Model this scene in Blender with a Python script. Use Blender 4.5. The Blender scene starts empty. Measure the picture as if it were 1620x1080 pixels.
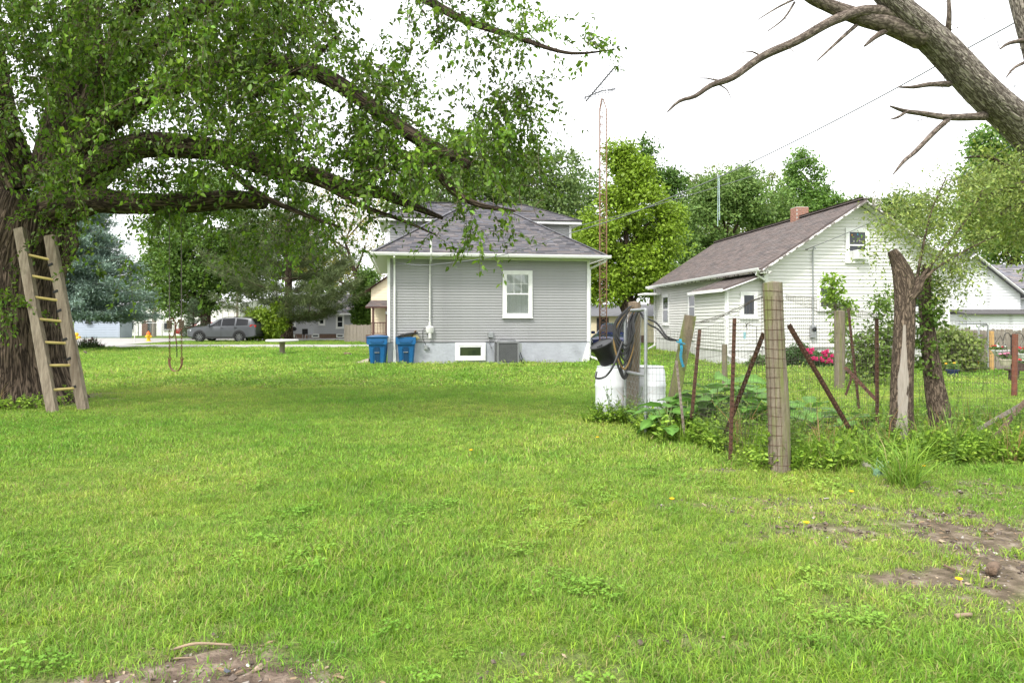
import bpy, math, random
import numpy as np
from mathutils import Vector, Matrix

# ------------------------------------------------------------------ camera, sky, sun, exposure
SC = bpy.context.scene
COL = SC.collection
F = 1080.0            # focal length in photo pixels (24 mm on a 36 mm sensor)
CX, HY = 810.0, 507.0 # principal column, horizon row of the photograph
EYE = 1.55            # eye height in metres

cam_d = bpy.data.cameras.new('camera')
cam_d.sensor_width = 36.0
cam_d.lens = 24.0
cam_d.shift_y = -(540.0 - HY) / 1620.0
cam_d.clip_start = 0.05
cam_d.clip_end = 3000.0
cam = bpy.data.objects.new('camera', cam_d)
cam.location = (0, 0, EYE)
cam.rotation_euler = (math.radians(90), 0, 0)
COL.objects.link(cam)
SC.camera = cam

SUN_EL, SUN_AZ = 52.0, 215.0   # azimuth clockwise from +Y: behind the camera, over the left shoulder
world = bpy.data.worlds.new('World')
SC.world = world
world.use_nodes = True
wn, wl = world.node_tree.nodes, world.node_tree.links
wn.clear()
w_out = wn.new('ShaderNodeOutputWorld')
w_bg = wn.new('ShaderNodeBackground')
w_sky = wn.new('ShaderNodeTexSky')
w_sky.sky_type = 'NISHITA'
w_sky.sun_disc = False
w_sky.sun_elevation = math.radians(SUN_EL)
w_sky.sun_rotation = math.radians(SUN_AZ)
w_sky.air_density = 1.0
w_sky.dust_density = 4.0
w_bw = wn.new('ShaderNodeHueSaturation')      # overcast: the blue is taken out of the sky
w_bw.inputs['Saturation'].default_value = 0.10
w_cl = wn.new('ShaderNodeMix'); w_cl.data_type = 'RGBA'; w_cl.blend_type = 'MIX'
w_cl.inputs[0].default_value = 0.65
w_cl.inputs[7].default_value = (9.5, 9.6, 9.9, 1)  # even cloud deck
wl.new(w_sky.outputs[0], w_bw.inputs['Color'])
wl.new(w_bw.outputs[0], w_cl.inputs[6])
wl.new(w_cl.outputs[2], w_bg.inputs['Color'])
w_bg.inputs['Strength'].default_value = 0.112
wl.new(w_bg.outputs[0], w_out.inputs['Surface'])

sun_d = bpy.data.lights.new('sun', 'SUN')
sun_d.energy = 1.5
sun_d.angle = math.radians(10)
sun_d.color = (1.0, 0.96, 0.9)
sun = bpy.data.objects.new('sun', sun_d)
_az, _el = math.radians(SUN_AZ), math.radians(SUN_EL)
_to = Vector((math.sin(_az) * math.cos(_el), math.cos(_az) * math.cos(_el), math.sin(_el)))
sun.rotation_euler = _to.to_track_quat('Z', 'Y').to_euler()
sun.location = (0, 0, 30)
COL.objects.link(sun)

SC.view_settings.view_transform = 'Standard'
SC.view_settings.look = 'None'
SC.view_settings.gamma = 1.0
SC.view_settings.use_curve_mapping = False
SC.view_settings.exposure = 1.36
SC.cycles.max_bounces = 6
SC.cycles.transparent_max_bounces = 12
SC.cycles.use_denoising = True

# ------------------------------------------------------------------ small helpers
RNG = np.random.default_rng(7)
random.seed(7)
R = math.radians

def P(px, py, d):
    """photo pixel at distance d -> world point"""
    return Vector(((px - CX) / F * d, d, EYE - (py - HY) / F * d))
def gd(py):
    """distance of the ground seen at photo row py"""
    return EYE * F / (py - HY)
def G(px, py):
    d = gd(py)
    return Vector(((px - CX) / F * d, d, 0.0))
def GX(px, d):
    return Vector(((px - CX) / F * d, d, 0.0))

def hash3(ix, iy, iz, seed=0):
    h = (ix * 374761393 + iy * 668265263 + iz * 2147483647 + seed * 974634777) & 0xFFFFFFFF
    h = ((h ^ (h >> 13)) * 1274126177) & 0xFFFFFFFF
    h = (h ^ (h >> 16)) & 0xFFFFFFFF
    return h / 4294967295.0
def vnoise(p, seed=0):
    """value noise 0..1, p (N,3)"""
    p = np.asarray(p, float)
    i = np.floor(p).astype(np.int64); f = p - i; f = f * f * (3 - 2 * f)
    r = 0
    for dx in (0, 1):
        for dy in (0, 1):
            for dz in (0, 1):
                w = (f[:, 0] if dx else 1 - f[:, 0]) * (f[:, 1] if dy else 1 - f[:, 1]) * (f[:, 2] if dz else 1 - f[:, 2])
                r = r + w * hash3(i[:, 0] + dx, i[:, 1] + dy, i[:, 2] + dz, seed)
    return r
def fbm(p, octv=4, seed=0):
    p = np.asarray(p, float); a, t, s = 0.5, 0, 0
    for o in range(octv):
        t = t + a * vnoise(p * (2 ** o), seed + o * 17); s += a; a *= 0.5
    return t / s

def tag(o, label=None, cat=None, group=None, kind=None):
    if label: o['label'] = label
    if cat: o['category'] = cat
    if group: o['group'] = group
    if kind: o['kind'] = kind
    return o

ORG = {}
def thing(name, label, cat, loc=(0, 0, 0), rz=0.0, group=None, local=False):
    """Empty at the base of a thing. local=True: its parts are modelled in its own frame; else in world coordinates"""
    o = bpy.data.objects.new(name, None)
    o.empty_display_size = 0.2
    COL.objects.link(o)
    o.location = loc
    o.rotation_euler = (0, 0, rz)
    ORG[o.name] = np.zeros(3) if local else np.array(loc, float)
    return tag(o, label, cat, group)

def link(me, name, mat, parent=None, loc=(0, 0, 0)):
    o = bpy.data.objects.new(name, me)
    COL.objects.link(o)
    if mat is not None and len(me.materials) == 0: me.materials.append(mat)
    if parent is not None:
        o.parent = parent
        ORG[o.name] = ORG[parent.name]
    else:
        ORG[o.name] = np.zeros(3)
    o.location = loc
    return o

def copy_tree(o, parent=None):
    c = o.copy(); COL.objects.link(c); c.parent = parent
    ORG[c.name] = ORG[o.name]
    for ch in list(o.children): copy_tree(ch, c)
    return c

BK = {}
def npmesh(name, V, FA, mat, parent=None, col=None, smooth=False, loc=(0, 0, 0)):
    """V (N,3), FA list of (M,k) index arrays; col per vertex rgb"""
    V = np.asarray(V, np.float32)
    if parent is not None: V = V - ORG[parent.name].astype(np.float32)
    if not isinstance(FA, (list, tuple)): FA = [FA]
    FA = [np.asarray(f, np.int32) for f in FA if len(f)]
    me = bpy.data.meshes.new(name)
    me.vertices.add(len(V)); me.vertices.foreach_set('co', V.ravel())
    li = np.concatenate([f.ravel() for f in FA])
    tot = np.concatenate([np.full(len(f), f.shape[1], np.int32) for f in FA])
    st = np.concatenate([[0], np.cumsum(tot)[:-1]]).astype(np.int32)
    me.loops.add(len(li)); me.loops.foreach_set('vertex_index', li)
    me.polygons.add(len(tot)); me.polygons.foreach_set('loop_start', st)
    me.update(calc_edges=True)
    if smooth: me.polygons.foreach_set('use_smooth', np.ones(len(tot), bool))
    if col is not None:
        c = np.ones((len(V), 4), np.float32); c[:, :3] = col
        a = me.color_attributes.new('Col', 'FLOAT_COLOR', 'POINT'); a.data.foreach_set('color', c.ravel())
    if BK.get('v') is not None and len(BK['v']) == len(V):     # bark coordinates of the limb just made
        a = me.attributes.new('bk', 'FLOAT_VECTOR', 'POINT'); a.data.foreach_set('vector', BK['v'].astype(np.float32).ravel())
    BK['v'] = None
    return link(me, name, mat, parent, loc)

class MB:
    """collects simple solids into one mesh"""
    def __init__(s): s.v, s.f, s.c = [], [], []
    def add(s, v, f, col=None):
        n = len(s.v); s.v.extend([tuple(x) for x in v]); s.f.extend([tuple(n + i for i in q) for q in f])
        s.c.extend([col or (1, 1, 1)] * len(v)); return s
    def box(s, c, d, rot=None, col=None, taper=None):
        hx, hy, hz = d[0] / 2, d[1] / 2, d[2] / 2
        t = taper or (1, 1)
        v = [Vector((sx * hx * (t[0] if sz > 0 else 1), sy * hy * (t[1] if sz > 0 else 1), sz * hz)) for sz in (-1, 1) for sx, sy in ((-1, -1), (1, -1), (1, 1), (-1, 1))]
        if rot is not None: v = [rot @ q for q in v]
        c = Vector(c)
        return s.add([c + q for q in v], [(3, 2, 1, 0), (4, 5, 6, 7), (0, 1, 5, 4), (1, 2, 6, 5), (2, 3, 7, 6), (3, 0, 4, 7)], col)
    def bb(s, x0, x1, y0, y1, z0, z1, col=None):
        return s.box(((x0 + x1) / 2, (y0 + y1) / 2, (z0 + z1) / 2), (abs(x1 - x0), abs(y1 - y0), abs(z1 - z0)), None, col)
    def bar(s, a, b, w, h=None, col=None, up=(0, 0, 1)):
        a, b = Vector(a), Vector(b); d = b - a; L = d.length
        z = d.normalized(); u = Vector(up)
        if abs(z.dot(u)) > .98: u = Vector((0, 1, 0))
        x = u.cross(z).normalized(); y = z.cross(x)
        m = Matrix((x, y, z)).transposed()
        return s.box((a + b) / 2, (w, h or w, L), m, col)
    def tube(s, pts, rad, n=8, cap=True, col=None):
        pts = [Vector(p) for p in pts]; k = len(pts)
        if not hasattr(rad, '__len__'): rad = [rad] * k
        t = [(pts[min(i + 1, k - 1)] - pts[max(i - 1, 0)]).normalized() for i in range(k)]
        u = Vector((0, 0, 1)) if abs(t[0].z) < .9 else Vector((1, 0, 0))
        x = t[0].cross(u).normalized(); v = []
        for i in range(k):
            x = (x - t[i] * x.dot(t[i])).normalized(); y = t[i].cross(x)
            for j in range(n):
                a = 2 * math.pi * j / n
                v.append(pts[i] + (x * math.cos(a) + y * math.sin(a)) * rad[i])
        f = [(i * n + j, i * n + (j + 1) % n, (i + 1) * n + (j + 1) % n, (i + 1) * n + j) for i in range(k - 1) for j in range(n)]
        if cap: f += [tuple(range(n - 1, -1, -1)), tuple((k - 1) * n + j for j in range(n))]
        return s.add(v, f, col)
    def lathe(s, prof, c=(0, 0, 0), n=24, col=None, axis='z', cap=True):
        v = []
        for r, z in prof:
            for j in range(n):
                a = 2 * math.pi * j / n; q = (r * math.cos(a), r * math.sin(a), z)
                if axis == 'y': q = (q[0], q[2], q[1])
                if axis == 'x': q = (q[2], q[0], q[1])
                v.append((c[0] + q[0], c[1] + q[1], c[2] + q[2]))
        k = len(prof)
        f = [(i * n + j, i * n + (j + 1) % n, (i + 1) * n + (j + 1) % n, (i + 1) * n + j) for i in range(k - 1) for j in range(n)]
        if cap: f += [tuple(range(n - 1, -1, -1)), tuple((k - 1) * n + j for j in range(n))]
        return s.add(v, f, col)
    def prism(s, poly, fn, col=None):
        """poly 2d points; fn(p, t) -> 3d point, t = 0 / 1 for the two faces"""
        n = len(poly)
        v = [fn(p, 0) for p in poly] + [fn(p, 1) for p in poly]
        return s.add(v, [tuple(range(n - 1, -1, -1)), tuple(range(n, 2 * n))] + [(i, (i + 1) % n, n + (i + 1) % n, n + i) for i in range(n)], col)
    def build(s, name, mat, parent=None, smooth=False, loc=(0, 0, 0), bevel=0, usecol=False, auto=None):
        me = bpy.data.meshes.new(name)
        o = ORG[parent.name] if parent is not None else np.zeros(3)
        me.from_pydata([(x - o[0], y - o[1], z - o[2]) for x, y, z in s.v], [], s.f)
        if smooth:
            me.polygons.foreach_set('use_smooth', [True] * len(me.polygons))
            try: me.set_sharp_from_angle(angle=R(auto or 40))
            except Exception: pass
        if usecol:
            a = me.color_attributes.new('Col', 'FLOAT_COLOR', 'POINT')
            a.data.foreach_set('color', np.array([(*c, 1) for c in s.c], np.float32).ravel())
        ob = link(me, name, mat, parent, loc)
        if bevel:
            b = ob.modifiers.new('bevel', 'BEVEL'); b.width = bevel; b.segments = 2; b.limit_method = 'ANGLE'
        return ob

# ------------------------------------------------------------------ materials
MATS = {}
def M(name, c, c2=None, scale=4.0, rough=0.75, bump=0.0, bscale=40.0, metallic=0.0, spec=0.35, attr=False, stretch=(1, 1, 1), detail=5.0, c3=None, c3lo=0.6, c3hi=0.7, c3scale=2.0, world=False, coat=0.0):
    if name in MATS: return MATS[name]
    m = bpy.data.materials.new(name); m.use_nodes = True
    n, l = m.node_tree.nodes, m.node_tree.links
    b = n['Principled BSDF']
    b.inputs['Roughness'].default_value = rough
    b.inputs['Metallic'].default_value = metallic
    b.inputs['Specular IOR Level'].default_value = spec
    b.inputs['Coat Weight'].default_value = coat
    if world:
        g = n.new('ShaderNodeNewGeometry'); src = g.outputs['Position']
    else:
        tc = n.new('ShaderNodeTexCoord'); src = tc.outputs['Object']
    mp = n.new('ShaderNodeMapping'); mp.inputs['Scale'].default_value = stretch
    l.new(src, mp.inputs['Vector'])
    nz = n.new('ShaderNodeTexNoise'); nz.inputs['Scale'].default_value = scale; nz.inputs['Detail'].default_value = detail
    nz.inputs['Roughness'].default_value = 0.6
    l.new(mp.outputs[0], nz.inputs['Vector'])
    rp = n.new('ShaderNodeValToRGB')
    c2 = c2 or tuple(x * .8 for x in c)
    rp.color_ramp.elements[0].position = .3; rp.color_ramp.elements[0].color = (*c2, 1)
    rp.color_ramp.elements[1].position = .7; rp.color_ramp.elements[1].color = (*c, 1)
    l.new(nz.outputs['Fac'], rp.inputs['Fac'])
    colo = rp.outputs['Color']
    if c3 is not None:
        n3 = n.new('ShaderNodeTexNoise'); n3.inputs['Scale'].default_value = c3scale; n3.inputs['Detail'].default_value = 6
        l.new(mp.outputs[0], n3.inputs['Vector'])
        r3 = n.new('ShaderNodeMapRange'); r3.inputs['From Min'].default_value = c3lo; r3.inputs['From Max'].default_value = c3hi
        l.new(n3.outputs['Fac'], r3.inputs['Value'])
        mx = n.new('ShaderNodeMix'); mx.data_type = 'RGBA'
        l.new(r3.outputs[0], mx.inputs[0]); l.new(colo, mx.inputs[6]); mx.inputs[7].default_value = (*c3, 1)
        colo = mx.outputs[2]
    if attr:
        at = n.new('ShaderNodeVertexColor'); at.layer_name = 'Col'
        mx = n.new('ShaderNodeMix'); mx.data_type = 'RGBA'; mx.blend_type = 'MULTIPLY'; mx.inputs[0].default_value = 1
        l.new(colo, mx.inputs[6]); l.new(at.outputs[0], mx.inputs[7]); colo = mx.outputs[2]
    l.new(colo, b.inputs['Base Color'])
    if bump:
        nb = n.new('ShaderNodeTexNoise'); nb.inputs['Scale'].default_value = bscale; nb.inputs['Detail'].default_value = 6
        l.new(mp.outputs[0], nb.inputs['Vector'])
        bp = n.new('ShaderNodeBump'); bp.inputs['Strength'].default_value = bump; bp.inputs['Distance'].default_value = 0.02
        l.new(nb.outputs['Fac'], bp.inputs['Height']); l.new(bp.outputs[0], b.inputs['Normal'])
    MATS[name] = m
    return m

def MLEAF(name, tint=(1, 1, 1), trans=0.35, rough=0.5, spec=0.25, patch=False):
    """leaf or blade: colour from the vertex attribute, light passes through"""
    if name in MATS: return MATS[name]
    m = bpy.data.materials.new(name); m.use_nodes = True
    n, l = m.node_tree.nodes, m.node_tree.links
    b = n['Principled BSDF']; out = n['Material Output']
    b.inputs['Roughness'].default_value = rough; b.inputs['Specular IOR Level'].default_value = spec
    at = n.new('ShaderNodeVertexColor'); at.layer_name = 'Col'
    mx = n.new('ShaderNodeMix'); mx.data_type = 'RGBA'; mx.blend_type = 'MULTIPLY'; mx.inputs[0].default_value = 1
    l.new(at.outputs[0], mx.inputs[6]); mx.inputs[7].default_value = (*tint, 1)
    colo = mx.outputs[2]
    if patch:   # lawn: broad patches of yellower and bluer turf
        g = n.new('ShaderNodeNewGeometry')
        for sc_, lo, hi, ca, cb in ((0.55, .35, .68, (.76, .88, .72), (1.20, 1.10, 1.15)), (0.16, .38, .62, (.82, .94, .80), (1.22, 1.08, 1.25)), (2.6, .3, .75, (.80, .88, .85), (1.20, 1.12, 1.12))):
            nz = n.new('ShaderNodeTexNoise'); nz.inputs['Scale'].default_value = sc_; nz.inputs['Detail'].default_value = 3
            l.new(g.outputs['Position'], nz.inputs['Vector'])
            rp = n.new('ShaderNodeValToRGB'); rp.color_ramp.elements[0].position = lo; rp.color_ramp.elements[1].position = hi
            rp.color_ramp.elements[0].color = (*ca, 1); rp.color_ramp.elements[1].color = (*cb, 1)
            l.new(nz.outputs['Fac'], rp.inputs['Fac'])
            m2 = n.new('ShaderNodeMix'); m2.data_type = 'RGBA'; m2.blend_type = 'MULTIPLY'; m2.inputs[0].default_value = 1
            l.new(colo, m2.inputs[6]); l.new(rp.outputs[0], m2.inputs[7]); colo = m2.outputs[2]
    l.new(colo, b.inputs['Base Color'])
    tr = n.new('ShaderNodeBsdfTranslucent'); l.new(colo, tr.inputs['Color'])
    ms = n.new('ShaderNodeMixShader'); ms.inputs[0].default_value = trans
    l.new(b.outputs[0], ms.inputs[1]); l.new(tr.outputs[0], ms.inputs[2]); l.new(ms.outputs[0], out.inputs['Surface'])
    MATS[name] = m
    return m

def MGLASS(name='window_glass', tint=(1, 1, 1)):
    if name in MATS: return MATS[name]
    m = bpy.data.materials.new(name); m.use_nodes = True
    n, l = m.node_tree.nodes, m.node_tree.links
    out = n['Material Output']; n.remove(n['Principled BSDF'])
    fr = n.new('ShaderNodeFresnel'); fr.inputs['IOR'].default_value = 1.6
    tp = n.new('ShaderNodeBsdfTransparent'); tp.inputs['Color'].default_value = (*tint, 1)
    gl = n.new('ShaderNodeBsdfGlossy'); gl.inputs['Roughness'].default_value = .03
    ms = n.new('ShaderNodeMixShader')
    l.new(fr.outputs[0], ms.inputs[0]); l.new(tp.outputs[0], ms.inputs[1]); l.new(gl.outputs[0], ms.inputs[2]); l.new(ms.outputs[0], out.inputs['Surface'])
    MATS[name] = m
    return m

GLASS = MGLASS()
DARKGLASS = M('dark_glass', (.012, .015, .018), (.03, .034, .04), 1.5, rough=.06, spec=.5)
WHITE = M('white_trim', (.78, .78, .77), (.68, .68, .67), 6, rough=.5)
GALV = M('galvanized_metal', (.42, .43, .44), (.3, .31, .32), 20, rough=.45, metallic=.7)
RUST = M('rusty_steel', (.13, .06, .035), (.05, .03, .024), 30, rough=.85, bump=.4, bscale=120)
BLACK = M('black_plastic', (.012, .012, .013), (.02, .02, .02), 10, rough=.45)
WOODPOST = M('weathered_post_wood', (.25, .21, .155), (.13, .105, .075), 7, rough=.9, bump=.6, bscale=30, stretch=(6, 6, .6), c3=(.15, .17, .05), c3lo=.48, c3hi=.70, c3scale=2.6)
OLDWOOD = M('grey_old_wood', (.30, .265, .22), (.17, .145, .12), 9, rough=.9, bump=.5, bscale=40, stretch=(6, 6, .5))
CONC = M('concrete', (.52, .50, .47), (.42, .40, .37), 3, rough=.9, bump=.15, bscale=60)

# ------------------------------------------------------------------ foliage and branches
def norm(a): return a / np.maximum(np.linalg.norm(a, axis=-1, keepdims=True), 1e-9)

def leaf_arrays(pos, axis, size, wr, rng, hi=False, nrm=None, fold=.18):
    """leaf blades: pos (N,3) stalk end, axis (N,3) unit, size (N,), wr width ratio"""
    N = len(pos); axis = norm(axis)
    if nrm is None:
        nrm = rng.normal(size=(N, 3)) * .6 + np.array([0, 0, 1.0])
    side = norm(np.cross(axis, nrm)); up = np.cross(side, axis)
    s = size[:, None]
    if hi:
        st = [(0, 0, 0), (.30, .5, fold), (.68, .36, fold * .6), (1, 0, -.10), (.68, -.36, fold * .6), (.30, -.5, fold)]
        V = np.stack([pos + axis * s * a + side * s * wr * b + up * s * wr * c for a, b, c in st], 1).reshape(-1, 3)
        b0 = np.arange(N)[:, None] * 6
        return V, np.concatenate([b0 + np.array([[0, 1, 2, 3]]), b0 + np.array([[0, 3, 4, 5]])]), 6
    st = [(0, 0, 0), (.45, .5, fold), (1, 0, 0), (.45, -.5, fold)]
    V = np.stack([pos + axis * s * a + side * s * wr * b + up * s * wr * c for a, b, c in st], 1).reshape(-1, 3)
    b0 = np.arange(N)[:, None] * 4
    return V, np.concatenate([b0 + np.array([[0, 1, 2]]), b0 + np.array([[0, 2, 3]])]), 4

def leaf_cols(N, base, rng, var=.25, yel=.15):
    c = np.array(base)[None, :] * (1 + rng.normal(size=(N, 1)) * var).clip(.45, 1.9)
    y = rng.random((N, 1)) * yel
    return (c * (1 + y * np.array([[1.6, .6, -.3]]))).clip(.002, .9)

def tubes_np(paths, radii, n=4):
    """many thin twigs at once: paths (B,K,3), radii (B,K)"""
    B, K, _ = paths.shape
    t = np.gradient(paths, axis=1); t = norm(t)
    ref = np.where(np.abs(t[..., 2:3]) > .9, np.array([1., 0, 0]), np.array([0, 0, 1.]))
    x = norm(np.cross(t, ref)); y = np.cross(t, x)
    a = np.arange(n) * 2 * math.pi / n
    V = paths[:, :, None, :] + (x[:, :, None, :] * np.cos(a)[None, None, :, None] + y[:, :, None, :] * np.sin(a)[None, None, :, None]) * radii[:, :, None, None]
    idx = np.arange(B * K * n).reshape(B, K, n)
    q = np.stack([idx[:, :-1, :], np.roll(idx, -1, 2)[:, :-1, :], np.roll(idx, -1, 2)[:, 1:, :], idx[:, 1:, :]], -1).reshape(-1, 4)
    return V.reshape(-1, 3), q

def resample(pts, rad, step):
    pts = np.array([tuple(p) for p in pts], float); rad = np.array(rad, float)
    # smooth with Catmull-Rom then step along
    k = len(pts); out, ro = [], []
    for i in range(k - 1):
        p0, p1, p2, p3 = pts[max(i - 1, 0)], pts[i], pts[i + 1], pts[min(i + 2, k - 1)]
        m = max(2, int(np.linalg.norm(p2 - p1) / step) + 1)
        for j in range(m):
            t = j / m
            out.append(.5 * ((2 * p1) + (-p0 + p2) * t + (2 * p0 - 5 * p1 + 4 * p2 - p3) * t * t + (-p0 + 3 * p1 - 3 * p2 + p3) * t ** 3))
            ro.append(rad[i] * (1 - t) + rad[i + 1] * t)
    out.append(pts[-1]); ro.append(rad[-1])
    return np.array(out), np.array(ro)

def bark_tube(pts, rad, n=24, step=.12, amp=.08, seed=0, fz=1.2, fa=6.0, lump=.12, ell=None):
    """limb with ridged bark; returns verts, quads"""
    p, r = resample(pts, rad, step)
    K = len(p); t = norm(np.gradient(p, axis=0))
    u = np.array([0, 0, 1.]) if abs(t[0][2]) < .9 else np.array([1., 0, 0])
    x = norm(np.cross(t[0], u)); V = []; bkc = []; o_bk = np.array([seed * 3.7, seed * 1.3, seed * 5.1]); rm = r.mean()
    a = np.arange(n) * 2 * math.pi / n
    L = np.concatenate([[0], np.cumsum(np.linalg.norm(np.diff(p, axis=0), axis=1))])
    for i in range(K):
        x = norm(x - t[i] * np.dot(x, t[i])); y = np.cross(t[i], x)
        q = np.stack([np.cos(a) * fa * .5, np.sin(a) * fa * .5, np.full(n, L[i] * fz)], 1)
        wob = np.stack([np.cos(a) * .8, np.sin(a) * .8, np.full(n, L[i] * .9)], 1)
        rid = 1 - np.abs(fbm(q + 9.1 * seed, 3, seed) * 2 - 1) * 2
        rr = r[i] * (1 + amp * rid + lump * (vnoise(wob + 3.3 * seed, seed + 5) - .5) * 2)
        V.append(p[i] + (np.outer(np.cos(a), x) + np.outer(np.sin(a), y)) * rr[:, None])
        bkc.append(np.stack([np.cos(a) * rm, np.sin(a) * rm, np.full(n, L[i])], 1) + o_bk)
    V = np.concatenate(V); idx = np.arange(K * n).reshape(K, n)
    q = np.stack([idx[:-1], np.roll(idx, -1, 1)[:-1], np.roll(idx, -1, 1)[1:], idx[1:]], -1).reshape(-1, 4)
    # end cap fan
    V = np.concatenate([V, p[-1:] + t[-1] * r[-1] * .2]); e = idx[-1]
    BK['v'] = np.concatenate(bkc + [bkc[-1][:1]])
    cap = np.stack([e, np.roll(e, -1), np.full(n, len(V) - 1)], -1)
    V = np.concatenate([V, p[:1]]); BK['v'] = np.concatenate([BK['v'], bkc[0][:1]]); s0 = idx[0]
    cap = np.concatenate([cap, np.stack([np.roll(s0, -1), s0, np.full(n, len(V) - 1)], -1)])
    return V, q, cap

def join(parts):
    """parts: list of (V, [faces...]) -> V, faces by width"""
    Vs, fs, off = [], {}, 0
    for V, fl in parts:
        Vs.append(V)
        for f in fl: fs.setdefault(f.shape[1], []).append(f + off)
        off += len(V)
    return np.concatenate(Vs), [np.concatenate(v) for v in fs.values()]

def grow(nodes, nrad, attr, rng, K=5, arch=.12, wob=.08, rmax=.05, rk=.012, rend=.003):
    """join every attractor to the nearest wood, wood growing as it goes"""
    nodes = np.asarray(nodes, float); nrad = np.asarray(nrad, float)
    d = np.array([((nodes - a) ** 2).sum(1).min() for a in attr])
    order = np.argsort(d)
    cap = len(nodes) + len(attr) * K
    ND = np.zeros((cap, 3)); NR = np.zeros(cap); m = len(nodes)
    ND[:m] = nodes; NR[:m] = nrad
    paths, radii = [], []
    tt = np.linspace(0, 1, K)[:, None]
    for i in order:
        a = attr[i]; j = int(((ND[:m] - a) ** 2).sum(1).argmin()); p = ND[j]
        L = np.linalg.norm(a - p)
        c = (a + p) / 2 + np.array([0, 0, arch * L]) + rng.normal(size=3) * wob * L
        path = (1 - tt) ** 2 * p + 2 * tt * (1 - tt) * c + tt ** 2 * a
        r0 = min(NR[j] * .75, rend + rk * L, rmax)
        rr = np.linspace(r0, rend, K)
        paths.append(path); radii.append(rr)
        ND[m:m + K - 1] = path[1:]; NR[m:m + K - 1] = rr[1:]; m += K - 1
    return np.array(paths), np.array(radii)

def sprays(paths, rng, n, L, size, droop=.4, spread=.5, jit=.05, out=None, both=False):
    """n leaves along a short twig past the end of each path. returns pos, axis, sizes"""
    B = len(paths)
    end = paths[:, -1]; dr = norm(paths[:, -1] - paths[:, -2] + 1e-6)
    dr = norm(dr + rng.normal(size=(B, 3)) * .5 + np.array([0, 0, -droop]) * rng.random((B, 1)) * 1.5)
    t = (np.arange(n)[None, :] + rng.random((B, n))) / n
    Lb = L * (.6 + .8 * rng.random((B, 1)))
    pos = end[:, None] + dr[:, None] * (t * Lb)[..., None] + np.array([0, 0, -droop * .5]) * ((t * Lb) ** 2 / max(L, 1e-6))[..., None]
    pos = pos + rng.normal(size=pos.shape) * jit
    ax = dr[:, None] * .5 + rng.normal(size=pos.shape) * spread + np.array([0, 0, -droop])
    sz = size * (.45 + .95 * rng.random((B, n)) ** 1.3)
    tt = np.linspace(0, 1, 5)[None, :]
    tw = end[:, None] + dr[:, None] * (tt * Lb)[..., None] + np.array([0, 0, -droop * .5]) * ((tt * Lb) ** 2 / max(L, 1e-6))[..., None]
    sprays.twigs = tw
    return pos.reshape(-1, 3), norm(ax.reshape(-1, 3)), sz.ravel()

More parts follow.
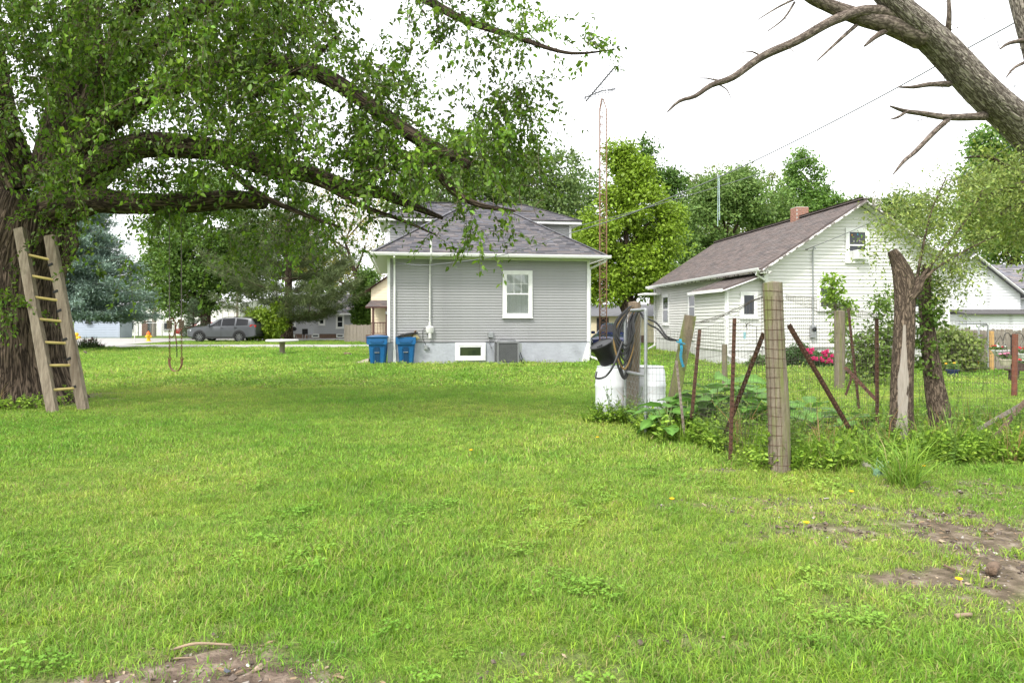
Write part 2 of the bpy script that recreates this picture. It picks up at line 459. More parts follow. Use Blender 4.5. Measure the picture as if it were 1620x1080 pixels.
def MBARK(name, c, cdark, scale=14.0, zs=.3, crack=.16, bump=1.0, dist=.03, warp=.35):
    """furrowed bark in the limb's own coordinates"""
    m = bpy.data.materials.new(name); m.use_nodes = True
    n, l = m.node_tree.nodes, m.node_tree.links
    b = n['Principled BSDF']; b.inputs['Roughness'].default_value = .95; b.inputs['Specular IOR Level'].default_value = .15
    at = n.new('ShaderNodeAttribute'); at.attribute_name = 'bk'
    mp = n.new('ShaderNodeMapping'); mp.inputs['Scale'].default_value = (scale, scale, scale * zs); l.new(at.outputs['Vector'], mp.inputs['Vector'])
    nw = n.new('ShaderNodeTexNoise'); nw.inputs['Scale'].default_value = .9; nw.inputs['Detail'].default_value = 5; l.new(mp.outputs[0], nw.inputs['Vector'])
    ad = n.new('ShaderNodeVectorMath'); ad.operation = 'MULTIPLY_ADD'; l.new(nw.outputs['Color'], ad.inputs[0]); ad.inputs[1].default_value = (warp * 4,) * 3; l.new(mp.outputs[0], ad.inputs[2])
    vo = n.new('ShaderNodeTexVoronoi'); vo.feature = 'DISTANCE_TO_EDGE'; vo.inputs['Scale'].default_value = 1.0; l.new(ad.outputs[0], vo.inputs['Vector'])
    m1 = n.new('ShaderNodeMapRange'); m1.inputs['From Max'].default_value = crack * 1.2; m1.inputs['To Min'].default_value = .45; l.new(vo.outputs['Distance'], m1.inputs['Value'])
    n1 = n.new('ShaderNodeTexNoise'); n1.inputs['Scale'].default_value = 1.1; n1.inputs['Detail'].default_value = 4; n1.inputs['Distortion'].default_value = .6; l.new(mp.outputs[0], n1.inputs['Vector'])
    s1_ = n.new('ShaderNodeMath'); s1_.operation = 'SUBTRACT'; l.new(n1.outputs['Fac'], s1_.inputs[0]); s1_.inputs[1].default_value = .5
    s2_ = n.new('ShaderNodeMath'); s2_.operation = 'ABSOLUTE'; l.new(s1_.outputs[0], s2_.inputs[0])
    m2 = n.new('ShaderNodeMapRange'); m2.inputs['From Max'].default_value = .13; m2.inputs['To Min'].default_value = .05; l.new(s2_.outputs[0], m2.inputs['Value'])
    mr = n.new('ShaderNodeMath'); mr.operation = 'MULTIPLY'; l.new(m1.outputs[0], mr.inputs[0]); l.new(m2.outputs[0], mr.inputs[1])
    nf = n.new('ShaderNodeTexNoise'); nf.inputs['Scale'].default_value = 2.6; nf.inputs['Detail'].default_value = 8; nf.inputs['Roughness'].default_value = .7; l.new(mp.outputs[0], nf.inputs['Vector'])
    mu = n.new('ShaderNodeMath'); mu.operation = 'MULTIPLY'; l.new(mr.outputs[0], mu.inputs[0]); l.new(nf.outputs['Fac'], mu.inputs[1])
    rp = n.new('ShaderNodeValToRGB'); e = rp.color_ramp.elements; e[0].position = .05; e[0].color = (*cdark, 1); e[1].position = .62; e[1].color = (*c, 1)
    q = e.new(.3); q.color = (*[(x * .55 + y * .45) for x, y in zip(c, cdark)], 1)
    l.new(mu.outputs[0], rp.inputs['Fac']); l.new(rp.outputs[0], b.inputs['Base Color'])
    bp = n.new('ShaderNodeBump'); bp.inputs['Strength'].default_value = bump; bp.inputs['Distance'].default_value = dist
    l.new(mu.outputs[0], bp.inputs['Height']); l.new(bp.outputs[0], b.inputs['Normal'])
    MATS[name] = m
    return m
BARK = MBARK('dark_bark', (.24, .178, .13), (.026, .019, .014), 17, .13, .22, 1.0, .05)
BARK_GREY = MBARK('grey_bark', (.60, .53, .455), (.075, .06, .05), 27, .26, .16, 1.0, .035)
TWIG = M('twig_bark', (.13, .095, .065), (.07, .05, .035), 10, rough=.9)

def blob_points(c, r, n, rng, shell=.55):
    u = norm(rng.normal(size=(n, 3))); rad = (shell ** 3 + (1 - shell ** 3) * rng.random((n, 1))) ** (1 / 3)
    rad = rad * np.where(rng.random((n, 1)) < .22, 1 + .32 * rng.random((n, 1)), 1.0)
    return np.array(c) + u * rad * np.array(r)
# ------------------------------------------------------------------ ground
DIRT = [(-1.42, 2.72, .86, .62, 1.0), (3.6, 4.55, 1.35, 1.2, .93), (2.55, 5.75, 1.2, .32, .55), (2.12, 7.08, .30, .10, 1.0), (-8.4, 14.6, 1.5, .28, .9),
        (-9.4, 13.2, 1.7, 1.3, .8), (2.3, 3.9, .5, .35, .45), (3.1, 5.2, 1.3, .8, .55), (2.9, 3.6, .7, .4, .5), (4.3, 6.3, 1.2, .5, .6), (0.9, 3.3, .5, .2, .4), (0.2, 3.0, .4, .25, .3), (1.5, 24.9, 1.2, .25, .7)]
def in_poly(x, y, poly):
    ins = np.zeros(len(x), bool); n = len(poly)
    for i in range(n):
        x0, y0 = poly[i]; x1, y1 = poly[(i + 1) % n]
        c = ((y0 > y) != (y1 > y)) & (x < (x1 - x0) * (y - y0) / (y1 - y0 + 1e-12) + x0)
        ins ^= c
    return ins
GARDEN = [(2.15, 10.1), (2.75, 7.25), (6.5, 7.6), (9.5, 8.0), (12.0, 15.0), (5.0, 15.2), (2.6, 13.0)]
def dirt_mask(x, y):
    w = (fbm(np.stack([x * 2.2, y * 2.2, x * 0], 1), 4, 3) - .5) * 1.5
    w2 = (fbm(np.stack([x * 9, y * 9, x * 0 + 4], 1), 2, 8) - .5) * .8
    m = np.zeros(len(x))
    for cx, cy, rx, ry, s in DIRT:
        d = np.sqrt(((x - cx) / rx) ** 2 + ((y - cy) / ry) ** 2)
        m = np.maximum(m, s * np.clip((1.15 - d + w + w2) / .45, 0, 1))
    return m
ROADS = [[(-70, 39.6), (6, 39.6), (6, 43.6), (-70, 43.6)], [(-70, 51.5), (-13, 53.0), (-13, 59.0), (-70, 61.0)], [(-34, 43.5), (-23.5, 43.5), (-24, 53), (-38, 53)]]

def axis_lines(lo, hi, step, far, g=1.18):
    a = list(np.arange(lo, hi + 1e-6, step)); s = step; v = hi
    while v < far: s *= g; v += s; a.append(v)
    s = step; v = lo
    while v > -far: s *= g; v -= s; a.insert(0, v)
    return np.array(a)
gx = axis_lines(-11, 9, .11, 900); gy = axis_lines(1.5, 15.5, .11, 900)
XX, YY = np.meshgrid(gx, gy); xf, yf = XX.ravel(), YY.ravel()
dm = dirt_mask(xf, yf)
gard = in_poly(xf, yf, GARDEN)
near = np.exp(-((xf / 25) ** 2 + (yf / 30) ** 2))
zz = (fbm(np.stack([xf * .5, yf * .5, xf * 0], 1), 3, 21) - .5) * .05 * near + (fbm(np.stack([xf * 12, yf * 12, xf * 0], 1), 3, 31) - .5) * .05 * dm - .012
ii = np.arange(len(xf)).reshape(XX.shape)
quads = np.stack([ii[:-1, :-1], ii[:-1, 1:], ii[1:, 1:], ii[1:, :-1]], -1).reshape(-1, 4)
dm2 = np.maximum(dm, gard * .75 * (yf < 10.5))
gm = bpy.data.materials.new('turf_and_soil'); gm.use_nodes = True
n, l = gm.node_tree.nodes, gm.node_tree.links; b = n['Principled BSDF']; b.inputs['Roughness'].default_value = .95; b.inputs['Specular IOR Level'].default_value = .1
geo = n.new('ShaderNodeNewGeometry'); at = n.new('ShaderNodeVertexColor'); at.layer_name = 'Col'
def _ramp(scale, det, stops):
    nz = n.new('ShaderNodeTexNoise'); nz.inputs['Scale'].default_value = scale; nz.inputs['Detail'].default_value = det; l.new(geo.outputs['Position'], nz.inputs['Vector'])
    r = n.new('ShaderNodeValToRGB'); e = r.color_ramp.elements
    e[0].position, e[0].color = stops[0][0], (*stops[0][1], 1); e[1].position, e[1].color = stops[-1][0], (*stops[-1][1], 1)
    for p_, c_ in stops[1:-1]:
        q = e.new(p_); q.color = (*c_, 1)
    l.new(nz.outputs['Fac'], r.inputs['Fac']); return r.outputs[0], nz
g1, gz = _ramp(38.0, 8, [(.3, (.05, .085, .012)), (.55, (.11, .18, .022)), (.75, (.20, .25, .05))])
s1, sz_ = _ramp(9.0, 10, [(.25, (.06, .043, .033)), (.5, (.14, .105, .08)), (.62, (.23, .18, .14)), (.8, (.38, .33, .28))])
mx = n.new('ShaderNodeMix'); mx.data_type = 'RGBA'; l.new(at.outputs[0], mx.inputs[0]); l.new(g1, mx.inputs[6]); l.new(s1, mx.inputs[7])
l.new(mx.outputs[2], b.inputs['Base Color'])
nb = n.new('ShaderNodeTexNoise'); nb.inputs['Scale'].default_value = 45; nb.inputs['Detail'].default_value = 8; l.new(geo.outputs['Position'], nb.inputs['Vector'])
bp = n.new('ShaderNodeBump'); bp.inputs['Strength'].default_value = .9; bp.inputs['Distance'].default_value = .03; l.new(nb.outputs['Fac'], bp.inputs['Height']); l.new(bp.outputs[0], b.inputs['Normal'])
ground = npmesh('ground', np.stack([xf, yf, zz], 1), quads, gm, None, col=np.repeat(dm2[:, None], 3, 1), smooth=True)
tag(ground, 'flat back yard lawn with bare soil patches', 'lawn', kind='structure')

ASPH = M('pale_road_surface', (.37, .355, .335), (.30, .29, .275), 1.5, rough=.92, bump=.1, bscale=40, world=True)
mb = MB(); mb.bb(-70, 6, 39.6, 43.6, -.05, .02)
tag(mb.build('road', ASPH), 'pale paved lane crossing behind the parked suv', 'road', kind='structure')
mb = MB(); mb.prism([(-70, 51.5), (-13, 53.0), (-13, 59.0), (-70, 61.0)], lambda p, t: (p[0], p[1], -.05 + .066 * t))
tag(mb.build('road', ASPH), 'pale side street in front of the white metal building', 'road', kind='structure')
mb = MB(); mb.prism([(-34, 43.4), (-25.0, 43.4), (-25.5, 53.2), (-38, 53.2)], lambda p, t: (p[0], p[1], -.05 + .062 * t))
tag(mb.build('road', ASPH), 'short road apron joining the lane and the side street', 'road', kind='structure')
mb = MB()
mb.prism([(-6.3, 31.0), (-5.7, 31.0), (-5.0, 25.4), (-5.0, 24.7), (-5.75, 24.9), (-5.85, 28)], lambda p, t: (p[0], p[1], -.05 + .07 * t))
tag(mb.build('path', M('tan_concrete', (.40, .34, .27), (.32, .27, .21), 4, rough=.9, bump=.15, bscale=60)), 'tan concrete walk beside the grey house behind the blue bins', 'path', kind='structure')

# ------------------------------------------------------------------ lawn grass (uncountable): tufts placed by geometry nodes
HID = bpy.data.collections.new('grass_protos')      # never linked to the scene: only a source of instances
def blades(nb_, rad, h, w, rng, base, lean=.6, straw=.08):
    ang = rng.random(nb_) * 2 * math.pi; rr = rad * np.sqrt(rng.random(nb_))
    bx, by = rr * np.cos(ang), rr * np.sin(ang)
    H = h * (.5 + .8 * rng.random(nb_)); la = rng.random(nb_) * 2 * math.pi
    ln = lean * rng.random(nb_) ** .8 * H * 1.5
    dx, dy = np.cos(la), np.sin(la); sx, sy = -dy, dx
    # turn blade faces at random so that tufts do not all shine alike
    ta = rng.random(nb_) * 2 * math.pi; sx, sy = np.cos(ta), np.sin(ta)
    W = w * (.6 + .7 * rng.random(nb_))
    z0 = np.full(nb_, -.012)
    Hm = H * np.sqrt(np.clip(1 - (ln / (H * 1.7)) ** 2, .15, 1))
    pts = [np.stack([bx - sx * W, by - sy * W, z0], 1), np.stack([bx + sx * W, by + sy * W, z0], 1),
           np.stack([bx + dx * ln * .35 - sx * W * .8, by + dy * ln * .35 - sy * W * .8, Hm * .6], 1), np.stack([bx + dx * ln * .35 + sx * W * .8, by + dy * ln * .35 + sy * W * .8, Hm * .6], 1),
           np.stack([bx + dx * ln, by + dy * ln, Hm], 1)]
    V = np.stack(pts, 1).reshape(-1, 3)
    i0 = np.arange(nb_)[:, None] * 5
    c = leaf_cols(nb_, base, rng, .24, .28)
    st = rng.random(nb_) < straw
    c[st] = np.array([.34, .30, .13]) * (.7 + .6 * rng.random((st.sum(), 1)))
    return V, [i0 + np.array([[0, 1, 3, 2]]), i0 + np.array([[2, 3, 4]])], np.repeat(c, 5, 0)
def proto(name, V, fl, c, mat):
    o = npmesh(name, V, fl, mat, None, col=c); COL.objects.unlink(o); HID.objects.link(o); return o
def scatter(name, pts, rot, scl, idx, protos, label, cat):
    cl = bpy.data.collections.new(name + '_protos')
    for i, o in enumerate(protos):
        o.name = '%s_proto_%02d' % (name, i); cl.objects.link(o)
    me = bpy.data.meshes.new(name); N = len(pts)
    me.vertices.add(N); me.vertices.foreach_set('co', np.asarray(pts, np.float32).ravel())
    a = me.attributes.new('rot', 'FLOAT_VECTOR', 'POINT'); a.data.foreach_set('vector', np.asarray(rot, np.float32).ravel())
    a = me.attributes.new('scl', 'FLOAT', 'POINT'); a.data.foreach_set('value', np.asarray(scl, np.float32))
    a = me.attributes.new('pick', 'INT', 'POINT'); a.data.foreach_set('value', np.asarray(idx, np.int32))
    o = bpy.data.objects.new(name, me); COL.objects.link(o)
    ng = bpy.data.node_groups.new(name, 'GeometryNodeTree')
    ng.interface.new_socket('Geometry', in_out='INPUT', socket_type='NodeSocketGeometry')
    ng.interface.new_socket('Geometry', in_out='OUTPUT', socket_type='NodeSocketGeometry')
    nn, ll = ng.nodes, ng.links
    gi, go = nn.new('NodeGroupInput'), nn.new('NodeGroupOutput')
    ip = nn.new('GeometryNodeInstanceOnPoints'); ci = nn.new('GeometryNodeCollectionInfo')
    ci.inputs['Collection'].default_value = cl; ci.inputs['Separate Children'].default_value = True; ci.inputs['Reset Children'].default_value = True
    ip.inputs['Pick Instance'].default_value = True
    def na(nm, ty):
        q = nn.new('GeometryNodeInputNamedAttribute'); q.data_type = ty; q.inputs['Name'].default_value = nm; return q.outputs[0]
    ll.new(gi.outputs[0], ip.inputs['Points']); ll.new(ci.outputs[0], ip.inputs['Instance'])
    ll.new(na('pick', 'INT'), ip.inputs['Instance Index']); ll.new(na('rot', 'FLOAT_VECTOR'), ip.inputs['Rotation']); ll.new(na('scl', 'FLOAT'), ip.inputs['Scale'])
    ll.new(ip.outputs[0], go.inputs[0])
    md = o.modifiers.new('scatter', 'NODES'); md.node_group = ng
    tag(o, label, cat, kind='stuff')
    return o
GRASS = MLEAF('grass_blade', trans=.3, rough=.55, spec=.2, patch=True)
GB = (.205, .362, .066)
rg = np.random.default_rng(11)
near_p = [proto('g', *blades(60, .085, .034, .0020, rg, GB, 1.35, .18), GRASS) for _ in range(5)]
near_p += [proto('g', *blades(34, .07, .052, .0025, rg, (.20, .34, .05), 1.4, .16), GRASS) for _ in range(2)]
def clover(rng, nl=26, rad=.09):
    a = rng.random(nl) * 6.28; r_ = rad * np.sqrt(rng.random(nl)); z = .02 + .03 * rng.random(nl)
    c0 = np.stack([r_ * np.cos(a), r_ * np.sin(a), z], 1)
    c0 = np.repeat(c0, 3, 0); th = (np.tile(np.arange(3) * 2.094, nl) + np.repeat(rng.random(nl) * 6.28, 3))
    ax = np.stack([np.cos(th), np.sin(th), rng.normal(size=3 * nl) * .2], 1)
    V, f, k = leaf_arrays(c0, ax, np.full(3 * nl, .013), .95, rng, hi=True, nrm=np.array([[0, 0, 1.]]) + rng.normal(size=(3 * nl, 3)) * .25)
    return V, [f], np.repeat(leaf_cols(3 * nl, (.19, .34, .05), rng, .15, .1), k, 0)
near_p += [proto('g', *clover(rg), GRASS) for _ in range(2)]
mid_p = [proto('g', *blades(80, .17, .037, .0036, rg, GB, 1.25, .14), GRASS) for _ in range(5)]
far_p = [proto('g', *blades(80, .42, .045, .0100, rg, GB, 1.15, .10), GRASS) for _ in range(5)]
HOUSE_SKIP = []     # filled by footprints
def lawn_pts(d0, d1, dens, rng, margin=.86):
    A = margin * (d1 ** 2 - d0 ** 2); N = int(A * dens)
    d = np.sqrt(rng.random(N) * (d1 ** 2 - d0 ** 2) + d0 ** 2)
    x = (rng.random(N) * 2 - 1) * margin * d
    keep = rng.random(N) > dirt_mask(x, d) * .97
    for poly in ROADS + [[(-6.3, 31.0), (-5.7, 31.0), (-5.0, 25.4), (-5.0, 24.7), (-5.75, 24.9), (-5.85, 28)], [(-4.4, 24.75), (2.85, 25.9), (1.3, 36), (-6, 35)], [(9, 24.2), (15.7, 24.8), (14.6, 37), (7.8, 37)]]:
        keep &= ~in_poly(x, d, poly)
    keep &= ~(in_poly(x, d, GARDEN) & (d < 10.5) & (rng.random(N) > .35))
    x, d = x[keep], d[keep]; N = len(x)
    z = (fbm(np.stack([x * .5, d * .5, x * 0], 1), 3, 21) - .5) * .05 * np.exp(-((x / 25) ** 2 + (d / 30) ** 2)) - .010
    return np.stack([x, d, z], 1), N
def rots(N, rng, tilt=.12): return np.stack([rng.normal(size=N) * tilt, rng.normal(size=N) * tilt, rng.random(N) * 6.283], 1)
def patch_pick(p, n_reg, n_tall, n_clov, rng):
    N = len(p); k = rng.integers(0, n_reg, N)
    t = fbm(np.stack([p[:, 0] * 1.4, p[:, 1] * 1.4, p[:, 0] * 0], 1), 2, 55); cv = fbm(np.stack([p[:, 0] * 1.1, p[:, 1] * 1.1, p[:, 0] * 0 + 7], 1), 2, 77)
    if n_tall: k = np.where((t > .54) & (rng.random(N) < .45), n_reg + rng.integers(0, n_tall, N), k)
    if n_clov: k = np.where((cv > .56) & (rng.random(N) < .045), n_reg + n_tall + rng.integers(0, n_clov, N), k)
    return k
allp, allr, alls, alli = [], [], [], []
for d0, d1, dens, off, npick in ((2.1, 7.2, 260, 0, (5, 2, 2)), (7.0, 16, 75, 9, (5, 0, 0)), (15.8, 52, 11.5, 14, (5, 0, 0))):
    p, N = lawn_pts(d0, d1, dens, rg)
    hv = .55 + .95 * fbm(np.stack([p[:, 0] * .9, p[:, 1] * .9, p[:, 0] * 0], 1), 3, 91)
    allp.append(p); allr.append(rots(N, rg)); alls.append(hv * (.75 + .5 * rg.random(N))); alli.append(off + patch_pick(p, *npick, rg))
scatter('grass', np.concatenate(allp), np.concatenate(allr), np.concatenate(alls), np.concatenate(alli), near_p + mid_p + far_p,
        'mown bright green lawn grass covering the yard', 'grass')

# stones and wood chips lying in the bare patches
def chip_proto(rng, s, c, flat=.4, lng=1.0):
    v = norm(rng.normal(size=(14, 3))) * s * np.array([lng, 1, flat]) * (.7 + .6 * rng.random((14, 1)))
    import bmesh
    bm = bmesh.new(); [bm.verts.new(q) for q in v]; bmesh.ops.convex_hull(bm, input=list(bm.verts))
    me = bpy.data.meshes.new('chip'); bm.to_mesh(me); bm.free()
    a = me.color_attributes.new('Col', 'FLOAT_COLOR', 'POINT'); a.data.foreach_set('color', np.tile([*c, 1.], len(me.vertices)).astype(np.float32))
    me.materials.append(M('stone_chip', (1, 1, 1), (.7, .7, .7), 30, rough=.9, attr=True))
    o = bpy.data.objects.new('chip', me); HID.objects.link(o); ORG[o.name] = np.zeros(3); return o
cp = [chip_proto(rg, .011, c) for c in ((.32, .29, .25), (.22, .19, .17), (.10, .08, .07), (.40, .37, .33))] + [chip_proto(rg, .012, c, .5, 2.2) for c in ((.30, .21, .13), (.20, .14, .09), (.38, .30, .2))] + [chip_proto(rg, .02, c, .6) for c in ((.09, .07, .055), (.13, .10, .08))]
cx, cy = rg.random(60000) * 9 - 3.2, rg.random(60000) * 6 + 2.2
k = rg.random(60000) < (dirt_mask(cx, cy) - .2) * .62
cx, cy = cx[k], cy[k]; N = len(cx)
scatter('gravel', np.stack([cx, cy, np.full(N, -.004)], 1), rots(N, rg, .3), .52 * np.exp(rg.normal(size=N) * .42), rg.integers(0, len(cp), N), cp, 'small stones and wood chips on the bare soil', 'gravel')
# ------------------------------------------------------------------ building helpers
class Wall:
    """vertical plane through (x0, y0) turned by yaw; turns photo pixels into wall coordinates"""
    def __init__(s, x0, y0, yaw): s.x0, s.y0, s.c, s.s = x0, y0, math.cos(yaw), math.sin(yaw)
    def u(s, px): k = (px - CX) / F; return (k * s.y0 - s.x0) / (s.c - k * s.s)
    def d(s, px): return s.y0 + s.u(px) * s.s
    def z(s, px, py): return EYE - (py - HY) / F * s.d(px)
    def rect(s, px0, py0, px1, py1): return s.u(px0), s.u(px1), s.z((px0 + px1) / 2, py1), s.z((px0 + px1) / 2, py0)

def siding(parent, x0, x1, z0, z1, h, y, mat, clip=None, axis='x', proud=.021, sign=-1):
    """lap siding: one plank object for every course. axis 'x': wall along local x facing -y; 'y': wall along local y facing -x (sign -1) or +x"""
    nC = int(math.ceil((z1 - z0) / h)); cache = {}
    for i in range(nC):
        za = z0 + i * h; zb = min(za + h, z1)
        a, b_ = (x0, x1) if clip is None else clip(za + h * .5)
        if b_ - a < .05: continue
        key = (round(a, 2), round(b_, 2), round(zb - za, 3))
        if key not in cache:
            hh = zb - za
            prof = [(0, 0), (proud, 0), (proud, .010), (proud * .8, hh * .52), (proud * .22, hh * .60), (.001, hh)]   # dutch lap
            mb = MB()
            if axis == 'x': mb.prism(prof, lambda p, t: ((a, b_)[t], -p[0], p[1]))
            else: mb.prism(prof, lambda p, t: (sign * p[0], (a, b_)[t], p[1]))
            o = mb.build('plank', mat, parent); cache[key] = o.data
            o.location = (0, y, za) if axis == 'x' else (y, 0, za)
        else:
            o = link(cache[key], 'plank', mat, parent, (0, y, za) if axis == 'x' else (y, 0, za))

def window(parent, x0, x1, z0, z1, y=0, trim=.1, mat=WHITE, style='double', back=None, axis='x', sign=-1, depth=.05, muntin=None, sill=True, panemat=None):
    """window with outer trim x0..x1 z0..z1 on a wall plane at local y (or x). window > pane, sash, muntin"""
    def q(a, yy, z): return (a, y - yy, z) if axis == 'x' else (y + sign * yy, a, z)
    def bx(mb, a0, a1, d0, d1, c0, c1):
        p, r_ = q(a0, d0, c0), q(a1, d1, c1)
        mb.bb(min(p[0], r_[0]), max(p[0], r_[0]), min(p[1], r_[1]), max(p[1], r_[1]), c0, c1)
    mb = MB(); D = depth
    bx(mb, x0, x0 + trim, .0, D, z0, z1); bx(mb, x1 - trim, x1, .0, D, z0, z1)
    bx(mb, x0 + trim, x1 - trim, .0, D, z1 - trim, z1); bx(mb, x0 + trim, x1 - trim, 0, D, z0, z0 + trim)
    if sill: bx(mb, x0 - .02, x1 + .02, .0, D + .035, z0 - .035, z0 - .002)
    w = mb.build('window', mat, parent, bevel=.004)
    a0, a1, c0, c1 = x0 + trim, x1 - trim, z0 + trim, z1 - trim
    mb = MB(); s = min(.045, (a1 - a0) * .12)
    bx(mb, a0, a0 + s, .022, D * .8, c0, c1); bx(mb, a1 - s, a1, .022, D * .8, c0, c1); bx(mb, a0 + s, a1 - s, .022, D * .8, c1 - s, c1); bx(mb, a0 + s, a1 - s, .022, D * .8, c0, c0 + s)
    if style == 'double': bx(mb, a0 + s, a1 - s, .022, D * .85, (c0 + c1) / 2 - s * .55, (c0 + c1) / 2 + s * .55)
    mb.build('sash', mat, w)
    if muntin:
        ym = (c0 + c1) / 2
        lo = ym if muntin[2] == 'top' else c0
        for i in range(1, muntin[0]):
            mb = MB(); xx = a0 + s + (a1 - a0 - 2 * s) * i / muntin[0]; bx(mb, xx - .009, xx + .009, .026, .036, lo, c1); mb.build('muntin', mat, w)
        for i in range(1, muntin[1]):
            mb = MB(); zz_ = lo + (c1 - lo) * i / muntin[1]; bx(mb, a0 + s, a1 - s, .0255, .0355, zz_ - .009, zz_ + .009); mb.build('muntin', mat, w)
    halves = [(c0, (c0 + c1) / 2), ((c0 + c1) / 2, c1)] if style == 'double' else [(c0, c1)]
    for h0, h1 in halves:
        mb = MB(); bx(mb, a0 + s * .5, a1 - s * .5, .026, .030, h0 + s * .5, h1 - s * .5); mb.build('pane', panemat or (GLASS if back else DARKGLASS), w)
    if back:
        mb = MB(); bx(mb, a0, a1, .0005 + .014, .018, c0, c1); mb.build(back[0], back[1], w)
    return w

def shingles(parent, poly, mat, tab=.26, course=.135, rng=RNG, thick=.012, name='shingles', under=None, colors=None):
    """poly: planar 3d points, first edge is the eave. rows of tabs, one mesh"""
    p = [Vector(q) for q in poly]; o = p[0]; u = (p[1] - p[0]).normalized()
    nrm_ = None
    for q in p[2:]:
        w = (q - o); nrm_ = u.cross(w).normalized()
        if nrm_.length > .5: break
    if nrm_.z < 0: nrm_ = -nrm_
    v = nrm_.cross(u).normalized()
    if v.z < 0: v = -v
    P2 = [((q - o).dot(u), (q - o).dot(v)) for q in p]
    vmax = max(q[1] for q in P2); mb = MB()
    colors = colors or [(.8, .8, .85), (1.05, .98, .97), (1.25, 1.18, 1.14), (.6, .6, .64), (1.0, 1.0, 1.07), (1.15, 1.02, .96), (.75, .73, .76)]
    nC = int(math.ceil(vmax / course))
    def span(vv):
        xs = []
        for i in range(len(P2)):
            (a, b_), (c, d) = P2[i], P2[(i + 1) % len(P2)]
            if (b_ - vv) * (d - vv) < 0: xs.append(a + (vv - b_) / (d - b_) * (c - a))
        return (min(xs), max(xs)) if len(xs) >= 2 else None
    for j in range(nC):
        v0 = j * course; v1 = v0 + course * 1.15
        sp = span(min(v0 + course * .5, vmax - 1e-4))
        if not sp: continue
        a, e = sp; x = a - rng.random() * tab
        while x < e:
            wd = tab * (.45 + 1.1 * rng.random()); x0, x1 = max(x, a), min(x + wd, e); x += wd
            if x1 - x0 < .02: continue
            th = thick * (.6 + .9 * rng.random()); c = colors[int(rng.random() * len(colors))]; k = .85 + .3 * rng.random(); c = tuple(q * k for q in c)
            pts = []
            for (uu, vv, hh) in ((x0, v0, th + .004), (x1, v0, th + .004), (x1, v1, .004), (x0, v1, .004)):
                pts.append(o + u * uu + v * vv + nrm_ * hh)
            b0, b1 = o + u * x0 + v * v0, o + u * x1 + v * v0
            mb.add(pts + [b0, b1], [(0, 1, 2, 3), (4, 5, 1, 0)], c)
    ob = mb.build(name, mat, parent, usecol=True); ob['kind'] = 'stuff'
    return ob
def slab(mb, poly, t):
    """thick plate under a roof face"""
    p = [Vector(q) for q in poly]; nn = (p[1] - p[0]).cross(p[2] - p[0]).normalized()
    if nn.z < 0: nn = -nn
    m = len(p); mb.add(p + [q - nn * t for q in p], [tuple(range(m)), tuple(range(2 * m - 1, m - 1, -1))] + [(i, m + i, m + (i + 1) % m, (i + 1) % m) for i in range(m)])

# ------------------------------------------------------------------ grey house
GH_YAW = R(9)
W1 = Wall((613 - CX) / F * 24.6, 24.6, GH_YAW)
SID_GREY = M('grey_vinyl_siding', (.335, .335, .34), (.295, .295, .30), 1.2, rough=.5, c3=(.22, .22, .225), c3lo=.55, c3hi=.9, c3scale=.7)
FOUND = M('painted_block_foundation', (.42, .44, .48), (.33, .345, .38), 2.5, rough=.9, bump=.7, bscale=9, c3=(.24, .25, .27), c3lo=.6, c3hi=.8, c3scale=1.2)
ROOF_G = M('charcoal_shingle', (.122, .120, .128), (.095, .094, .10), 25, rough=.95, bump=.4, bscale=150, attr=True)
gh = thing('grey_house', 'small grey vinyl sided house with white trim and charcoal hip roof', 'house', (W1.x0, W1.y0, 0), GH_YAW, local=True)
W, DP = W1.u(932), 9.2
zs, zt = .78, 3.80
mb = MB(); mb.bb(0.02, W - .02, .02, DP, zs - .01, zt + .1); mb.build('wall', SID_GREY, gh)
mb = MB(); mb.bb(-.0, W, -.005, DP, -.1, zs - .012); mb.build('foundation', FOUND, gh)
mb = MB(); mb.bb(-.01, W + .01, -.02, .012, zs - .03, zs - .002); mb.build('starter_strip', M('dark_flashing', (.12, .12, .13)), gh)
siding(gh, .09, W - .07, zs, zt, .1015, .02, SID_GREY)
siding(gh, .10, DP, zs, zt, .1015, .02, SID_GREY, axis='y', sign=-1)
siding(gh, .10, DP, zs, zt, .1015, W - .02, SID_GREY, axis='y', sign=1)
for x in (0.045, W - .035):
    mb = MB(); mb.bb(x - .05, x + .05, -.03, .06, zs - .02, zt); mb.build('corner_trim', WHITE, gh)
# roof: pyramid hip
ov = .56; ze = 3.93; rp = 2.83; hx = W / 2
A, B_, C_, D_ = (-ov, -ov, ze), (W + ov, -ov, ze), (W + ov, DP + ov, ze), (-ov, DP + ov, ze)
hy0 = hx + ov - ov; R1, R2 = (hx, hx + .10, ze + rp), (hx, DP - hx - .1, ze + rp)
faces = [[A, B_, R1], [B_, C_, R2, R1], [C_, D_, R2], [D_, A, R1, R2]]
mb = MB()
for f in faces: slab(mb, f, .03)
roof = mb.build('roof', ROOF_G, gh)
for f in faces: shingles(roof, f, ROOF_G, tab=.25, course=.125)
mb = MB()
for a, b_ in ((A, R1), (B_, R1), (C_, R2), (D_, R2), (R1, R2)):
    a, b_ = Vector(a), Vector(b_); m = max(3, int((b_ - a).length / .22))
    for i in range(m):
        t0, t1 = i / m, (i + 1.15) / m
        k = .7 + .5 * random.random()
        mb.bar(a.lerp(b_, t0) + Vector((0, 0, .022)), a.lerp(b_, min(t1, 1)) + Vector((0, 0, .028)), .17, .02, (k, k, k * 1.05))
mb.build('hip_cap', ROOF_G, roof, usecol=True)
mb = MB(); mb.lathe([(.16, 0), (.18, .08), (.12, .16), (.02, .19)], (hx + .1, hx - .1, ze + rp - .12), 12); mb.build('roof_vent', BLACK, roof, smooth=True)
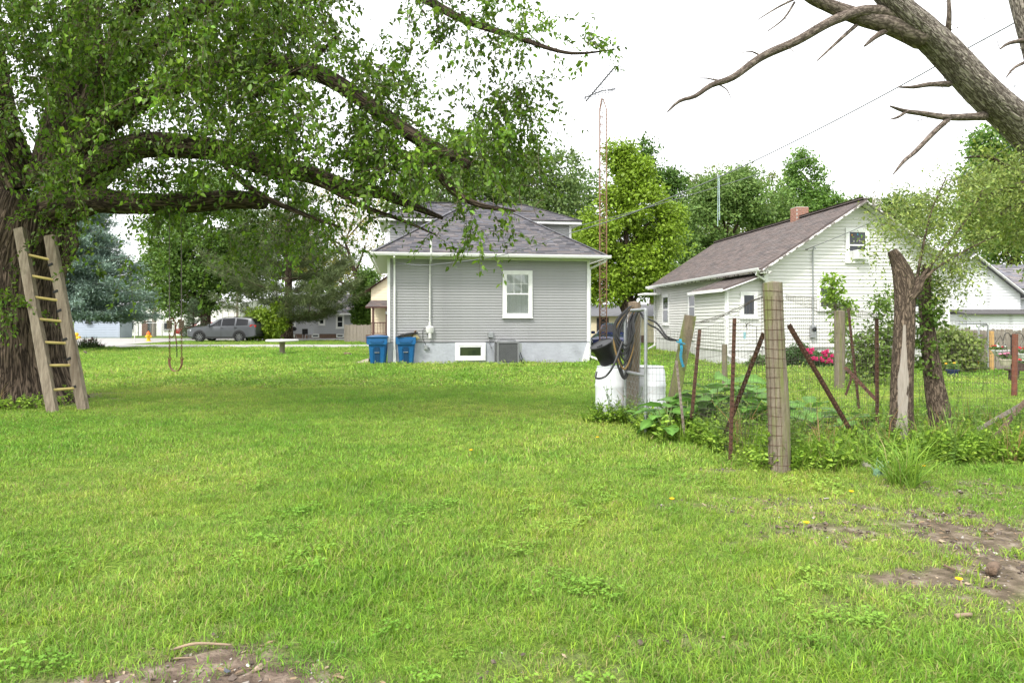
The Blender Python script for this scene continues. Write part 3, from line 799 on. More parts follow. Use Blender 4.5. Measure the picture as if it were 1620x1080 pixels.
# soffit + fascia + gutter
SOFF = M('white_soffit', (.66, .66, .64), (.6, .6, .58), 3, rough=.6)
mb = MB()
mb.bb(-ov, W + ov, -ov, -.0, ze - .06, ze - .035); mb.bb(-ov, -.0, 0, DP, ze - .059, ze - .036); mb.bb(W, W + ov, 0, DP, ze - .059, ze - .036)
mb.build('soffit', SOFF, gh)
mb = MB(); mb.bb(.0, W, -.022, -.004, zt - .02, ze - .062); mb.build('frieze', WHITE, gh)
prof = [(0, 0), (.09, 0), (.115, .06), (.12, .11), (.105, .11), (.10, .07), (.08, .015), (0, .015)]
mb = MB(); mb.prism(prof, lambda p, t: ((-ov - .11, W + ov + .11)[t], -ov - p[0], ze - .085 + p[1])); mb.build('gutter', WHITE, gh)
mb = MB(); mb.prism(prof, lambda p, t: (-ov - p[0], (-ov - .0, DP + ov)[t], ze - .086 + p[1])); mb.build('gutter', WHITE, gh)
mb = MB(); mb.prism(prof, lambda p, t: (W + ov + p[0], (-ov - .0, DP + ov)[t], ze - .086 + p[1])); mb.build('gutter', WHITE, gh)
mb = MB(); mb.bb(-ov, W + ov, -ov - .001, -ov + .02, ze - .09, ze - .0); mb.build('fascia', WHITE, gh)
# upper cross block with its own hip roof
zu = 5.56; y0u, y1u = 3.05, 6.2; xa, xb = -.06, W + .06
mb = MB(); mb.bb(xa, xb, y0u, y1u, 4.0, zu); up_ = mb.build('dormer', SID_GREY, gh)
for a0, a1 in ((xa + .1, 1.6), (W - 1.6, xb - .1)):
    siding(up_, a0, a1, 4.1, zu - .02, .1015, y0u, SID_GREY)
for x in (xa + .045, xb - .045):
    mb = MB(); mb.bb(x - .05, x + .05, y0u - .025, y0u + .04, 4.2, zu); mb.build('corner_trim', WHITE, up_)
mb = MB(); o2 = .36
mb.bb(xa - o2, xb + o2, y0u - o2, y1u + o2, zu, zu + .13); mb.build('fascia', WHITE, up_)
zr = zu + .13; hh = (y1u - y0u) / 2 + o2; ym = (y0u + y1u) / 2
E = [(xa - o2 - .04, y0u - o2 - .04, zr), (xb + o2 + .04, y0u - o2 - .04, zr), (xb + o2 + .04, y1u + o2 + .04, zr), (xa - o2 - .04, y1u + o2 + .04, zr)]
S1, S2 = (xa - o2 + hh * 1.05, ym, zr + hh * .48), (xb + o2 - hh * 1.05, ym, zr + hh * .48)
fu = [[E[0], E[1], S2, S1], [E[1], E[2], S2], [E[2], E[3], S1, S2], [E[3], E[0], S1]]
mb = MB()
for f in fu: slab(mb, f, .025)
r2 = mb.build('roof', ROOF_G, up_)
for f in fu: shingles(r2, f, ROOF_G, tab=.25, course=.125)
mb = MB()
for a, b_ in ((E[0], S1), (E[1], S2), (S1, S2)):
    a, b_ = Vector(a), Vector(b_); m = max(3, int((b_ - a).length / .22))
    for i in range(m):
        k = .7 + .5 * random.random(); mb.bar(a.lerp(b_, i / m) + Vector((0, 0, .022)), a.lerp(b_, min((i + 1.1) / m, 1)) + Vector((0, 0, .028)), .16, .02, (k, k, k))
mb.build('ridge_cap', ROOF_G, r2, usecol=True)
# windows
CURT = M('pale_curtain', (.62, .67, .63), (.47, .52, .48), 2.0, rough=.9, stretch=(7, 1, .25))
x0, x1, z0, z1 = W1.rect(795, 428, 842, 502)
window(gh, x0, x1, z0, z1, y=-.0, trim=.11, back=('curtain', CURT), muntin=(3, 2, 'top'), depth=.06)
x0, x1, z0, z1 = W1.rect(720, 541.5, 768, 570)
window(gh, x0, x1, z0, z1, y=-.005, trim=.13, style='single', depth=.06, panemat=M('basement_glass', (.05, .065, .03), (.02, .03, .018), 3, rough=.08), sill=False)
# downspout, meter and mast
xs_ = W1.u(624)
def downspout(parent, x, y, zt_, zb_, off=.5, w=.065, turn=None):
    mb = MB(); mb.bar((x, y - off, zt_), (x, y - off, zt_ - .06), w, w)
    mb.bar((x, y - off, zt_ - .05), (x, y - .045, zt_ - .22), w * .98, w * .98); mb.bar((x, y - .045, zt_ - .2), (x, y - .045, zb_), w, w)
    return mb
mb = downspout(gh, xs_, -.0, ze - .09, .1, .6); mb.bar((xs_, -.047, .5), (xs_, -.047, .04), .1, .1); mb.build('downspout', WHITE, gh)
mb = MB(); mb.bar((W + ov - .02, -ov + .05, ze - .08), (W + ov - .1, -ov + .1, ze - .22), .06, .06); mb.bar((W + ov - .1, -ov + .1, ze - .2), (W + .06, .1, ze - .42), .06, .06)
mb.bar((W + .06, .1, ze - .40), (W + .06, .1, .16), .06, .06); mb.bar((W + .06, .1, .2), (W + .42, -.25, .05), .07, .06); mb.build('downspout', WHITE, gh)
mb = MB(); mb.prism([(W - .30, 0), (W + .0, 0), (W + .0, .72), (W - .08, .72)], lambda p, t: (p[0], -.006 - .05 * t * (1 if p[1] > .1 else 1), p[1])); mb.build('corner_skirt', WHITE, gh)
xm = W1.u(680); 
CONDUIT = M('grey_white_conduit', (.66, .66, .64), (.52, .52, .50), 8, rough=.5)
mb = MB(); mb.tube([(xm, -.07, 1.15), (xm, -.07, 3.55), (xm + .03, -.10, 3.75)], .032, 10); mb.tube([(xm + .02, -.42, 3.70), (xm + .02, -.66, 3.9), (xm + .02, -.66, 4.52)], .036, 10)
mb.tube([(xm, -.07, 3.55), (xm + .01, -.2, 3.68), (xm + .02, -.42, 3.72)], .033, 10)
for z in (1.6, 2.4, 3.2): mb.bb(xm - .05, xm + .05, -.035, -.016, z - .015, z + .015)
mast = mb.build('service_mast', CONDUIT, gh, smooth=True)
zm = W1.z(681, 520)
mb = MB(); mb.lathe([(.02, -.16), (.13, -.15), (.155, -.05), (.15, .06), (.10, .10)], (xm, -.03, zm), 20, axis='z'); mb.tube([(xm, -.1, zm - .12), (xm, -.1, zm - .34)], .06, 12); mb.tube([(xm, -.08, zm + .08), (xm, -.07, zm + .24)], .05, 12)
mb.build('electric_meter', CONDUIT, gh, smooth=True)
mb = MB(); xo = W1.u(674); mb.bb(xo - .07, xo + .05, -.08, -.006, .5, .66); mb.build('outlet_box', GALV, gh, bevel=.006)
mb = MB(); mb.tube([(xo, -.03, .66), (xo - .12, -.03, .9), (xo - .12, -.03, 1.2), (xm - .1, -.05, 1.33)], .01, 6); mb.tube([(xo + .04, -.06, .58), (xo + .14, -.07, .55), (xo + .12, -.06, .47)], .009, 6); mb.build('cable', BLACK, gh)
mb = MB(); xd = W1.u(776); mb.bb(xd - .09, xd + .09, -.10, -.005, .93, 1.13); mb.build('disconnect_box', GALV, gh, bevel=.008)
mb = MB(); mb.tube([(xd - .03, -.05, .93), (xd - .05, -.06, .7), (xd + .02, -.2, .55)], .016, 8); mb.build('cable', M('cable_grey', (.16, .16, .17)), gh)

# air conditioner
xc = (W1.u(779) + W1.u(816)) / 2
cw = (W1.u(812) - W1.u(781))
acw = gh.matrix_basis
def gl(x, y, z=0):
    return Vector((W1.x0 + x * W1.c - y * W1.s, W1.y0 + x * W1.s + y * W1.c, z))
ac = thing('air_conditioner', 'grey outdoor air conditioner with louvered sides against the house foundation', 'air conditioner', gl(xc, -.62), GH_YAW, local=True)
AC = M('ac_grey_metal', (.20, .205, .21), (.16, .165, .17), 6, rough=.55)
h = .80; q = cw / 2
mb = MB(); mb.bb(-q * .94, q * .94, -q * .94, q * .94, .06, h - .06); mb.build('coil', M('coil_dark', (.05, .052, .055), (.03, .03, .03), 60, rough=.6), ac)
mb = MB()
for sx in (-1, 1):
    for sy in (-1, 1): mb.bb(sx * q - .03, sx * q + .03, sy * q - .03, sy * q + .03, .03, h - .03)
mb.bb(-q - .02, q + .02, -q - .02, q + .02, 0, .06); mb.build('frame', AC, ac, bevel=.006)
for i in range(22):
    z = .09 + i * .029
    mb = MB(); mb.bb(-q + .03, q - .03, -q - .012, -q + .005, z, z + .012); mb.bb(-q - .012, -q + .005, -q + .03, q - .03, z, z + .012); mb.bb(q - .005, q + .012, -q + .03, q - .03, z, z + .012)
    mb.build('louver', AC, ac)
mb = MB(); mb.bb(-q - .03, q + .03, -q - .03, q + .03, h - .05, h); mb.lathe([(q * .95, h), (q * .9, h + .05), (q * .8, h + .055), (q * .78, h + .02)], (0, 0, 0), 24); mb.build('lid', AC, ac, smooth=True)
mb = MB()
for i in range(12):
    a = i * math.pi / 12; mb.bar((math.cos(a) * q * .8, math.sin(a) * q * .8, h + .05), (-math.cos(a) * q * .8, -math.sin(a) * q * .8, h + .05), .008, .008)
mb.build('fan_guard', BLACK, ac)
mb = MB(); mb.bb(q + .0, q + .14, -q + .02, -q + .30, .42, .74); mb.build('control_box', GALV, ac, bevel=.01)
mb = MB(); mb.tube([(q + .1, -q + .2, .42), (q + .16, -q + .1, .2), (q + .12, -q + .12, .05), (q + .2, -q - .05, .03)], .014, 7); mb.tube([(q + .05, -q + .2, .42), (q + .09, -q + .1, .15), (q + .22, -q + .12, .04)], .012, 7); mb.build('cable', BLACK, ac)
mb = MB(); mb.bb(q * .45, q * .8, -q - .016, -q - .0125, h - .035, h - .015); mb.build('badge', GALV, ac)

# blue bins
BLUE = M('blue_bin_plastic', (.010, .115, .30), (.009, .09, .235), 3, rough=.42, c3=(.03, .14, .27), c3lo=.55, c3hi=.8, c3scale=2.5)
BLUE_LID = M('blue_lid_plastic', (.013, .10, .25), (.01, .075, .19), 4, rough=.4)
def bin_(name, label, loc, rz, lid_open, group):
    t = thing(name, label, 'bin', loc, rz, group=group, local=True)
    w0, w1, d0, d1, H = .25, .33, .27, .37, .95
    mb = MB()
    def ring(w, d, z, r=.05): return [(-w + r, -d, z), (w - r, -d, z), (w, -d + r, z), (w, d - r, z), (w - r, d, z), (-w + r, d, z), (-w, d - r, z), (-w, -d + r, z)]
    lev = [ring(w0, d0, .02), ring(w0 + .02, d0 + .03, .25), ring(w1 - .025, d1 - .03, .70), ring(w1, d1, .735), ring(w1 + .01, d1 + .01, H)]
    v = [p for L in lev for p in L]; f = [tuple(range(7, -1, -1)), tuple(range(32, 40))]
    f += [(i * 8 + j, i * 8 + (j + 1) % 8, (i + 1) * 8 + (j + 1) % 8, (i + 1) * 8 + j) for i in range(4) for j in range(8)]
    mb.add(v, f); mb.build('body', BLUE, t, bevel=.01)
    mb = MB(); mb.prism([(-w1 - .0, .70), (w1 + .0, .70), (w1 + .03, .76), (w1 + .03, H + .01), (-w1 - .03, H + .01), (-w1 - .03, .76)], lambda p, s: (p[0], -d1 - .005 - .022 * s, p[1])); mb.build('front_band', BLUE, t, bevel=.008)
    mb = MB(); mb.prism([(-.20, .755), (.20, .755), (.25, .86), (-.25, .86)], lambda p, s: (p[0], -d1 - .02 - .03 * s, p[1])); mb.build('rim_lip', BLUE_LID, t, bevel=.005)
    mb = MB(); mb.prism([(-.085, .04), (.085, .04), (.085, .60), (-.085, .60)], lambda p, s: (p[0], -d0 - .012 - (.085 * (p[1] / .7)) - .005 * s, p[1])); mb.build('grab_recess_shade', M('bin_recess_shade', (.006, .05, .125)), t)  # recess shade painted as a darker blue sheet, proud of the bin front
    mb = MB(); mb.bar((-.085, -d1 + .015, .42), (.085, -d1 + .015, .42), .022, .022); mb.build('grab_bar', GALV, t)
    for s in (-1, 1):
        mb = MB(); mb.prism([(s * .13, .05), (s * .22, .05), (s * .27, .60), (s * .12, .60)][::s], lambda p, q_: (p[0], -d0 - .005 - (.11 * (p[1] / .7)) * .78 - .012 * q_, p[1])); mb.build('rib', BLUE, t, bevel=.004)
        mb = MB(); mb.lathe([(.12, -.03), (.125, -.02), (.125, .02), (.12, .03)], (s * (w0 + .09), d0 + .02, .125), 18, axis='x'); mb.build('wheel', BLACK, t, smooth=True)
    mb = MB(); mb.bar((-w1 - .02, d1 + .05, H - .02), (w1 + .02, d1 + .05, H - .02), .03, .03); mb.build('handle', BLUE, t)
    # lid: shallow dome, hinged at the back
    mb = MB(); xs2 = [-w1 - .045, -w1 * .7, 0, w1 * .7, w1 + .045]; ys2 = [-d1 - .06, -d1 * .6, 0, d1 * .6, d1 + .05]
    zz2 = lambda i, j: .0 + .055 * (1 - abs(i - 2) / 2) ** .6 * (1 - abs(j - 2) / 2) ** .6
    v = [(xs2[i], ys2[j] , zz2(i, j)) for j in range(5) for i in range(5)] + [(xs2[i], ys2[j], -.03) for j in range(5) for i in range(5)]
    f = [(j * 5 + i, j * 5 + i + 1, (j + 1) * 5 + i + 1, (j + 1) * 5 + i) for j in range(4) for i in range(4)] + [(25 + (j + 1) * 5 + i, 25 + (j + 1) * 5 + i + 1, 25 + j * 5 + i + 1, 25 + j * 5 + i) for j in range(4) for i in range(4)]
    f += [(i + 1, i, 25 + i, 25 + i + 1) for i in range(4)] + [(20 + i, 21 + i, 46 + i, 45 + i) for i in range(4)] + [(5 * j, 5 * j + 5, 30 + 5 * j, 25 + 5 * j) for j in range(4)] + [(5 * j + 9, 5 * j + 4, 29 + 5 * j, 34 + 5 * j) for j in range(4)]
    mb.add(v, f); L = mb.build('lid', BLUE_LID if not lid_open else BLACK, t, smooth=True)
    L.location = (0, 0, H + .035)
    if lid_open: L.rotation_euler = (R(0), R(-11), R(6)); L.location = (.02, .0, H + .115)
    return t
bl, br = G(595.5, 576.2), G(641.5, 575.4)
bin_('wheeled_bin', 'blue wheeled bin with its lid shut at the house corner', (bl.x, bl.y + .35, 0), R(3), False, 'blue wheeled bins at the house corner')
bin_('wheeled_bin', 'overfilled blue wheeled bin with its black lid propped askew', (br.x, br.y + .35, 0), R(2), True, 'blue wheeled bins at the house corner')
mb = MB(); rgb_ = np.random.default_rng(5)
c0 = Vector((br.x + .33, br.y + .15, 1.0))
for i in range(14):
    p = c0 + Vector(rgb_.normal(size=3) * .045) + Vector((.02, 0, -.02)); mb.lathe([(.01, -.05), (.055, -.03), (.06, .02), (.02, .05)], p, 7)
tag(mb.build('foam_stuffing', M('cream_foam', (.66, .58, .36), (.50, .42, .22), 20, rough=.95), smooth=True), 'pale yellow foam bulging out of the overfilled blue bin', 'foam')
mb = MB(); mb.bar((br.x + .18, br.y + .2, .92), (br.x + .36, br.y + .1, 1.19), .10, .02)
tag(mb.build('wood_offcut', M('brown_scrap_board', (.22, .14, .085), (.14, .09, .055), 12, rough=.8)), 'brown board offcut sticking up from the overfilled blue bin', 'board')
mb = MB(); mb.box((br.x + .08, br.y + .3, 1.0), (.5, .35, .03), Matrix.Rotation(R(-12), 3, 'Y'))
tag(mb.build('foam_sheet', M('cream_foam', (.66, .58, .36))), 'yellowish foam panel lying under the black bin lid', 'foam')
# ------------------------------------------------------------------ white gabled house
WH_YAW = math.atan(.0926)
W2 = Wall((1211 - CX) / F * 24.0, 24.0, WH_YAW)
SID_W = M('cream_white_siding', (.66, .655, .63), (.61, .605, .58), .9, rough=.55, c3=(.62, .60, .53), c3lo=.6, c3hi=.95, c3scale=.6)
ROOF_B = M('brown_shingle', (.135, .115, .108), (.105, .088, .083), 20, rough=.95, bump=.4, bscale=150, attr=True)
PEEL = M('peeling_white_paint', (.78, .77, .74), (.66, .65, .62), 3, rough=.8, c3=(.17, .155, .14), c3lo=.50, c3hi=.53, c3scale=7)
wh = thing('white_house', 'cream white gabled house with brown shingle roof and peeling rake boards', 'house', (W2.x0, W2.y0, 0), WH_YAW, local=True)
xp = W2.u(1358); WW = 2 * xp; LL = 12.8
zs2 = .64; zew = 3.52; zrw = 5.80
mb = MB(); mb.bb(.02, WW - .02, .02, LL - .02, zs2 - .01, zew)
mb.prism([(.02, zew), (WW - .02, zew), (xp, zrw - .12)], lambda p, t: (p[0], .02 + t * (LL - .04), p[1])); mb.build('wall', SID_W, wh)
mb = MB(); mb.bb(.03, WW - .03, .03, LL - .03, -.1, zs2 - .012); mb.build('foundation', M('white_block_foundation', (.62, .62, .60), (.5, .5, .48), 3, rough=.9, bump=.3, bscale=15), wh)
sl = (zrw - .12 - zew) / xp
def gclip(z):
    if z < zew: return .08, WW - .08
    dlt = (z - zew) / sl
    return dlt + .02, WW - dlt - .02
siding(wh, 0, WW, zs2, zrw - .2, .125, .02, SID_W, clip=gclip, proud=.026)
siding(wh, .08, LL, zs2, zew - .05, .125, .02, SID_W, axis='y', sign=-1, proud=.026)
for x in (.035, WW - .035):
    mb = MB(); mb.bb(x - .05, x + .05, -.03, .07, zs2 - .02, zew - .02); mb.build('corner_trim', WHITE, wh)
mb = MB(); mb.bb(-.012, WW + .012, -.025, .012, zs2 - .05, zs2 - .003); mb.build('water_table', M('grey_trim', (.45, .45, .42)), wh)  # plain mid grey strip along the foot of the siding
# roof
oe, of = .36, .42; t_ = .06
zl = zew + .06 - oe * (zrw - zew) / xp
f1 = [(-oe, LL + .3, zl), (-oe, -of, zl), (xp, -of, zrw), (xp, LL + .3, zrw)]
f2 = [(WW + oe, -of, zl), (WW + oe, LL + .3, zl), (xp, LL + .3, zrw), (xp, -of, zrw)]
mb = MB(); slab(mb, f1, t_); slab(mb, f2, t_); wr_ = mb.build('roof', M('brown_roof_deck', (.12, .095, .09)), wh)
bc = [(1, 1, 1), (1.15, 1.08, 1.05), (.85, .85, .87), (.95, .92, .9), (1.08, 1.02, 1)]
for f in (f1, f2): shingles(wr_, f, ROOF_B, tab=.32, course=.15, colors=bc, thick=.009)
mb = MB()
for i in range(48):
    y = -of + i * (LL + .7) / 48; k = .85 + .3 * random.random(); mb.box((xp, y + .14, zrw + .022), (.24, .29, .03), None, (k, k, k))
mb.build('ridge_cap', ROOF_B, wr_, usecol=True)
# rake boards with peeling paint, soffits
mb = MB()
for s in (-1, 1):
    a = Vector((xp, -of - .012, zrw - .09)); b_ = Vector((xp + s * (xp + oe), -of - .012, zl - .09))
    mb.bar(a, b_, .045, .17, up=(0, 1, 0))
mb.build('rake_board', PEEL, wh)
mb = MB()
for s in (-1, 1):
    a = Vector((xp, -of * .5, zrw - .10)); b_ = Vector((xp + s * (xp + oe), -of * .5, zl - .10)); mb.bar(a, b_, of - .05, .02, up=(0, 1, 0)) if False else None
    n_ = Vector((s * (zrw - zl), 0, (xp + oe))).normalized()
    q0 = [Vector((xp, -of + .02, zrw - .075)), Vector((xp + s * (xp + oe), -of + .02, zl - .075)), Vector((xp + s * (xp + oe), .0, zl - .075)), Vector((xp, .0, zrw - .075))]
    slab(mb, q0, .015)
mb.build('soffit', SOFF, wh)
mb = MB(); mb.prism(prof, lambda p, t: (-oe - p[0], (-of - .02, LL + .3)[t], zl - .07 + p[1])); mb.build('gutter', WHITE, wh)
mb = MB(); mb.bb(-oe, 0, -.0, LL, zl - .10, zl - .08); mb.bb(-oe - .001, -oe + .02, -of, LL + .3, zl - .12, zl - .055); mb.bb(-oe, .02, -of - .005, -.0, zl - .16, zl - .07); mb.build('eave_box', PEEL, wh)
# chimney
CHB = M('old_brick', (.36, .19, .14), (.26, .13, .095), 14, rough=.9, bump=.3)
yc = 4.2; xch = xp + .05
mb = MB(); mb.bb(xch - .25, xch + .25, yc - .25, yc + .25, 5.3, 6.26); ch = mb.build('chimney', M('mortar_grey', (.45, .42, .38), (.36, .34, .31), 15, rough=.95), wh)
for r_ in range(9):
    for face in range(4):
        for i in range(3):
            mb = MB(); off_ = (.09 if r_ % 2 else 0); z = 5.56 + r_ * .076; aa = -.245 + i * .175 + off_ - .05 * (r_ % 2); bb_ = min(aa + .16, .255)
            if face < 2:
                y = yc + (-.255 if face == 0 else .255); mb.bb(xch + aa, xch + bb_, y - .008, y + .008, z, z + .064)
            else:
                x = xch + (-.255 if face == 2 else .255); mb.bb(x - .008, x + .008, yc + aa, yc + bb_, z, z + .064)
            mb.build('brick', CHB, ch)
# windows of the gable
INT = M('dark_interior', (.03, .032, .036), (.015, .016, .018), 2, rough=.8)
x0, x1, z0, z1 = W2.rect(1337, 361, 1374, 415); wg = window(wh, x0, x1, z0, z1, trim=.10, depth=.055)
zmid = z0 + .1 + (z1 - z0 - .2) * .33
wac = thing('window_air_conditioner', 'white window air conditioner in the gable window of the white house', 'air conditioner', (0, 0, 0))
ORG[wac.name] = np.zeros(3); wac.location = (W2.x0, W2.y0, 0); wac.rotation_euler = (0, 0, WH_YAW)
mb = MB(); xm2 = (x0 + x1) / 2; mb.bb(xm2 - .17, xm2 + .27, -.30, -.03, z0 + .10, z0 + .42); mb.build('housing', WHITE, wac, bevel=.01)
mb = MB()
for i in range(7): mb.bb(xm2 - .13, xm2 + .08, -.306, -.299, z0 + .14 + i * .036, z0 + .155 + i * .036)
mb.build('vent_slat', M('vent_grey', (.35, .35, .34)), wac)
mb = MB()
for i in range(6): mb.bb(xm2 - .29 + i * .02, xm2 - .28 + i * .02, -.07, -.055, z0 + .10, z0 + .40)
mb.build('accordion_panel', WHITE, wac)
for px_, py_, c in ((1347, 372, (.5, .25, .05)), (1356, 371, (.05, .25, .35)), (1362, 373, (.1, .35, .1)), (1350, 382, (.3, .3, .3)), (1359, 381, (.28, .2, .34))):
    mb = MB(); mb.box((W2.u(px_), -.034, W2.z(px_, py_)), (.045, .004, .06)); mb.build('window_sticker', M('sticker_%d' % px_, c), wg)
x0, x1, z0, z1 = W2.rect(1292, 449, 1326, 491); window(wh, x0, x1, z0, z1, trim=.09, depth=.055)
x0, x1, z0, z1 = W2.rect(1440, 446, 1472, 491); window(wh, x0, x1, z0, z1, trim=.09, depth=.055)
x0, x1, z0, z1 = W2.rect(1310, 562, 1336, 583); window(wh, x0, x1, max(z0, .05), z1, y=.03, trim=.05, style='single', depth=.05, sill=False)
# side wall windows (local y positions found from the receding wall)
def side_y(px):      # point on the left wall plane x=0
    k = (px - CX) / F   # (x0 - s*t) = k*(y0 + c*t)
    return (W2.x0 - k * W2.y0) / (k * W2.c + W2.s)
for pa, pb, ya, yb in ((1048, 1058.5, 466, 514), (1089, 1101, 463, 507)):
    ta, tb = side_y(pb), side_y(pa); dd = W2.y0 + W2.c * (ta + tb) / 2
    window(wh, ta, tb, EYE - (yb - HY) / F * dd, EYE - (ya - HY) / F * dd, y=.02, trim=.10, axis='y', sign=-1, depth=.05)
# lean-to entry on the left wall
lx, ly0, ly1 = -1.32, .28, 3.35; zt0, zt1 = 2.72, 3.18
mb = MB(); mb.prism([(lx, zs2 - .15), (-.0, zs2 - .15), (-.0, zt1 - .03), (lx, zt0 - .03)], lambda p, t: (p[0], ly0 + t * (ly1 - ly0), p[1])); lt = mb.build('lean_to', SID_W, wh)
mb = MB(); mb.bb(lx + .01, 0, ly0 + .01, ly1 - .01, -.1, zs2 - .152); mb.build('foundation', MATS['white_block_foundation'], lt)
siding(lt, lx + .06, -.02, zs2 - .15, zt1 - .1, .125, ly0, SID_W, clip=lambda z: (lx + .06 if z < zt0 - .08 else lx + .06 + (z - zt0 + .08) / (zt1 - zt0) * 1.3, -.02), proud=.026)
siding(lt, ly0 + .06, ly1, zs2 - .15, zt0 - .1, .125, lx, SID_W, axis='y', sign=-1, proud=.026)
mb = MB(); mb.bb(lx - .03, lx + .06, ly0 - .03, ly0 + .06, zs2 - .15, zt0 - .06); mb.build('corner_trim', WHITE, lt)
fl_ = [(lx - .22, ly1 + .15, zt0 - .06), (lx - .22, ly0 - .22, zt0 - .06), (.06, ly0 - .22, zt1 + .06), (.06, ly1 + .15, zt1 + .06)]
mb = MB(); slab(mb, fl_, .05); lr = mb.build('lean_to_roof', M('brown_roof_deck', (.12, .095, .09)), wh); shingles(lr, fl_, ROOF_B, tab=.32, course=.15, colors=bc, thick=.009)
mb = MB(); mb.bar((lx - .22, ly0 - .235, zt0 - .13), (.06, ly0 - .235, zt1 - .01), .03, .14, up=(0, 1, 0)); mb.bb(lx - .26, lx - .2, ly0 - .22, ly1 + .15, zt0 - .16, zt0 - .05); mb.build('fascia', WHITE, lr)
mb = MB(); mb.bar((lx + .03, ly0 - .06, zt0 - .16), (lx + .03, ly0 - .06, .32), .06, .07); mb.bar((lx + .03, ly0 - .06, .34), (lx + .75, ly0 - .5, .1), .07, .06); mb.build('downspout', WHITE, lt)
W3 = Wall(W2.x0 - ly0 * W2.s, W2.y0 + ly0 * W2.c, WH_YAW)
x0, x1, z0, z1 = W3.rect(1170.5, 461, 1198, 503); window(lt, x0, x1, z0, z1, y=ly0, trim=.09, style='single', depth=.06)
mb = MB(); mb.bar((-oe - .03, -.25, zl - .05), (-oe - .03, -.12, zl - .2), .06, .06); mb.bar((-oe - .03, -.12, zl - .18), (-.06, -.05, zl - .36), .06, .06); mb.bar((-.06, -.06, zl - .34), (-.06, -.06, zt1 - .0), .06, .06); mb.build('downspout', WHITE, wh)
mb = MB(); mb.bar((-.06, LL - .02, zl - .08), (-.06, LL - .02, .2), .07, .07); mb.bar((-.06, LL, .22), (-.55, LL - .5, .06), .07, .06); mb.build('downspout', WHITE, wh)
mb = MB(); mb.bb(-.9, -.02, LL - 1.0, LL + .3, 2.9, 3.0); mb.build('porch_roof', WHITE, wh)
# conduit and meter
xk = W2.u(1284.5)
mb = MB(); mb.tube([(xk, -.06, W2.z(1284, 520)), (xk, -.06, W2.z(1284, 398)), (xk + .03, -.1, W2.z(1284, 391)), (xk + .08, -.12, W2.z(1284, 394))], .027, 8); mb.tube([(xk, -.05, W2.z(1284, 532)), (xk, -.05, W2.z(1284, 541))], .02, 8); mb.build('service_mast', GALV, wh, smooth=True)
mb = MB(); mb.bb(xk - .10, xk + .12, -.12, -.015, W2.z(1284, 534), W2.z(1284, 515)); mbx = mb.build('meter_box', GALV, wh, bevel=.01)
mb = MB(); mb.lathe([(.075, -.16), (.075, -.12)], (xk + .02, 0, W2.z(1284, 521)), 16, axis='y'); mb.build('dial', DARKGLASS, mbx, smooth=True)
mb = MB(); hk = W2.u(1275); mb.tube([(hk - .06, -.08, W2.z(1275, 395)), (hk + .02, -.08, W2.z(1275, 395))], .02, 6); mb.build('insulator', BLACK, wh)

# ------------------------------------------------------------------ neighbour's white outbuilding behind the board fence
nb = thing('white_outbuilding', 'weathered white sided outbuilding with grey roof and low side shed', 'outbuilding', (GX(1536, 31)), 0, local=True)
SID_N = M('white_weathered_siding', (.74, .75, .76), (.62, .63, .64), 1.5, rough=.7, c3=(.42, .42, .42), c3lo=.6, c3hi=.75, c3scale=2)
px2m = 31 / F
ng_, ne = 4.55, 2.75; hw = 2.25
mb = MB(); mb.prism([(-hw, 0), (hw, 0), (hw, ne), (0, ng_), (-hw, ne)], lambda p, t: (p[0], t * 5.0, p[1])); mb.build('wall', SID_N, nb)
siding(nb, -hw, hw, 1.9, ng_ - .1, .13, 0, SID_N, clip=lambda z: (-hw + .04, hw - .04) if z < ne else (-hw + (z - ne) / (ng_ - ne) * hw + .03, hw - (z - ne) / (ng_ - ne) * hw - .03))
ROOF_N = M('grey_shingle', (.20, .20, .21), (.15, .15, .16), 20, rough=.95, attr=True)
g1f = [(-hw - .25, 5.2, ne - .14), (-hw - .25, -.3, ne - .14), (0, -.3, ng_ + .06), (0, 5.2, ng_ + .06)]; g2f = [(hw + .25, -.3, ne - .14), (hw + .25, 5.2, ne - .14), (0, 5.2, ng_ + .06), (0, -.3, ng_ + .06)]
mb = MB(); slab(mb, g1f, .06); slab(mb, g2f, .06); nr = mb.build('roof', M('grey_roof_deck', (.16, .16, .17)), nb)
for f in (g1f, g2f): shingles(nr, f, ROOF_N, tab=.35, course=.16)
mb = MB()
for s in (-1, 1): mb.bar((0, -.32, ng_ - .02), (s * (hw + .25), -.32, ne - .22), .035, .15, up=(0, 1, 0))
mb.build('rake_board', WHITE, nb)
mb = MB(); mb.bb(hw + .002, 7.5, 1.6, 6, 0, 2.72); mb.build('wing', SID_N, nb)
siding(nb, hw + .02, 7.5, 1.9, 2.6, .13, 1.6, SID_N)
wf = [(hw - .1, 1.2, 2.72), (7.6, 1.2, 2.72), (7.6, 4.6, 4.45), (hw - .1, 4.6, 4.45)]
mb = MB(); slab(mb, wf, .06); wr2 = mb.build('wing_roof', M('grey_roof_deck', (.16, .16, .17)), nb); shingles(wr2, wf, ROOF_N, tab=.35, course=.16)
mb = MB(); mb.bb(hw - .1, 7.6, 1.08, 1.2, 2.58, 2.72); mb.build('fascia', WHITE, nb)
mb = MB(); mb.bb(-1.1, 7.5, -1.4, -.02, 0, 1.84); shd = mb.build('side_shed', SID_N, nb)
siding(shd, -1.1, 7.5, .1, 1.84, .13, -1.4, SID_N)
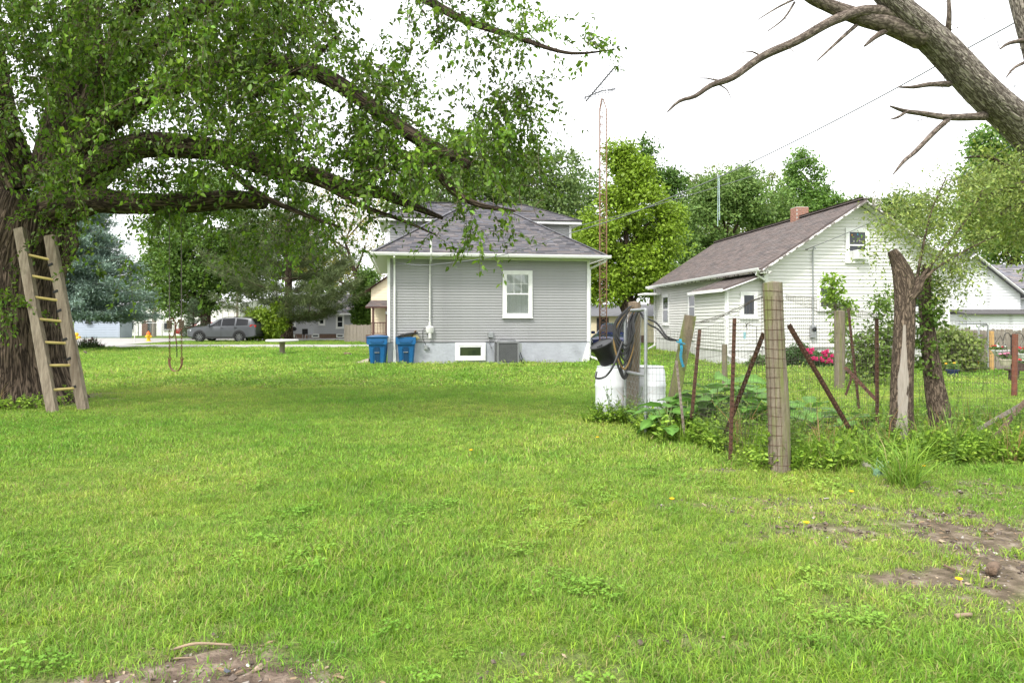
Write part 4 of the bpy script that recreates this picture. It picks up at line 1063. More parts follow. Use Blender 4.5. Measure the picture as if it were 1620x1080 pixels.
mb = MB(); mb.add([(-1.3, -1.65, 1.86), (7.6, -1.65, 1.86), (7.6, .0, 2.06), (-1.3, .0, 2.06), (-1.3, -1.65, 1.80), (7.6, -1.65, 1.80), (7.6, 0, 1.99), (-1.3, 0, 1.99)], [(0, 1, 2, 3), (7, 6, 5, 4), (0, 4, 5, 1), (1, 5, 6, 2), (2, 6, 7, 3), (3, 7, 4, 0)]); mb.build('shed_roof', M('dark_rolled_roofing', (.09, .085, .085)), shd)
window(shd, 1.50, 2.32, .72, 1.46, y=-1.4, trim=.06, depth=.05, back=('curtain', M('blue_white_curtain', (.55, .60, .68), (.42, .47, .55), 4, stretch=(6, 1, .4))), style='single')

# old board fence with gate
fx0, fx1, fd = (1478 - CX) / F * 21.6, (1665 - CX) / F * 21.6, 21.6
bf = thing('board_fence', 'old grey upright board fence behind the flower baskets', 'fence', ((fx0 + fx1) / 2, fd, 0))
x = fx0; i = 0
while x < fx1:
    w_ = .11 + .03 * random.random(); hh_ = 1.22 + .12 * random.random()
    mb = MB(); mb.prism([(x, .02), (x + w_, .02), (x + w_, hh_ - .03), (x + w_ * .8, hh_), (x + w_ * .2, hh_ + .01), (x, hh_ - .02)], lambda p, t: (p[0], fd + .022 * t + .01 * (i % 2), p[1])); mb.build('plank', OLDWOOD, bf)
    x += w_ + .012; i += 1
mb = MB(); mb.bb(fx0, fx1, fd + .04, fd + .09, .3, .39); mb.bb(fx0, fx1, fd + .04, fd + .09, .95, 1.04); mb.build('rail', OLDWOOD, bf)
gt = thing('tube_gate', 'grey metal tube gate frame leaning on the board fence', 'gate', (GX(1545, 21.3)))
mb = MB(); a, b_ = (1512 - CX) / F * 21.3, (1563 - CX) / F * 21.3
mb.tube([(a, 21.3, .02), (a, 21.3, 1.40), (a + .06, 21.3, 1.46), (b_ - .06, 21.3, 1.46), (b_, 21.3, 1.40), (b_, 21.3, .02)], .024, 8); mb.build('frame', GALV, gt, smooth=True)
mb = MB(); c = (1550 - CX) / F * 21.3; mb.tube([(c, 21.34, .05), (c, 21.34, 1.36), (c + .05, 21.34, 1.40), (b_ - .03, 21.34, 1.40)], .022, 8); mb.build('brace', GALV, gt, smooth=True)
mb = MB(); q = GX(1568, 21.4); mb.box((q.x, q.y, .6), (.13, .10, 1.24))
tag(mb.build('wooden_post', M('yellow_pine', (.50, .31, .12), (.40, .24, .09), 6, rough=.7, stretch=(5, 5, .5)), bevel=.01), 'fresh yellow pine post beside the metal gate frame', 'post')
# ------------------------------------------------------------------ vehicles
CARGLASS = M('tinted_car_glass', (.010, .011, .013), (.014, .015, .017), 2, rough=.12, spec=.12)
TYRE = M('tyre_rubber', (.018, .018, .019), (.012, .012, .012), 30, rough=.85)
RIM = M('dark_alloy', (.30, .30, .31), (.24, .24, .25), 10, rough=.35, metallic=.7)
SILVER = M('silver_alloy', (.5, .5, .52), (.4, .4, .42), 10, rough=.3, metallic=.9)
REDL = M('red_lamp', (.55, .02, .015), (.4, .01, .01), 10, rough=.15)
LAMP = M('clear_lamp', (.75, .77, .8), (.6, .62, .65), 10, rough=.1)
def car(name, label, loc, rz, paint, st, wheels, rwheel, glassx, rimmat, suv=True, lights=None, roofrail=False):
    """car along local x (front at -x). st: stations (x, z_low, z_belt, z_top, halfwidth_low, halfwidth_belt, halfwidth_top)"""
    t = thing(name, label, 'car', loc, rz, local=True)
    xs = np.array([q[0] for q in st])
    def at(x): return [np.interp(x, xs, [q[i] for q in st]) for i in range(1, 7)]
    L = np.unique(np.concatenate([xs, np.linspace(xs[0], xs[-1], 40)])); v, n_ = [], 12
    for x in L:
        zl_, zb, ztp, wl_, wb, wt = at(x)
        half = [(0, zl_), (wl_ * .9, zl_), (wl_, zl_ + .08), (wb * 1.0 + .015, zl_ + (zb - zl_) * .62), (wb, zb), (wt, ztp - .03), (wt * .8, ztp)]
        ring = [(x, y, z) for y, z in half] + [(x, -y, z) for y, z in reversed(half[1:])]
        v += ring
    k = len(ring); f = [(i * k + j, (i + 1) * k + j, (i + 1) * k + (j + 1) % k, i * k + (j + 1) % k) for i in range(len(L) - 1) for j in range(k)]
    f += [tuple(range(k)), tuple((len(L) - 1) * k + j for j in range(k - 1, -1, -1))]
    mb = MB(); mb.add(v, f); body = mb.build('body', paint, t, smooth=True, auto=28)
    CLAD = M('black_cladding', (.02, .02, .021), (.03, .03, .03), 10, rough=.6)
    for s in (-1, 1):
        for x0_, x1_, fr in glassx:     # side windows between belt and roof
            mb = MB(); m = 7; low, hi_ = [], []
            for i in range(m):
                x = x0_ + (x1_ - x0_) * i / (m - 1); zl_, zb, ztp, wl_, wb, wt = at(x)
                for tt, lst in ((.06, low), (.93 if fr is None else fr(i / (m - 1)), hi_)):
                    zq = zb + (ztp - .03 - zb) * tt; yq = wb + (wt - wb) * tt
                    lst.append((x, s * (yq + .008), zq))
            mb.add(low + hi_, [(i, i + 1, m + i + 1, m + i)[::s] for i in range(m - 1)]); mb.build('side_window', CARGLASS, t)
        mb = MB(); zl_, zb, ztp, wl_, wb, wt = at(0); xa_, xb_ = wheels[0] + rwheel + .1, wheels[1] - rwheel - .1
        mb.bb(xa_, xb_, s * (wl_ - .01), s * (wl_ + .02), zl_ - .01, zl_ + .13); mb.build('sill', CLAD, t)
        xm_ = glassx[0][0] + .10; zl_, zb, ztp, wl_, wb, wt = at(xm_); mb = MB(); mb.bb(xm_ - .06, xm_ + .08, s * (wb + .02), s * (wb + .2), zb + .03, zb + .17); mb.build('wing_mirror', paint, t, bevel=.02)
        for xh in ((wheels[0] + wheels[1]) / 2 + .1, wheels[1] - .35):
            mb = MB(); _, zb, _, _, wb, _ = at(xh); mb.bb(xh, xh + .2, s * (wb - .01), s * (wb + .03), zb - .13, zb - .10); mb.build('door_handle', CLAD, t)
        for xh in [(glassx[0][1] + glassx[1][0]) / 2] + ([(glassx[1][1] + glassx[2][0]) / 2] if len(glassx) > 2 else []):
            mb = MB(); zl_, zb, ztp, wl_, wb, wt = at(xh); mb.bb(xh - .006, xh + .006, s * (wb + .002), s * (wb + .019), zl_ + .15, zb); mb.build('door_seam', CLAD, t)
        for wx in wheels:
            zl_, zb, ztp, wl_, wb, wt = at(wx); yo = wl_ + .015
            mb = MB(); m = 18; r0, r1 = rwheel + .02, rwheel + .10
            vv = [(wx + r * math.cos(a), s * (yo + .008 if r == r0 else yo - .004), rwheel + r * math.sin(a)) for r in (r0, r1) for a in np.linspace(-.25, math.pi + .25, m)]
            mb.add(vv, [(i, i + 1, m + i + 1, m + i)[::-s] for i in range(m - 1)]); mb.build('wheel_arch', CLAD, t)
            mb = MB(); vv = [(wx + (rwheel + .03) * math.cos(a), s * (yo - .003), rwheel + (rwheel + .03) * math.sin(a)) for a in np.linspace(-.4, math.pi + .4, m)]
            mb.add(vv, [tuple(range(m))[::-s]]); mb.build('wheel_well_shade', M('wheel_well_shade_black', (.006, .006, .006)), t)  # flat black sheet on the body side, painting the shade inside the wheel opening
            mb = MB(); wd = .2; c = (wx, s * (yo - wd / 2 + .03), rwheel)
            mb.lathe([(rwheel * .66, -wd / 2), (rwheel * .94, -wd / 2), (rwheel, -wd * .35), (rwheel, wd * .35), (rwheel * .94, wd / 2), (rwheel * .66, wd / 2)], c, 28, axis='y', cap=False); wo = mb.build('wheel', TYRE, t, smooth=True)
            mb = MB(); mb.lathe([(rwheel * .69, -.05), (rwheel * .69, .06), (rwheel * .64, .06), (rwheel * .62, .0), (.02, -.01)], (wx, s * (yo - .06) , rwheel), 28, axis='y', cap=False)
            for i in range(10):
                a = i * math.pi / 5; p0 = Vector((wx + .05 * math.cos(a), s * (yo + .005), rwheel + .05 * math.sin(a))); p1 = Vector((wx + rwheel * .66 * math.cos(a), s * (yo + .005), rwheel + rwheel * .66 * math.sin(a))); mb.bar(p0, p1, .035, .03, up=(0, 1, 0))
            mb.build('rim', rimmat, wo)
    for s in (-1, 1):
        zl_, zb, ztp, wl_, wb, wt = at(xs[0] + .15)
        mb = MB(); mb.prism([(xs[0] + .02, zb - .20), (xs[0] + .34, zb - .13), (xs[0] + .42, zb - .04), (xs[0] + .12, zb - .07)], lambda p, q_: (p[0], s * (np.interp(p[0], xs, [q[5] for q in st]) - .08 + .11 * q_), p[1])); mb.build('headlight', LAMP, t)
        xe = xs[-1]; zl_, zb, ztp, wl_, wb, wt = at(xe - .1)
        mb = MB(); mb.prism([(xe - .42, zb - .06), (xe - .02, zb - .12), (xe + .01, zb + .02), (xe - .30, zb + .07)], lambda p, q_: (p[0], s * (np.interp(p[0], xs, [q[5] for q in st]) - .14 + .16 * q_), p[1])); mb.build('taillight', REDL, t)
        if roofrail:
            mb = MB(); pts = [(x, s * (at(x)[5] - .06), at(x)[2] + .05) for x in np.linspace(roofrail[0], roofrail[1], 6)]; pts[0] = (pts[0][0], pts[0][1], pts[0][2] - .06); pts[-1] = (pts[-1][0], pts[-1][1], pts[-1][2] - .06); mb.tube(pts, .018, 6); mb.build('roof_rail', BLACK, t)
    # windscreen and rear glass laid on the sloping stations
    for xa_, xb_, nm in lights or []:
        m = 2; rows = []
        for x in (xa_, xb_):
            zl_, zb, ztp, wl_, wb, wt = at(x); rows.append([(x, -wt * .86, ztp + .012), (x, wt * .86, ztp + .012)])
        mb = MB(); mb.add(rows[0] + rows[1], [(0, 1, 3, 2)]); mb.build(nm, CARGLASS, t)
    mb = MB(); zl_, zb, ztp, wl_, wb, wt = at(xs[0]); mb.bb(xs[0] - .012, xs[0] + .03, -wl_ * .7, wl_ * .7, zb - .22, zb - .04); mb.build('grille', CLAD, t)
    mb = MB(); mb.bb(xs[0] - .015, xs[0] + .2, -wl_ * .95, wl_ * .95, zl_ - .01, zl_ + .14); mb.build('bumper', CLAD, t)
    mb = MB(); mb.bb(xs[-1] - .2, xs[-1] + .015, -wl_ * .95, wl_ * .95, zl_ - .01, zl_ + .16); mb.build('bumper', CLAD, t)
    return t
SUV_ST = [(-2.50, .42, .86, .92, .70, .72, .55), (-2.40, .34, .92, .99, .84, .85, .66), (-2.1, .28, .98, 1.06, .95, .93, .74), (-1.35, .27, 1.05, 1.13, .98, .97, .80), (-1.05, .27, 1.08, 1.17, .98, .98, .80),
          (-.25, .27, 1.10, 1.66, .98, .98, .72), (.1, .27, 1.11, 1.73, .98, .98, .74), (.9, .27, 1.13, 1.76, .98, .98, .75), (1.7, .28, 1.16, 1.74, .98, .97, .74), (2.15, .31, 1.19, 1.68, .97, .95, .72), (2.40, .36, 1.18, 1.30, .93, .91, .74), (2.50, .44, 1.0, 1.06, .86, .85, .70)]
PAINT_G = M('grey_metallic_paint', (.085, .089, .098), (.075, .079, .087), 2, rough=.32, metallic=.2, coat=.3)
q = GX(358, 49.5)
car('suv', 'dark grey suv with black wheels parked along the pale lane', (q.x, q.y, .02), R(-1.5), PAINT_G, SUV_ST, (-1.50, 1.36), .385,
    [(-.88, .02, lambda t: .25 + .68 * min(1, t * 1.15)), (.10, 1.0, None), (1.12, 1.95, lambda t: .93 - .10 * t)], RIM, lights=[(-1.0, -.3, 'windscreen'), (2.17, 2.39, 'rear_window')], roofrail=(.0, 1.9))
SED_ST = [(-2.3, .38, .66, .70, .66, .70, .5), (-2.1, .28, .74, .80, .84, .84, .7), (-1.2, .24, .84, .92, .88, .87, .74), (-.95, .24, .86, .95, .88, .87, .74), (-.15, .24, .88, 1.38, .88, .87, .60), (.35, .24, .89, 1.44, .88, .87, .60), (.95, .24, .90, 1.38, .88, .87, .60), (1.6, .26, .92, 1.02, .88, .86, .66), (2.15, .32, .90, .98, .84, .82, .66), (2.3, .42, .78, .82, .76, .74, .6)]
q = GX(321, 65)
car('car', 'small red car parked by the white metal building', (q.x, q.y, .016), R(4), M('red_paint', (.40, .02, .03), (.34, .015, .025), 3, rough=.3, coat=.6), SED_ST, (-1.4, 1.35), .31, [(-.72, .22, lambda t: .3 + .6 * min(1, t * 1.3)), (.30, 1.15, lambda t: .93 - .25 * t)], SILVER, lights=[(-.9, -.2, 'windscreen'), (1.0, 1.55, 'rear_window')])
q = GX(966, 34)
car('car', 'dark blue car parked behind the lattice tower', (q.x + .2, q.y, 0), R(74), M('blue_paint', (.015, .022, .10), (.012, .018, .08), 3, rough=.25, coat=.7), SED_ST, (-1.4, 1.35), .31, [(-.72, .22, lambda t: .3 + .6 * min(1, t * 1.3)), (.30, 1.15, lambda t: .93 - .25 * t)], SILVER, lights=[(-.9, -.2, 'windscreen'), (1.0, 1.55, 'rear_window')])

# ------------------------------------------------------------------ across the lane: buildings
RIBW = M('white_ribbed_metal', (.80, .79, .76), (.72, .71, .68), .6, rough=.5, c3=(.55, .53, .50), c3lo=.6, c3hi=.9, c3scale=.4)
def panels(parent, x0, x1, z0, z1, y, pitch, mat):
    me = None; x = x0
    while x < x1 - .05:
        if me is None:
            mb = MB(); prof_ = [(0, 0), (.05, -.045), (.11, -.045), (.16, 0), (pitch, 0), (pitch, .02), (0, .02)]
            mb.prism(prof_, lambda p, t: (p[0], p[1], (z0, z1)[t])); o = mb.build('panel', mat, parent, loc=(x, y, 0)); me = o.data
        else: link(me, 'panel', mat, parent, (x, y, 0))
        x += pitch
wd_ = 70.0
xa_, xb_ = (178 - CX) / F * wd_, (372 - CX) / F * wd_
wb_ = thing('metal_building', 'long white ribbed metal building across the street', 'building', ((xa_ + xb_) / 2, wd_, 0), 0, local=True)
hw_ = (xb_ - xa_) / 2
mb = MB(); mb.bb(-hw_, hw_, .05, 14, 0, 3.15); mb.prism([(.05, 3.15), (14, 3.15), (7, 3.95)], lambda p, t: ((-hw_, hw_)[t], p[0], p[1])); mb.build('wall', RIBW, wb_)
panels(wb_, -hw_, hw_, .0, 3.1, 0, .62, RIBW)
mb = MB(); mb.add([(-hw_ - .2, -.25, 3.12), (hw_ + .2, -.25, 3.12), (hw_ + .2, 7, 4.0), (-hw_ - .2, 7, 4.0), (hw_ + .2, 14.2, 3.12), (-hw_ - .2, 14.2, 3.12)], [(0, 1, 2, 3), (3, 2, 4, 5)]); mb.build('roof', M('pale_metal_roof', (.55, .55, .56), (.46, .46, .47), 1, rough=.4), wb_)
mb = MB(); mb.bb(-hw_ - .2, hw_ + .2, -.27, -.15, 3.0, 3.14); mb.build('gutter', M('grey_trim', (.45, .45, .42)), wb_)
xl = lambda px: (px - CX) / F * wd_ - (xa_ + xb_) / 2
zl70 = lambda py: EYE - (py - HY) / F * wd_
window(wb_, xl(200), xl(213), zl70(522), zl70(508), y=-.045, trim=.05, style='single', mat=M('grey_frame', (.35, .35, .35)))
window(wb_, xl(259), xl(272), zl70(522), zl70(508), y=-.045, trim=.05, style='single', mat=M('grey_frame', (.35, .35, .35)))
for p0, p1 in ((326, 329), (334, 337.5), (343, 346)): window(wb_, xl(p0), xl(p1), zl70(520), zl70(509), y=-.045, trim=.04, style='single', mat=M('grey_frame', (.35, .35, .35)))
mb = MB(); mb.bb(xl(225), xl(234), -.09, -.03, 0, zl70(508)); mb.build('door', M('brown_door', (.16, .085, .06), (.13, .07, .05), 5), wb_)
mb = MB(); mb.bb(xl(234.5), xl(240), -.085, -.03, 0, zl70(508)); mb.build('door', M('dark_door', (.03, .03, .033)), wb_)
# light blue low building
d5 = 60.0; q0, q1 = (100 - CX) / F * d5, (174 - CX) / F * d5
lb = thing('blue_shed_building', 'low pale blue grey building under the blue spruce', 'building', ((q0 + q1) / 2, d5 + 1.5, 0), 0, local=True)
h5 = (q1 - q0) / 2; PBL = M('pale_blue_paint', (.37, .41, .49), (.31, .35, .42), .8, rough=.7)
mb = MB(); mb.bb(-h5, h5, 0, 2.0, 0, 2.1); mb.build('wall', PBL, lb)
siding(lb, -h5, h5, .1, 2.1, .2, 0, PBL)
mb = MB(); mb.add([(-h5 - .2, -.3, 2.1), (h5 + .2, -.3, 2.1), (h5 + .1, 1, 2.4), (-h5 - .2, 1, 2.4), (h5 + .1, 2.2, 2.1), (-h5 - .2, 2.2, 2.1)], [(0, 1, 2, 3), (3, 2, 4, 5)]); mb.build('roof', PBL, lb); mb = MB(); mb.prism([(0, 2.1), (2, 2.1), (1, 2.38)], lambda p, t: ((-h5, h5)[t], p[0], p[1])); mb.build('gable', PBL, lb)
bx_ = (140.5 - CX) / F * 61.4
bell = MB(); bell.lathe([(.34, 0), (.33, .07), (.24, .16), (.19, .36), (.1, .44), (.02, .48)], (0, 0, 0), 14); bell.bb(-.03, .03, -.03, .03, .47, .6)
bo = bell.build('bell_plaque', M('black_iron', (.02, .02, .02), rough=.6), None, smooth=True, loc=(bx_, 61.36, 1.25)); bo.scale = (1, .25, 1); tag(bo, 'black bell shaped plaque on the pale blue building', 'plaque')

def small_house(name, label, px0, px1, d, zwall, zbase, ridge, mat, roofm, basem, wins, bwins, depth=7, trims=WHITE, over=.35):
    x0, x1 = (px0 - CX) / F * d, (px1 - CX) / F * d
    t = thing(name, label, 'house', ((x0 + x1) / 2, d, 0), 0, local=True); h = (x1 - x0) / 2; cx_ = (x0 + x1) / 2
    mb = MB(); mb.prism([(0, zbase), (depth, zbase), (depth, zwall), (depth / 2, ridge - .1), (0, zwall)], lambda p, s: ((-h, h)[s], p[0], p[1])); mb.build('wall', mat, t)
    siding(t, -h, h, zbase, zwall, .16, 0, mat)
    mb = MB(); mb.bb(-h + .02, h - .02, .03, depth - .03, -.1, zbase - .005); mb.build('foundation', basem, t)
    k = over * (ridge - zwall) / (depth / 2)
    a = [(-h - .3, -over, zwall - k + .05), (h + .3, -over, zwall - k + .05), (h + .3, depth / 2, ridge), (-h - .3, depth / 2, ridge)]
    b_ = [(h + .3, depth + over, zwall - k + .05), (-h - .3, depth + over, zwall - k + .05), (-h - .3, depth / 2, ridge), (h + .3, depth / 2, ridge)]
    mb = MB(); slab(mb, a, .06); slab(mb, b_, .06); r_ = mb.build('roof', M('grey_roof_deck', (.16, .16, .17)), t)
    shingles(r_, a, roofm, tab=.4, course=.18)
    mb = MB(); mb.bb(-h - .3, h + .3, -over - .06, -over, zwall - k - .12, zwall - k + .03); mb.build('gutter', trims, t)
    for s in (-1, 1):
        mb = MB(); mb.bb(s * h - .05, s * h + .05, -.03, .08, zbase, zwall); mb.build('corner_trim', trims, t)
        mb = MB(); mb.bar((s * (h + .32), -over, zwall - k - .04), (s * (h + .32), depth / 2, ridge - .08), .03, .16, up=(1, 0, 0)); mb.build('rake_board', trims, t)
    for p0, p1, y0, y1 in wins: window(t, (p0 - CX) / F * d - cx_, (p1 - CX) / F * d - cx_, EYE - (y1 - HY) / F * d, EYE - (y0 - HY) / F * d, y=0, trim=.11, mat=trims)
    for p0, p1, y0, y1 in bwins: window(t, (p0 - CX) / F * d - cx_, (p1 - CX) / F * d - cx_, max(.05, EYE - (y1 - HY) / F * d), EYE - (y0 - HY) / F * d, y=.03, trim=.06, mat=trims, style='single', sill=False)
    return t
BRK = M('brown_brick_base', (.19, .12, .09), (.13, .085, .065), 6, rough=.9, bump=.3)
small_house('grey_cottage', 'low blue grey cottage with brick base behind the pine tree', 443, 560, 60, EYE + 14 / F * 60, EYE - 21 / F * 60, EYE + 43 / F * 60, M('bluegrey_siding', (.42, .425, .45), (.37, .375, .40), 1, rough=.6), M('grey_shingle', (.20, .20, .21)), BRK,
            [(455, 468, 505, 518), (503.5, 514.5, 497, 514.5), (531.5, 544.5, 498, 519.5)], [(493, 505, 528, 536.5), (532, 544, 528, 536.5), (455, 466, 528.5, 536)])
mb = MB(); q = GX(464, 57); mb.lathe([(.02, .66), (.2, .70), (.28, .82), (.29, .86), (.22, 1.0), (.05, 1.07)], q, 16)
bq = thing('kettle_grill', 'black kettle barbecue grill by the grey cottage wall', 'grill', q)
mb.build('bowl', BLACK, bq, smooth=True)
for a in (0.5, 2.6, 4.7):
    mb = MB(); mb.tube([q + Vector((.12 * math.cos(a), .12 * math.sin(a), .7)), q + Vector((.28 * math.cos(a), .28 * math.sin(a), 0))], .018, 6); mb.build('leg', GALV, bq)
def lawn_chair(name, label, px, d, mat, rz, group):
    q = GX(px, d); t = thing(name, label, 'chair', q, rz, group, local=True)
    mb = MB(); mb.box((0, 0, .38), (.46, .44, .03)); mb.build('seat', mat, t)
    mb = MB(); mb.box((0, .24, .62), (.46, .03, .46), Matrix.Rotation(R(-12), 3, 'X')); mb.build('backrest', mat, t)
    for sx in (-1, 1):
        for sy in (-1, 1):
            mb = MB(); mb.bar((sx * .21, sy * .2, .37), (sx * .24, sy * .24, 0), .03); mb.build('leg', GALV, t)
lawn_chair('lawn_chair', 'black lawn chair by the cottage brick base', 483, 57.5, BLACK, .4, 'lawn chairs by the cottage'); lawn_chair('lawn_chair', 'grey lawn chair beside the black one at the cottage', 489, 57.3, GALV, -.3, 'lawn chairs by the cottage')
# picket fence
pf = thing('picket_fence', 'grey upright board fence between cottage and cream house', 'fence', GX(562, 49)); i = 0
x = (545.5 - CX) / F * 49; xe = (583 - CX) / F * 46
while x < xe:
    w_ = .13 + .02 * random.random(); t_f = (x + 12) / 2.2; yy = 49 - .9 * (x - (545.5 - CX) / F * 49); hh_ = 1.22 + .06 * random.random()
    mb = MB(); mb.box((x, yy, hh_ / 2), (w_ * .92, .02, hh_), Matrix.Rotation(R(-40), 3, 'Z')); mb.build('plank', OLDWOOD, pf); x += w_ * .87; i += 1
mb = MB(); mb.bar(((545.5 - CX) / F * 49, 49.05, .95), (xe, 49.05 - .9 * (xe - (545.5 - CX) / F * 49), .95), .04, .08); mb.build('rail', OLDWOOD, pf)
# cream house with porch
d6 = 44.5; CR = M('cream_siding', (.74, .64, .46), (.66, .57, .41), 1, rough=.6)
x0 = (579 - CX) / F * d6
cr = thing('cream_house', 'cream sided house with brown porch roof beyond the grey house corner', 'house', (x0, d6, 0), 0, local=True)
zz6 = lambda py: EYE - (py - HY) / F * d6
mb = MB(); mb.prism([(0, .0), (5.2, .0), (5.2, zz6(455)), (2.6, zz6(455) + 1.75), (0, zz6(455))], lambda p, t: (p[0], 1.6 + t * 7, p[1])); mb.build('wall', CR, cr)
siding(cr, 0, 5.2, .6, zz6(420), .2, 1.6, CR, clip=lambda z: (0.03, 5.17) if z < zz6(455) else ((z - zz6(455)) / 1.75 * 2.6 + .03, 5.17 - (z - zz6(455)) / 1.75 * 2.6))
mb = MB(); RB = M('brown_trim', (.10, .05, .04), (.07, .035, .03), 4)
for s in (-1, 1): mb.bar((2.6, 1.4, zz6(455) + 1.80), (2.6 + s * 2.95, 1.4, zz6(455) - .22), .05, .2, up=(0, 1, 0))
mb.build('rake_board', RB, cr)
rf = [(-.3, 8.8, zz6(455) - .14), (-.3, 1.3, zz6(455) - .14), (2.6, 1.3, zz6(455) + 1.85), (2.6, 8.8, zz6(455) + 1.85)]; rf2 = [(5.5, 1.3, zz6(455) - .14), (5.5, 8.8, zz6(455) - .14), (2.6, 8.8, zz6(455) + 1.85), (2.6, 1.3, zz6(455) + 1.85)]
mb = MB(); slab(mb, rf, .06); slab(mb, rf2, .06); r_ = mb.build('roof', RB, cr); shingles(r_, rf, ROOF_B, tab=.4, course=.2); shingles(r_, rf2, ROOF_B, tab=.4, course=.2)
pr = [(.0, -.2, zz6(485)), (5.2, -.2, zz6(485)), (5.2, 1.62, zz6(474)), (.0, 1.62, zz6(474))]
mb = MB(); slab(mb, pr, .1); pr_ = mb.build('porch_roof', RB, cr); shingles(pr_, pr, ROOF_B, tab=.4, course=.2)
mb = MB(); mb.bb(0, 5.2, -.1, 1.6, 0, .62); mb.build('porch_floor', M('porch_brown', (.12, .07, .05)), cr)
for px_ in (590.5, 612):
    mb = MB(); xx = (px_ - CX) / F * d6 - x0; mb.bb(xx - .06, xx + .06, -.08, .04, .62, zz6(485) - .05); mb.build('porch_post', RB, cr)
mb = MB(); mb.bb(.3, 1.3, -.04, .01, 1.38, 1.45); mb.bb(.3, 1.3, -.04, .01, .68, .74); rl = mb.build('railing', RB, cr)
for i in range(10):
    mb = MB(); mb.bb(.34 + i * .1, .37 + i * .1, -.035, .005, .74, 1.38); mb.build('baluster', RB, rl)
window(cr, 1.05, 1.85, .75, 2.7, y=1.6, trim=.1, style='single', depth=.05)
mb = MB(); mb.lathe([(.13, -.08), (.14, .06), (.06, .1)], (1.42, -.1, 2.05), 12); mb.tube([(1.42, -.1, .7), (1.42, -.1, 2.9)], .04, 8); mb.build('electric_meter', GALV, cr, smooth=True)

# cream garage seen past the tower
q = GX(985, 46)
gr_ = thing('cream_garage', 'low cream garage with dark doorway beyond the lattice tower', 'garage', q, 0, local=True)
mb = MB(); mb.bb(-2.6, 3.4, 0, 5, 0, 1.9); mb.build('wall', CR, gr_); mb = MB(); mb.bb(-1.75, -.95, -.03, .02, 0, 1.75); mb.build('door', M('dark_door', (.03, .03, .033)), gr_)
mb = MB(); mb.bb(-.9, 1.6, -.03, .02, 0, .55); mb.build('brick_base', BRK, gr_)
mb = MB(); mb.add([(-2.9, -.3, 1.85), (3.7, -.3, 1.85), (3.7, 2.5, 2.7), (-2.9, 2.5, 2.7), (3.7, 5.2, 1.85), (-2.9, 5.2, 1.85)], [(0, 1, 2, 3), (3, 2, 4, 5)]); mb.build('roof', M('grey_roof_deck', (.16, .16, .17)), gr_)

# ------------------------------------------------------------------ street furniture and yard things on the left
q = GX(235, 51)
hy = thing('fire_hydrant', 'yellow fire hydrant with orange bonnet beside the side street', 'fire hydrant', q, 0, local=True)
YEL = M('hydrant_yellow', (.75, .48, .03), (.62, .38, .02), 6, rough=.5); ORA = M('hydrant_orange', (.75, .16, .02), (.62, .12, .015), 6, rough=.5)
mb = MB(); mb.lathe([(.19, 0), (.19, .05), (.125, .06), (.125, .42), (.17, .44), (.17, .48), (.15, .49)], n=16); mb.build('barrel', YEL, hy, smooth=True)
mb = MB(); mb.lathe([(.15, .49), (.15, .56), (.11, .66), (.05, .71), (.05, .77), (.01, .78)], n=16); mb.build('bonnet', ORA, hy, smooth=True)
for a in (0, math.pi, -math.pi / 2):
    mb = MB(); p = Vector((math.cos(a), math.sin(a), 0)); mb.tube([p * .1 + Vector((0, 0, .36)), p * .23 + Vector((0, 0, .36))], .065, 10); mb.tube([p * .23 + Vector((0, 0, .36)), p * .26 + Vector((0, 0, .36))], .03, 6); mb.build('nozzle_cap', YEL, hy, smooth=True)
q = GX(213, 48)
ss = thing('street_sign', 'green street name sign on a thin pale post', 'street sign', q, 0, local=True)
mb = MB(); mb.tube([(0, 0, 0), (0, 0, 2.1)], .035, 8); mb.build('post', M('pale_steel_post', (.62, .62, .6)), ss)
mb = MB(); mb.box((.28, 0, 2.07), (.62, .012, .17), Matrix.Rotation(R(10), 3, 'Z')); sg = mb.build('sign_blade', M('sign_green', (.01, .28, .18)), ss)
mb = MB(); m3 = Matrix.Rotation(R(10), 3, 'Z')
for x_, w_ in ((.04, .07), (.13, .06), (.21, .08), (.31, .05), (.39, .07), (.48, .06)): mb.box(Vector((.28, 0, 2.07)) + m3 @ Vector((x_ - .26, -.009, 0)), (w_, .004, .075), m3)
mb.build('lettering', WHITE, sg)
q = GX(243.5, 66)
up = thing('utility_pole', 'weathered grey wooden utility pole beside the metal building', 'utility pole', q)
mb = MB(); mb.tube([q, q + Vector((.1, 0, 9.5))], [.22, .14], 10); mb.build('pole', OLDWOOD, up, smooth=True)
mb = MB(); mb.bar(q + Vector((-1, -.2, 8.8)), q + Vector((1.2, -.2, 8.8)), .1, .12); mb.build('crossarm', OLDWOOD, up)
q = GX(375.5, 67.5); mb = MB(); mb.tube([q, q + Vector((0, 0, 7.5))], [.14, .1], 8); tag(mb.build('utility_pole', OLDWOOD, smooth=True), 'thin dark pole standing behind the parked suv', 'pole')
cf = thing('chainlink_fence', 'grey chain link fence along the metal building front', 'fence', GX(240, 64))
fa, fb = (182 - CX) / F * 64, (275 - CX) / F * 64
for i in range(6):
    x = fa + (fb - fa) * i / 5; mb = MB(); mb.tube([(x, 64, 0), (x, 64, 1.35)], .03, 6); mb.build('post', GALV, cf)
mb = MB(); mb.tube([(fa, 64, 1.33), (fb, 64, 1.33)], .022, 6); mb.build('rail', GALV, cf)
mb = MB(); x = fa - 1.3
while x < fb:
    for s in (0, 1):
        a = (x if s else x + 1.3); e = (x + 1.3 if s else x); p0, p1 = Vector((a, 64.02, .05)), Vector((e, 64.02, 1.3))
        if min(p0.x, p1.x) >= fa and max(p0.x, p1.x) <= fb: mb.tube([p0, p1], .006, 3, cap=False)
    x += .16
o = mb.build('wire_mesh', GALV, cf); o['kind'] = 'stuff'
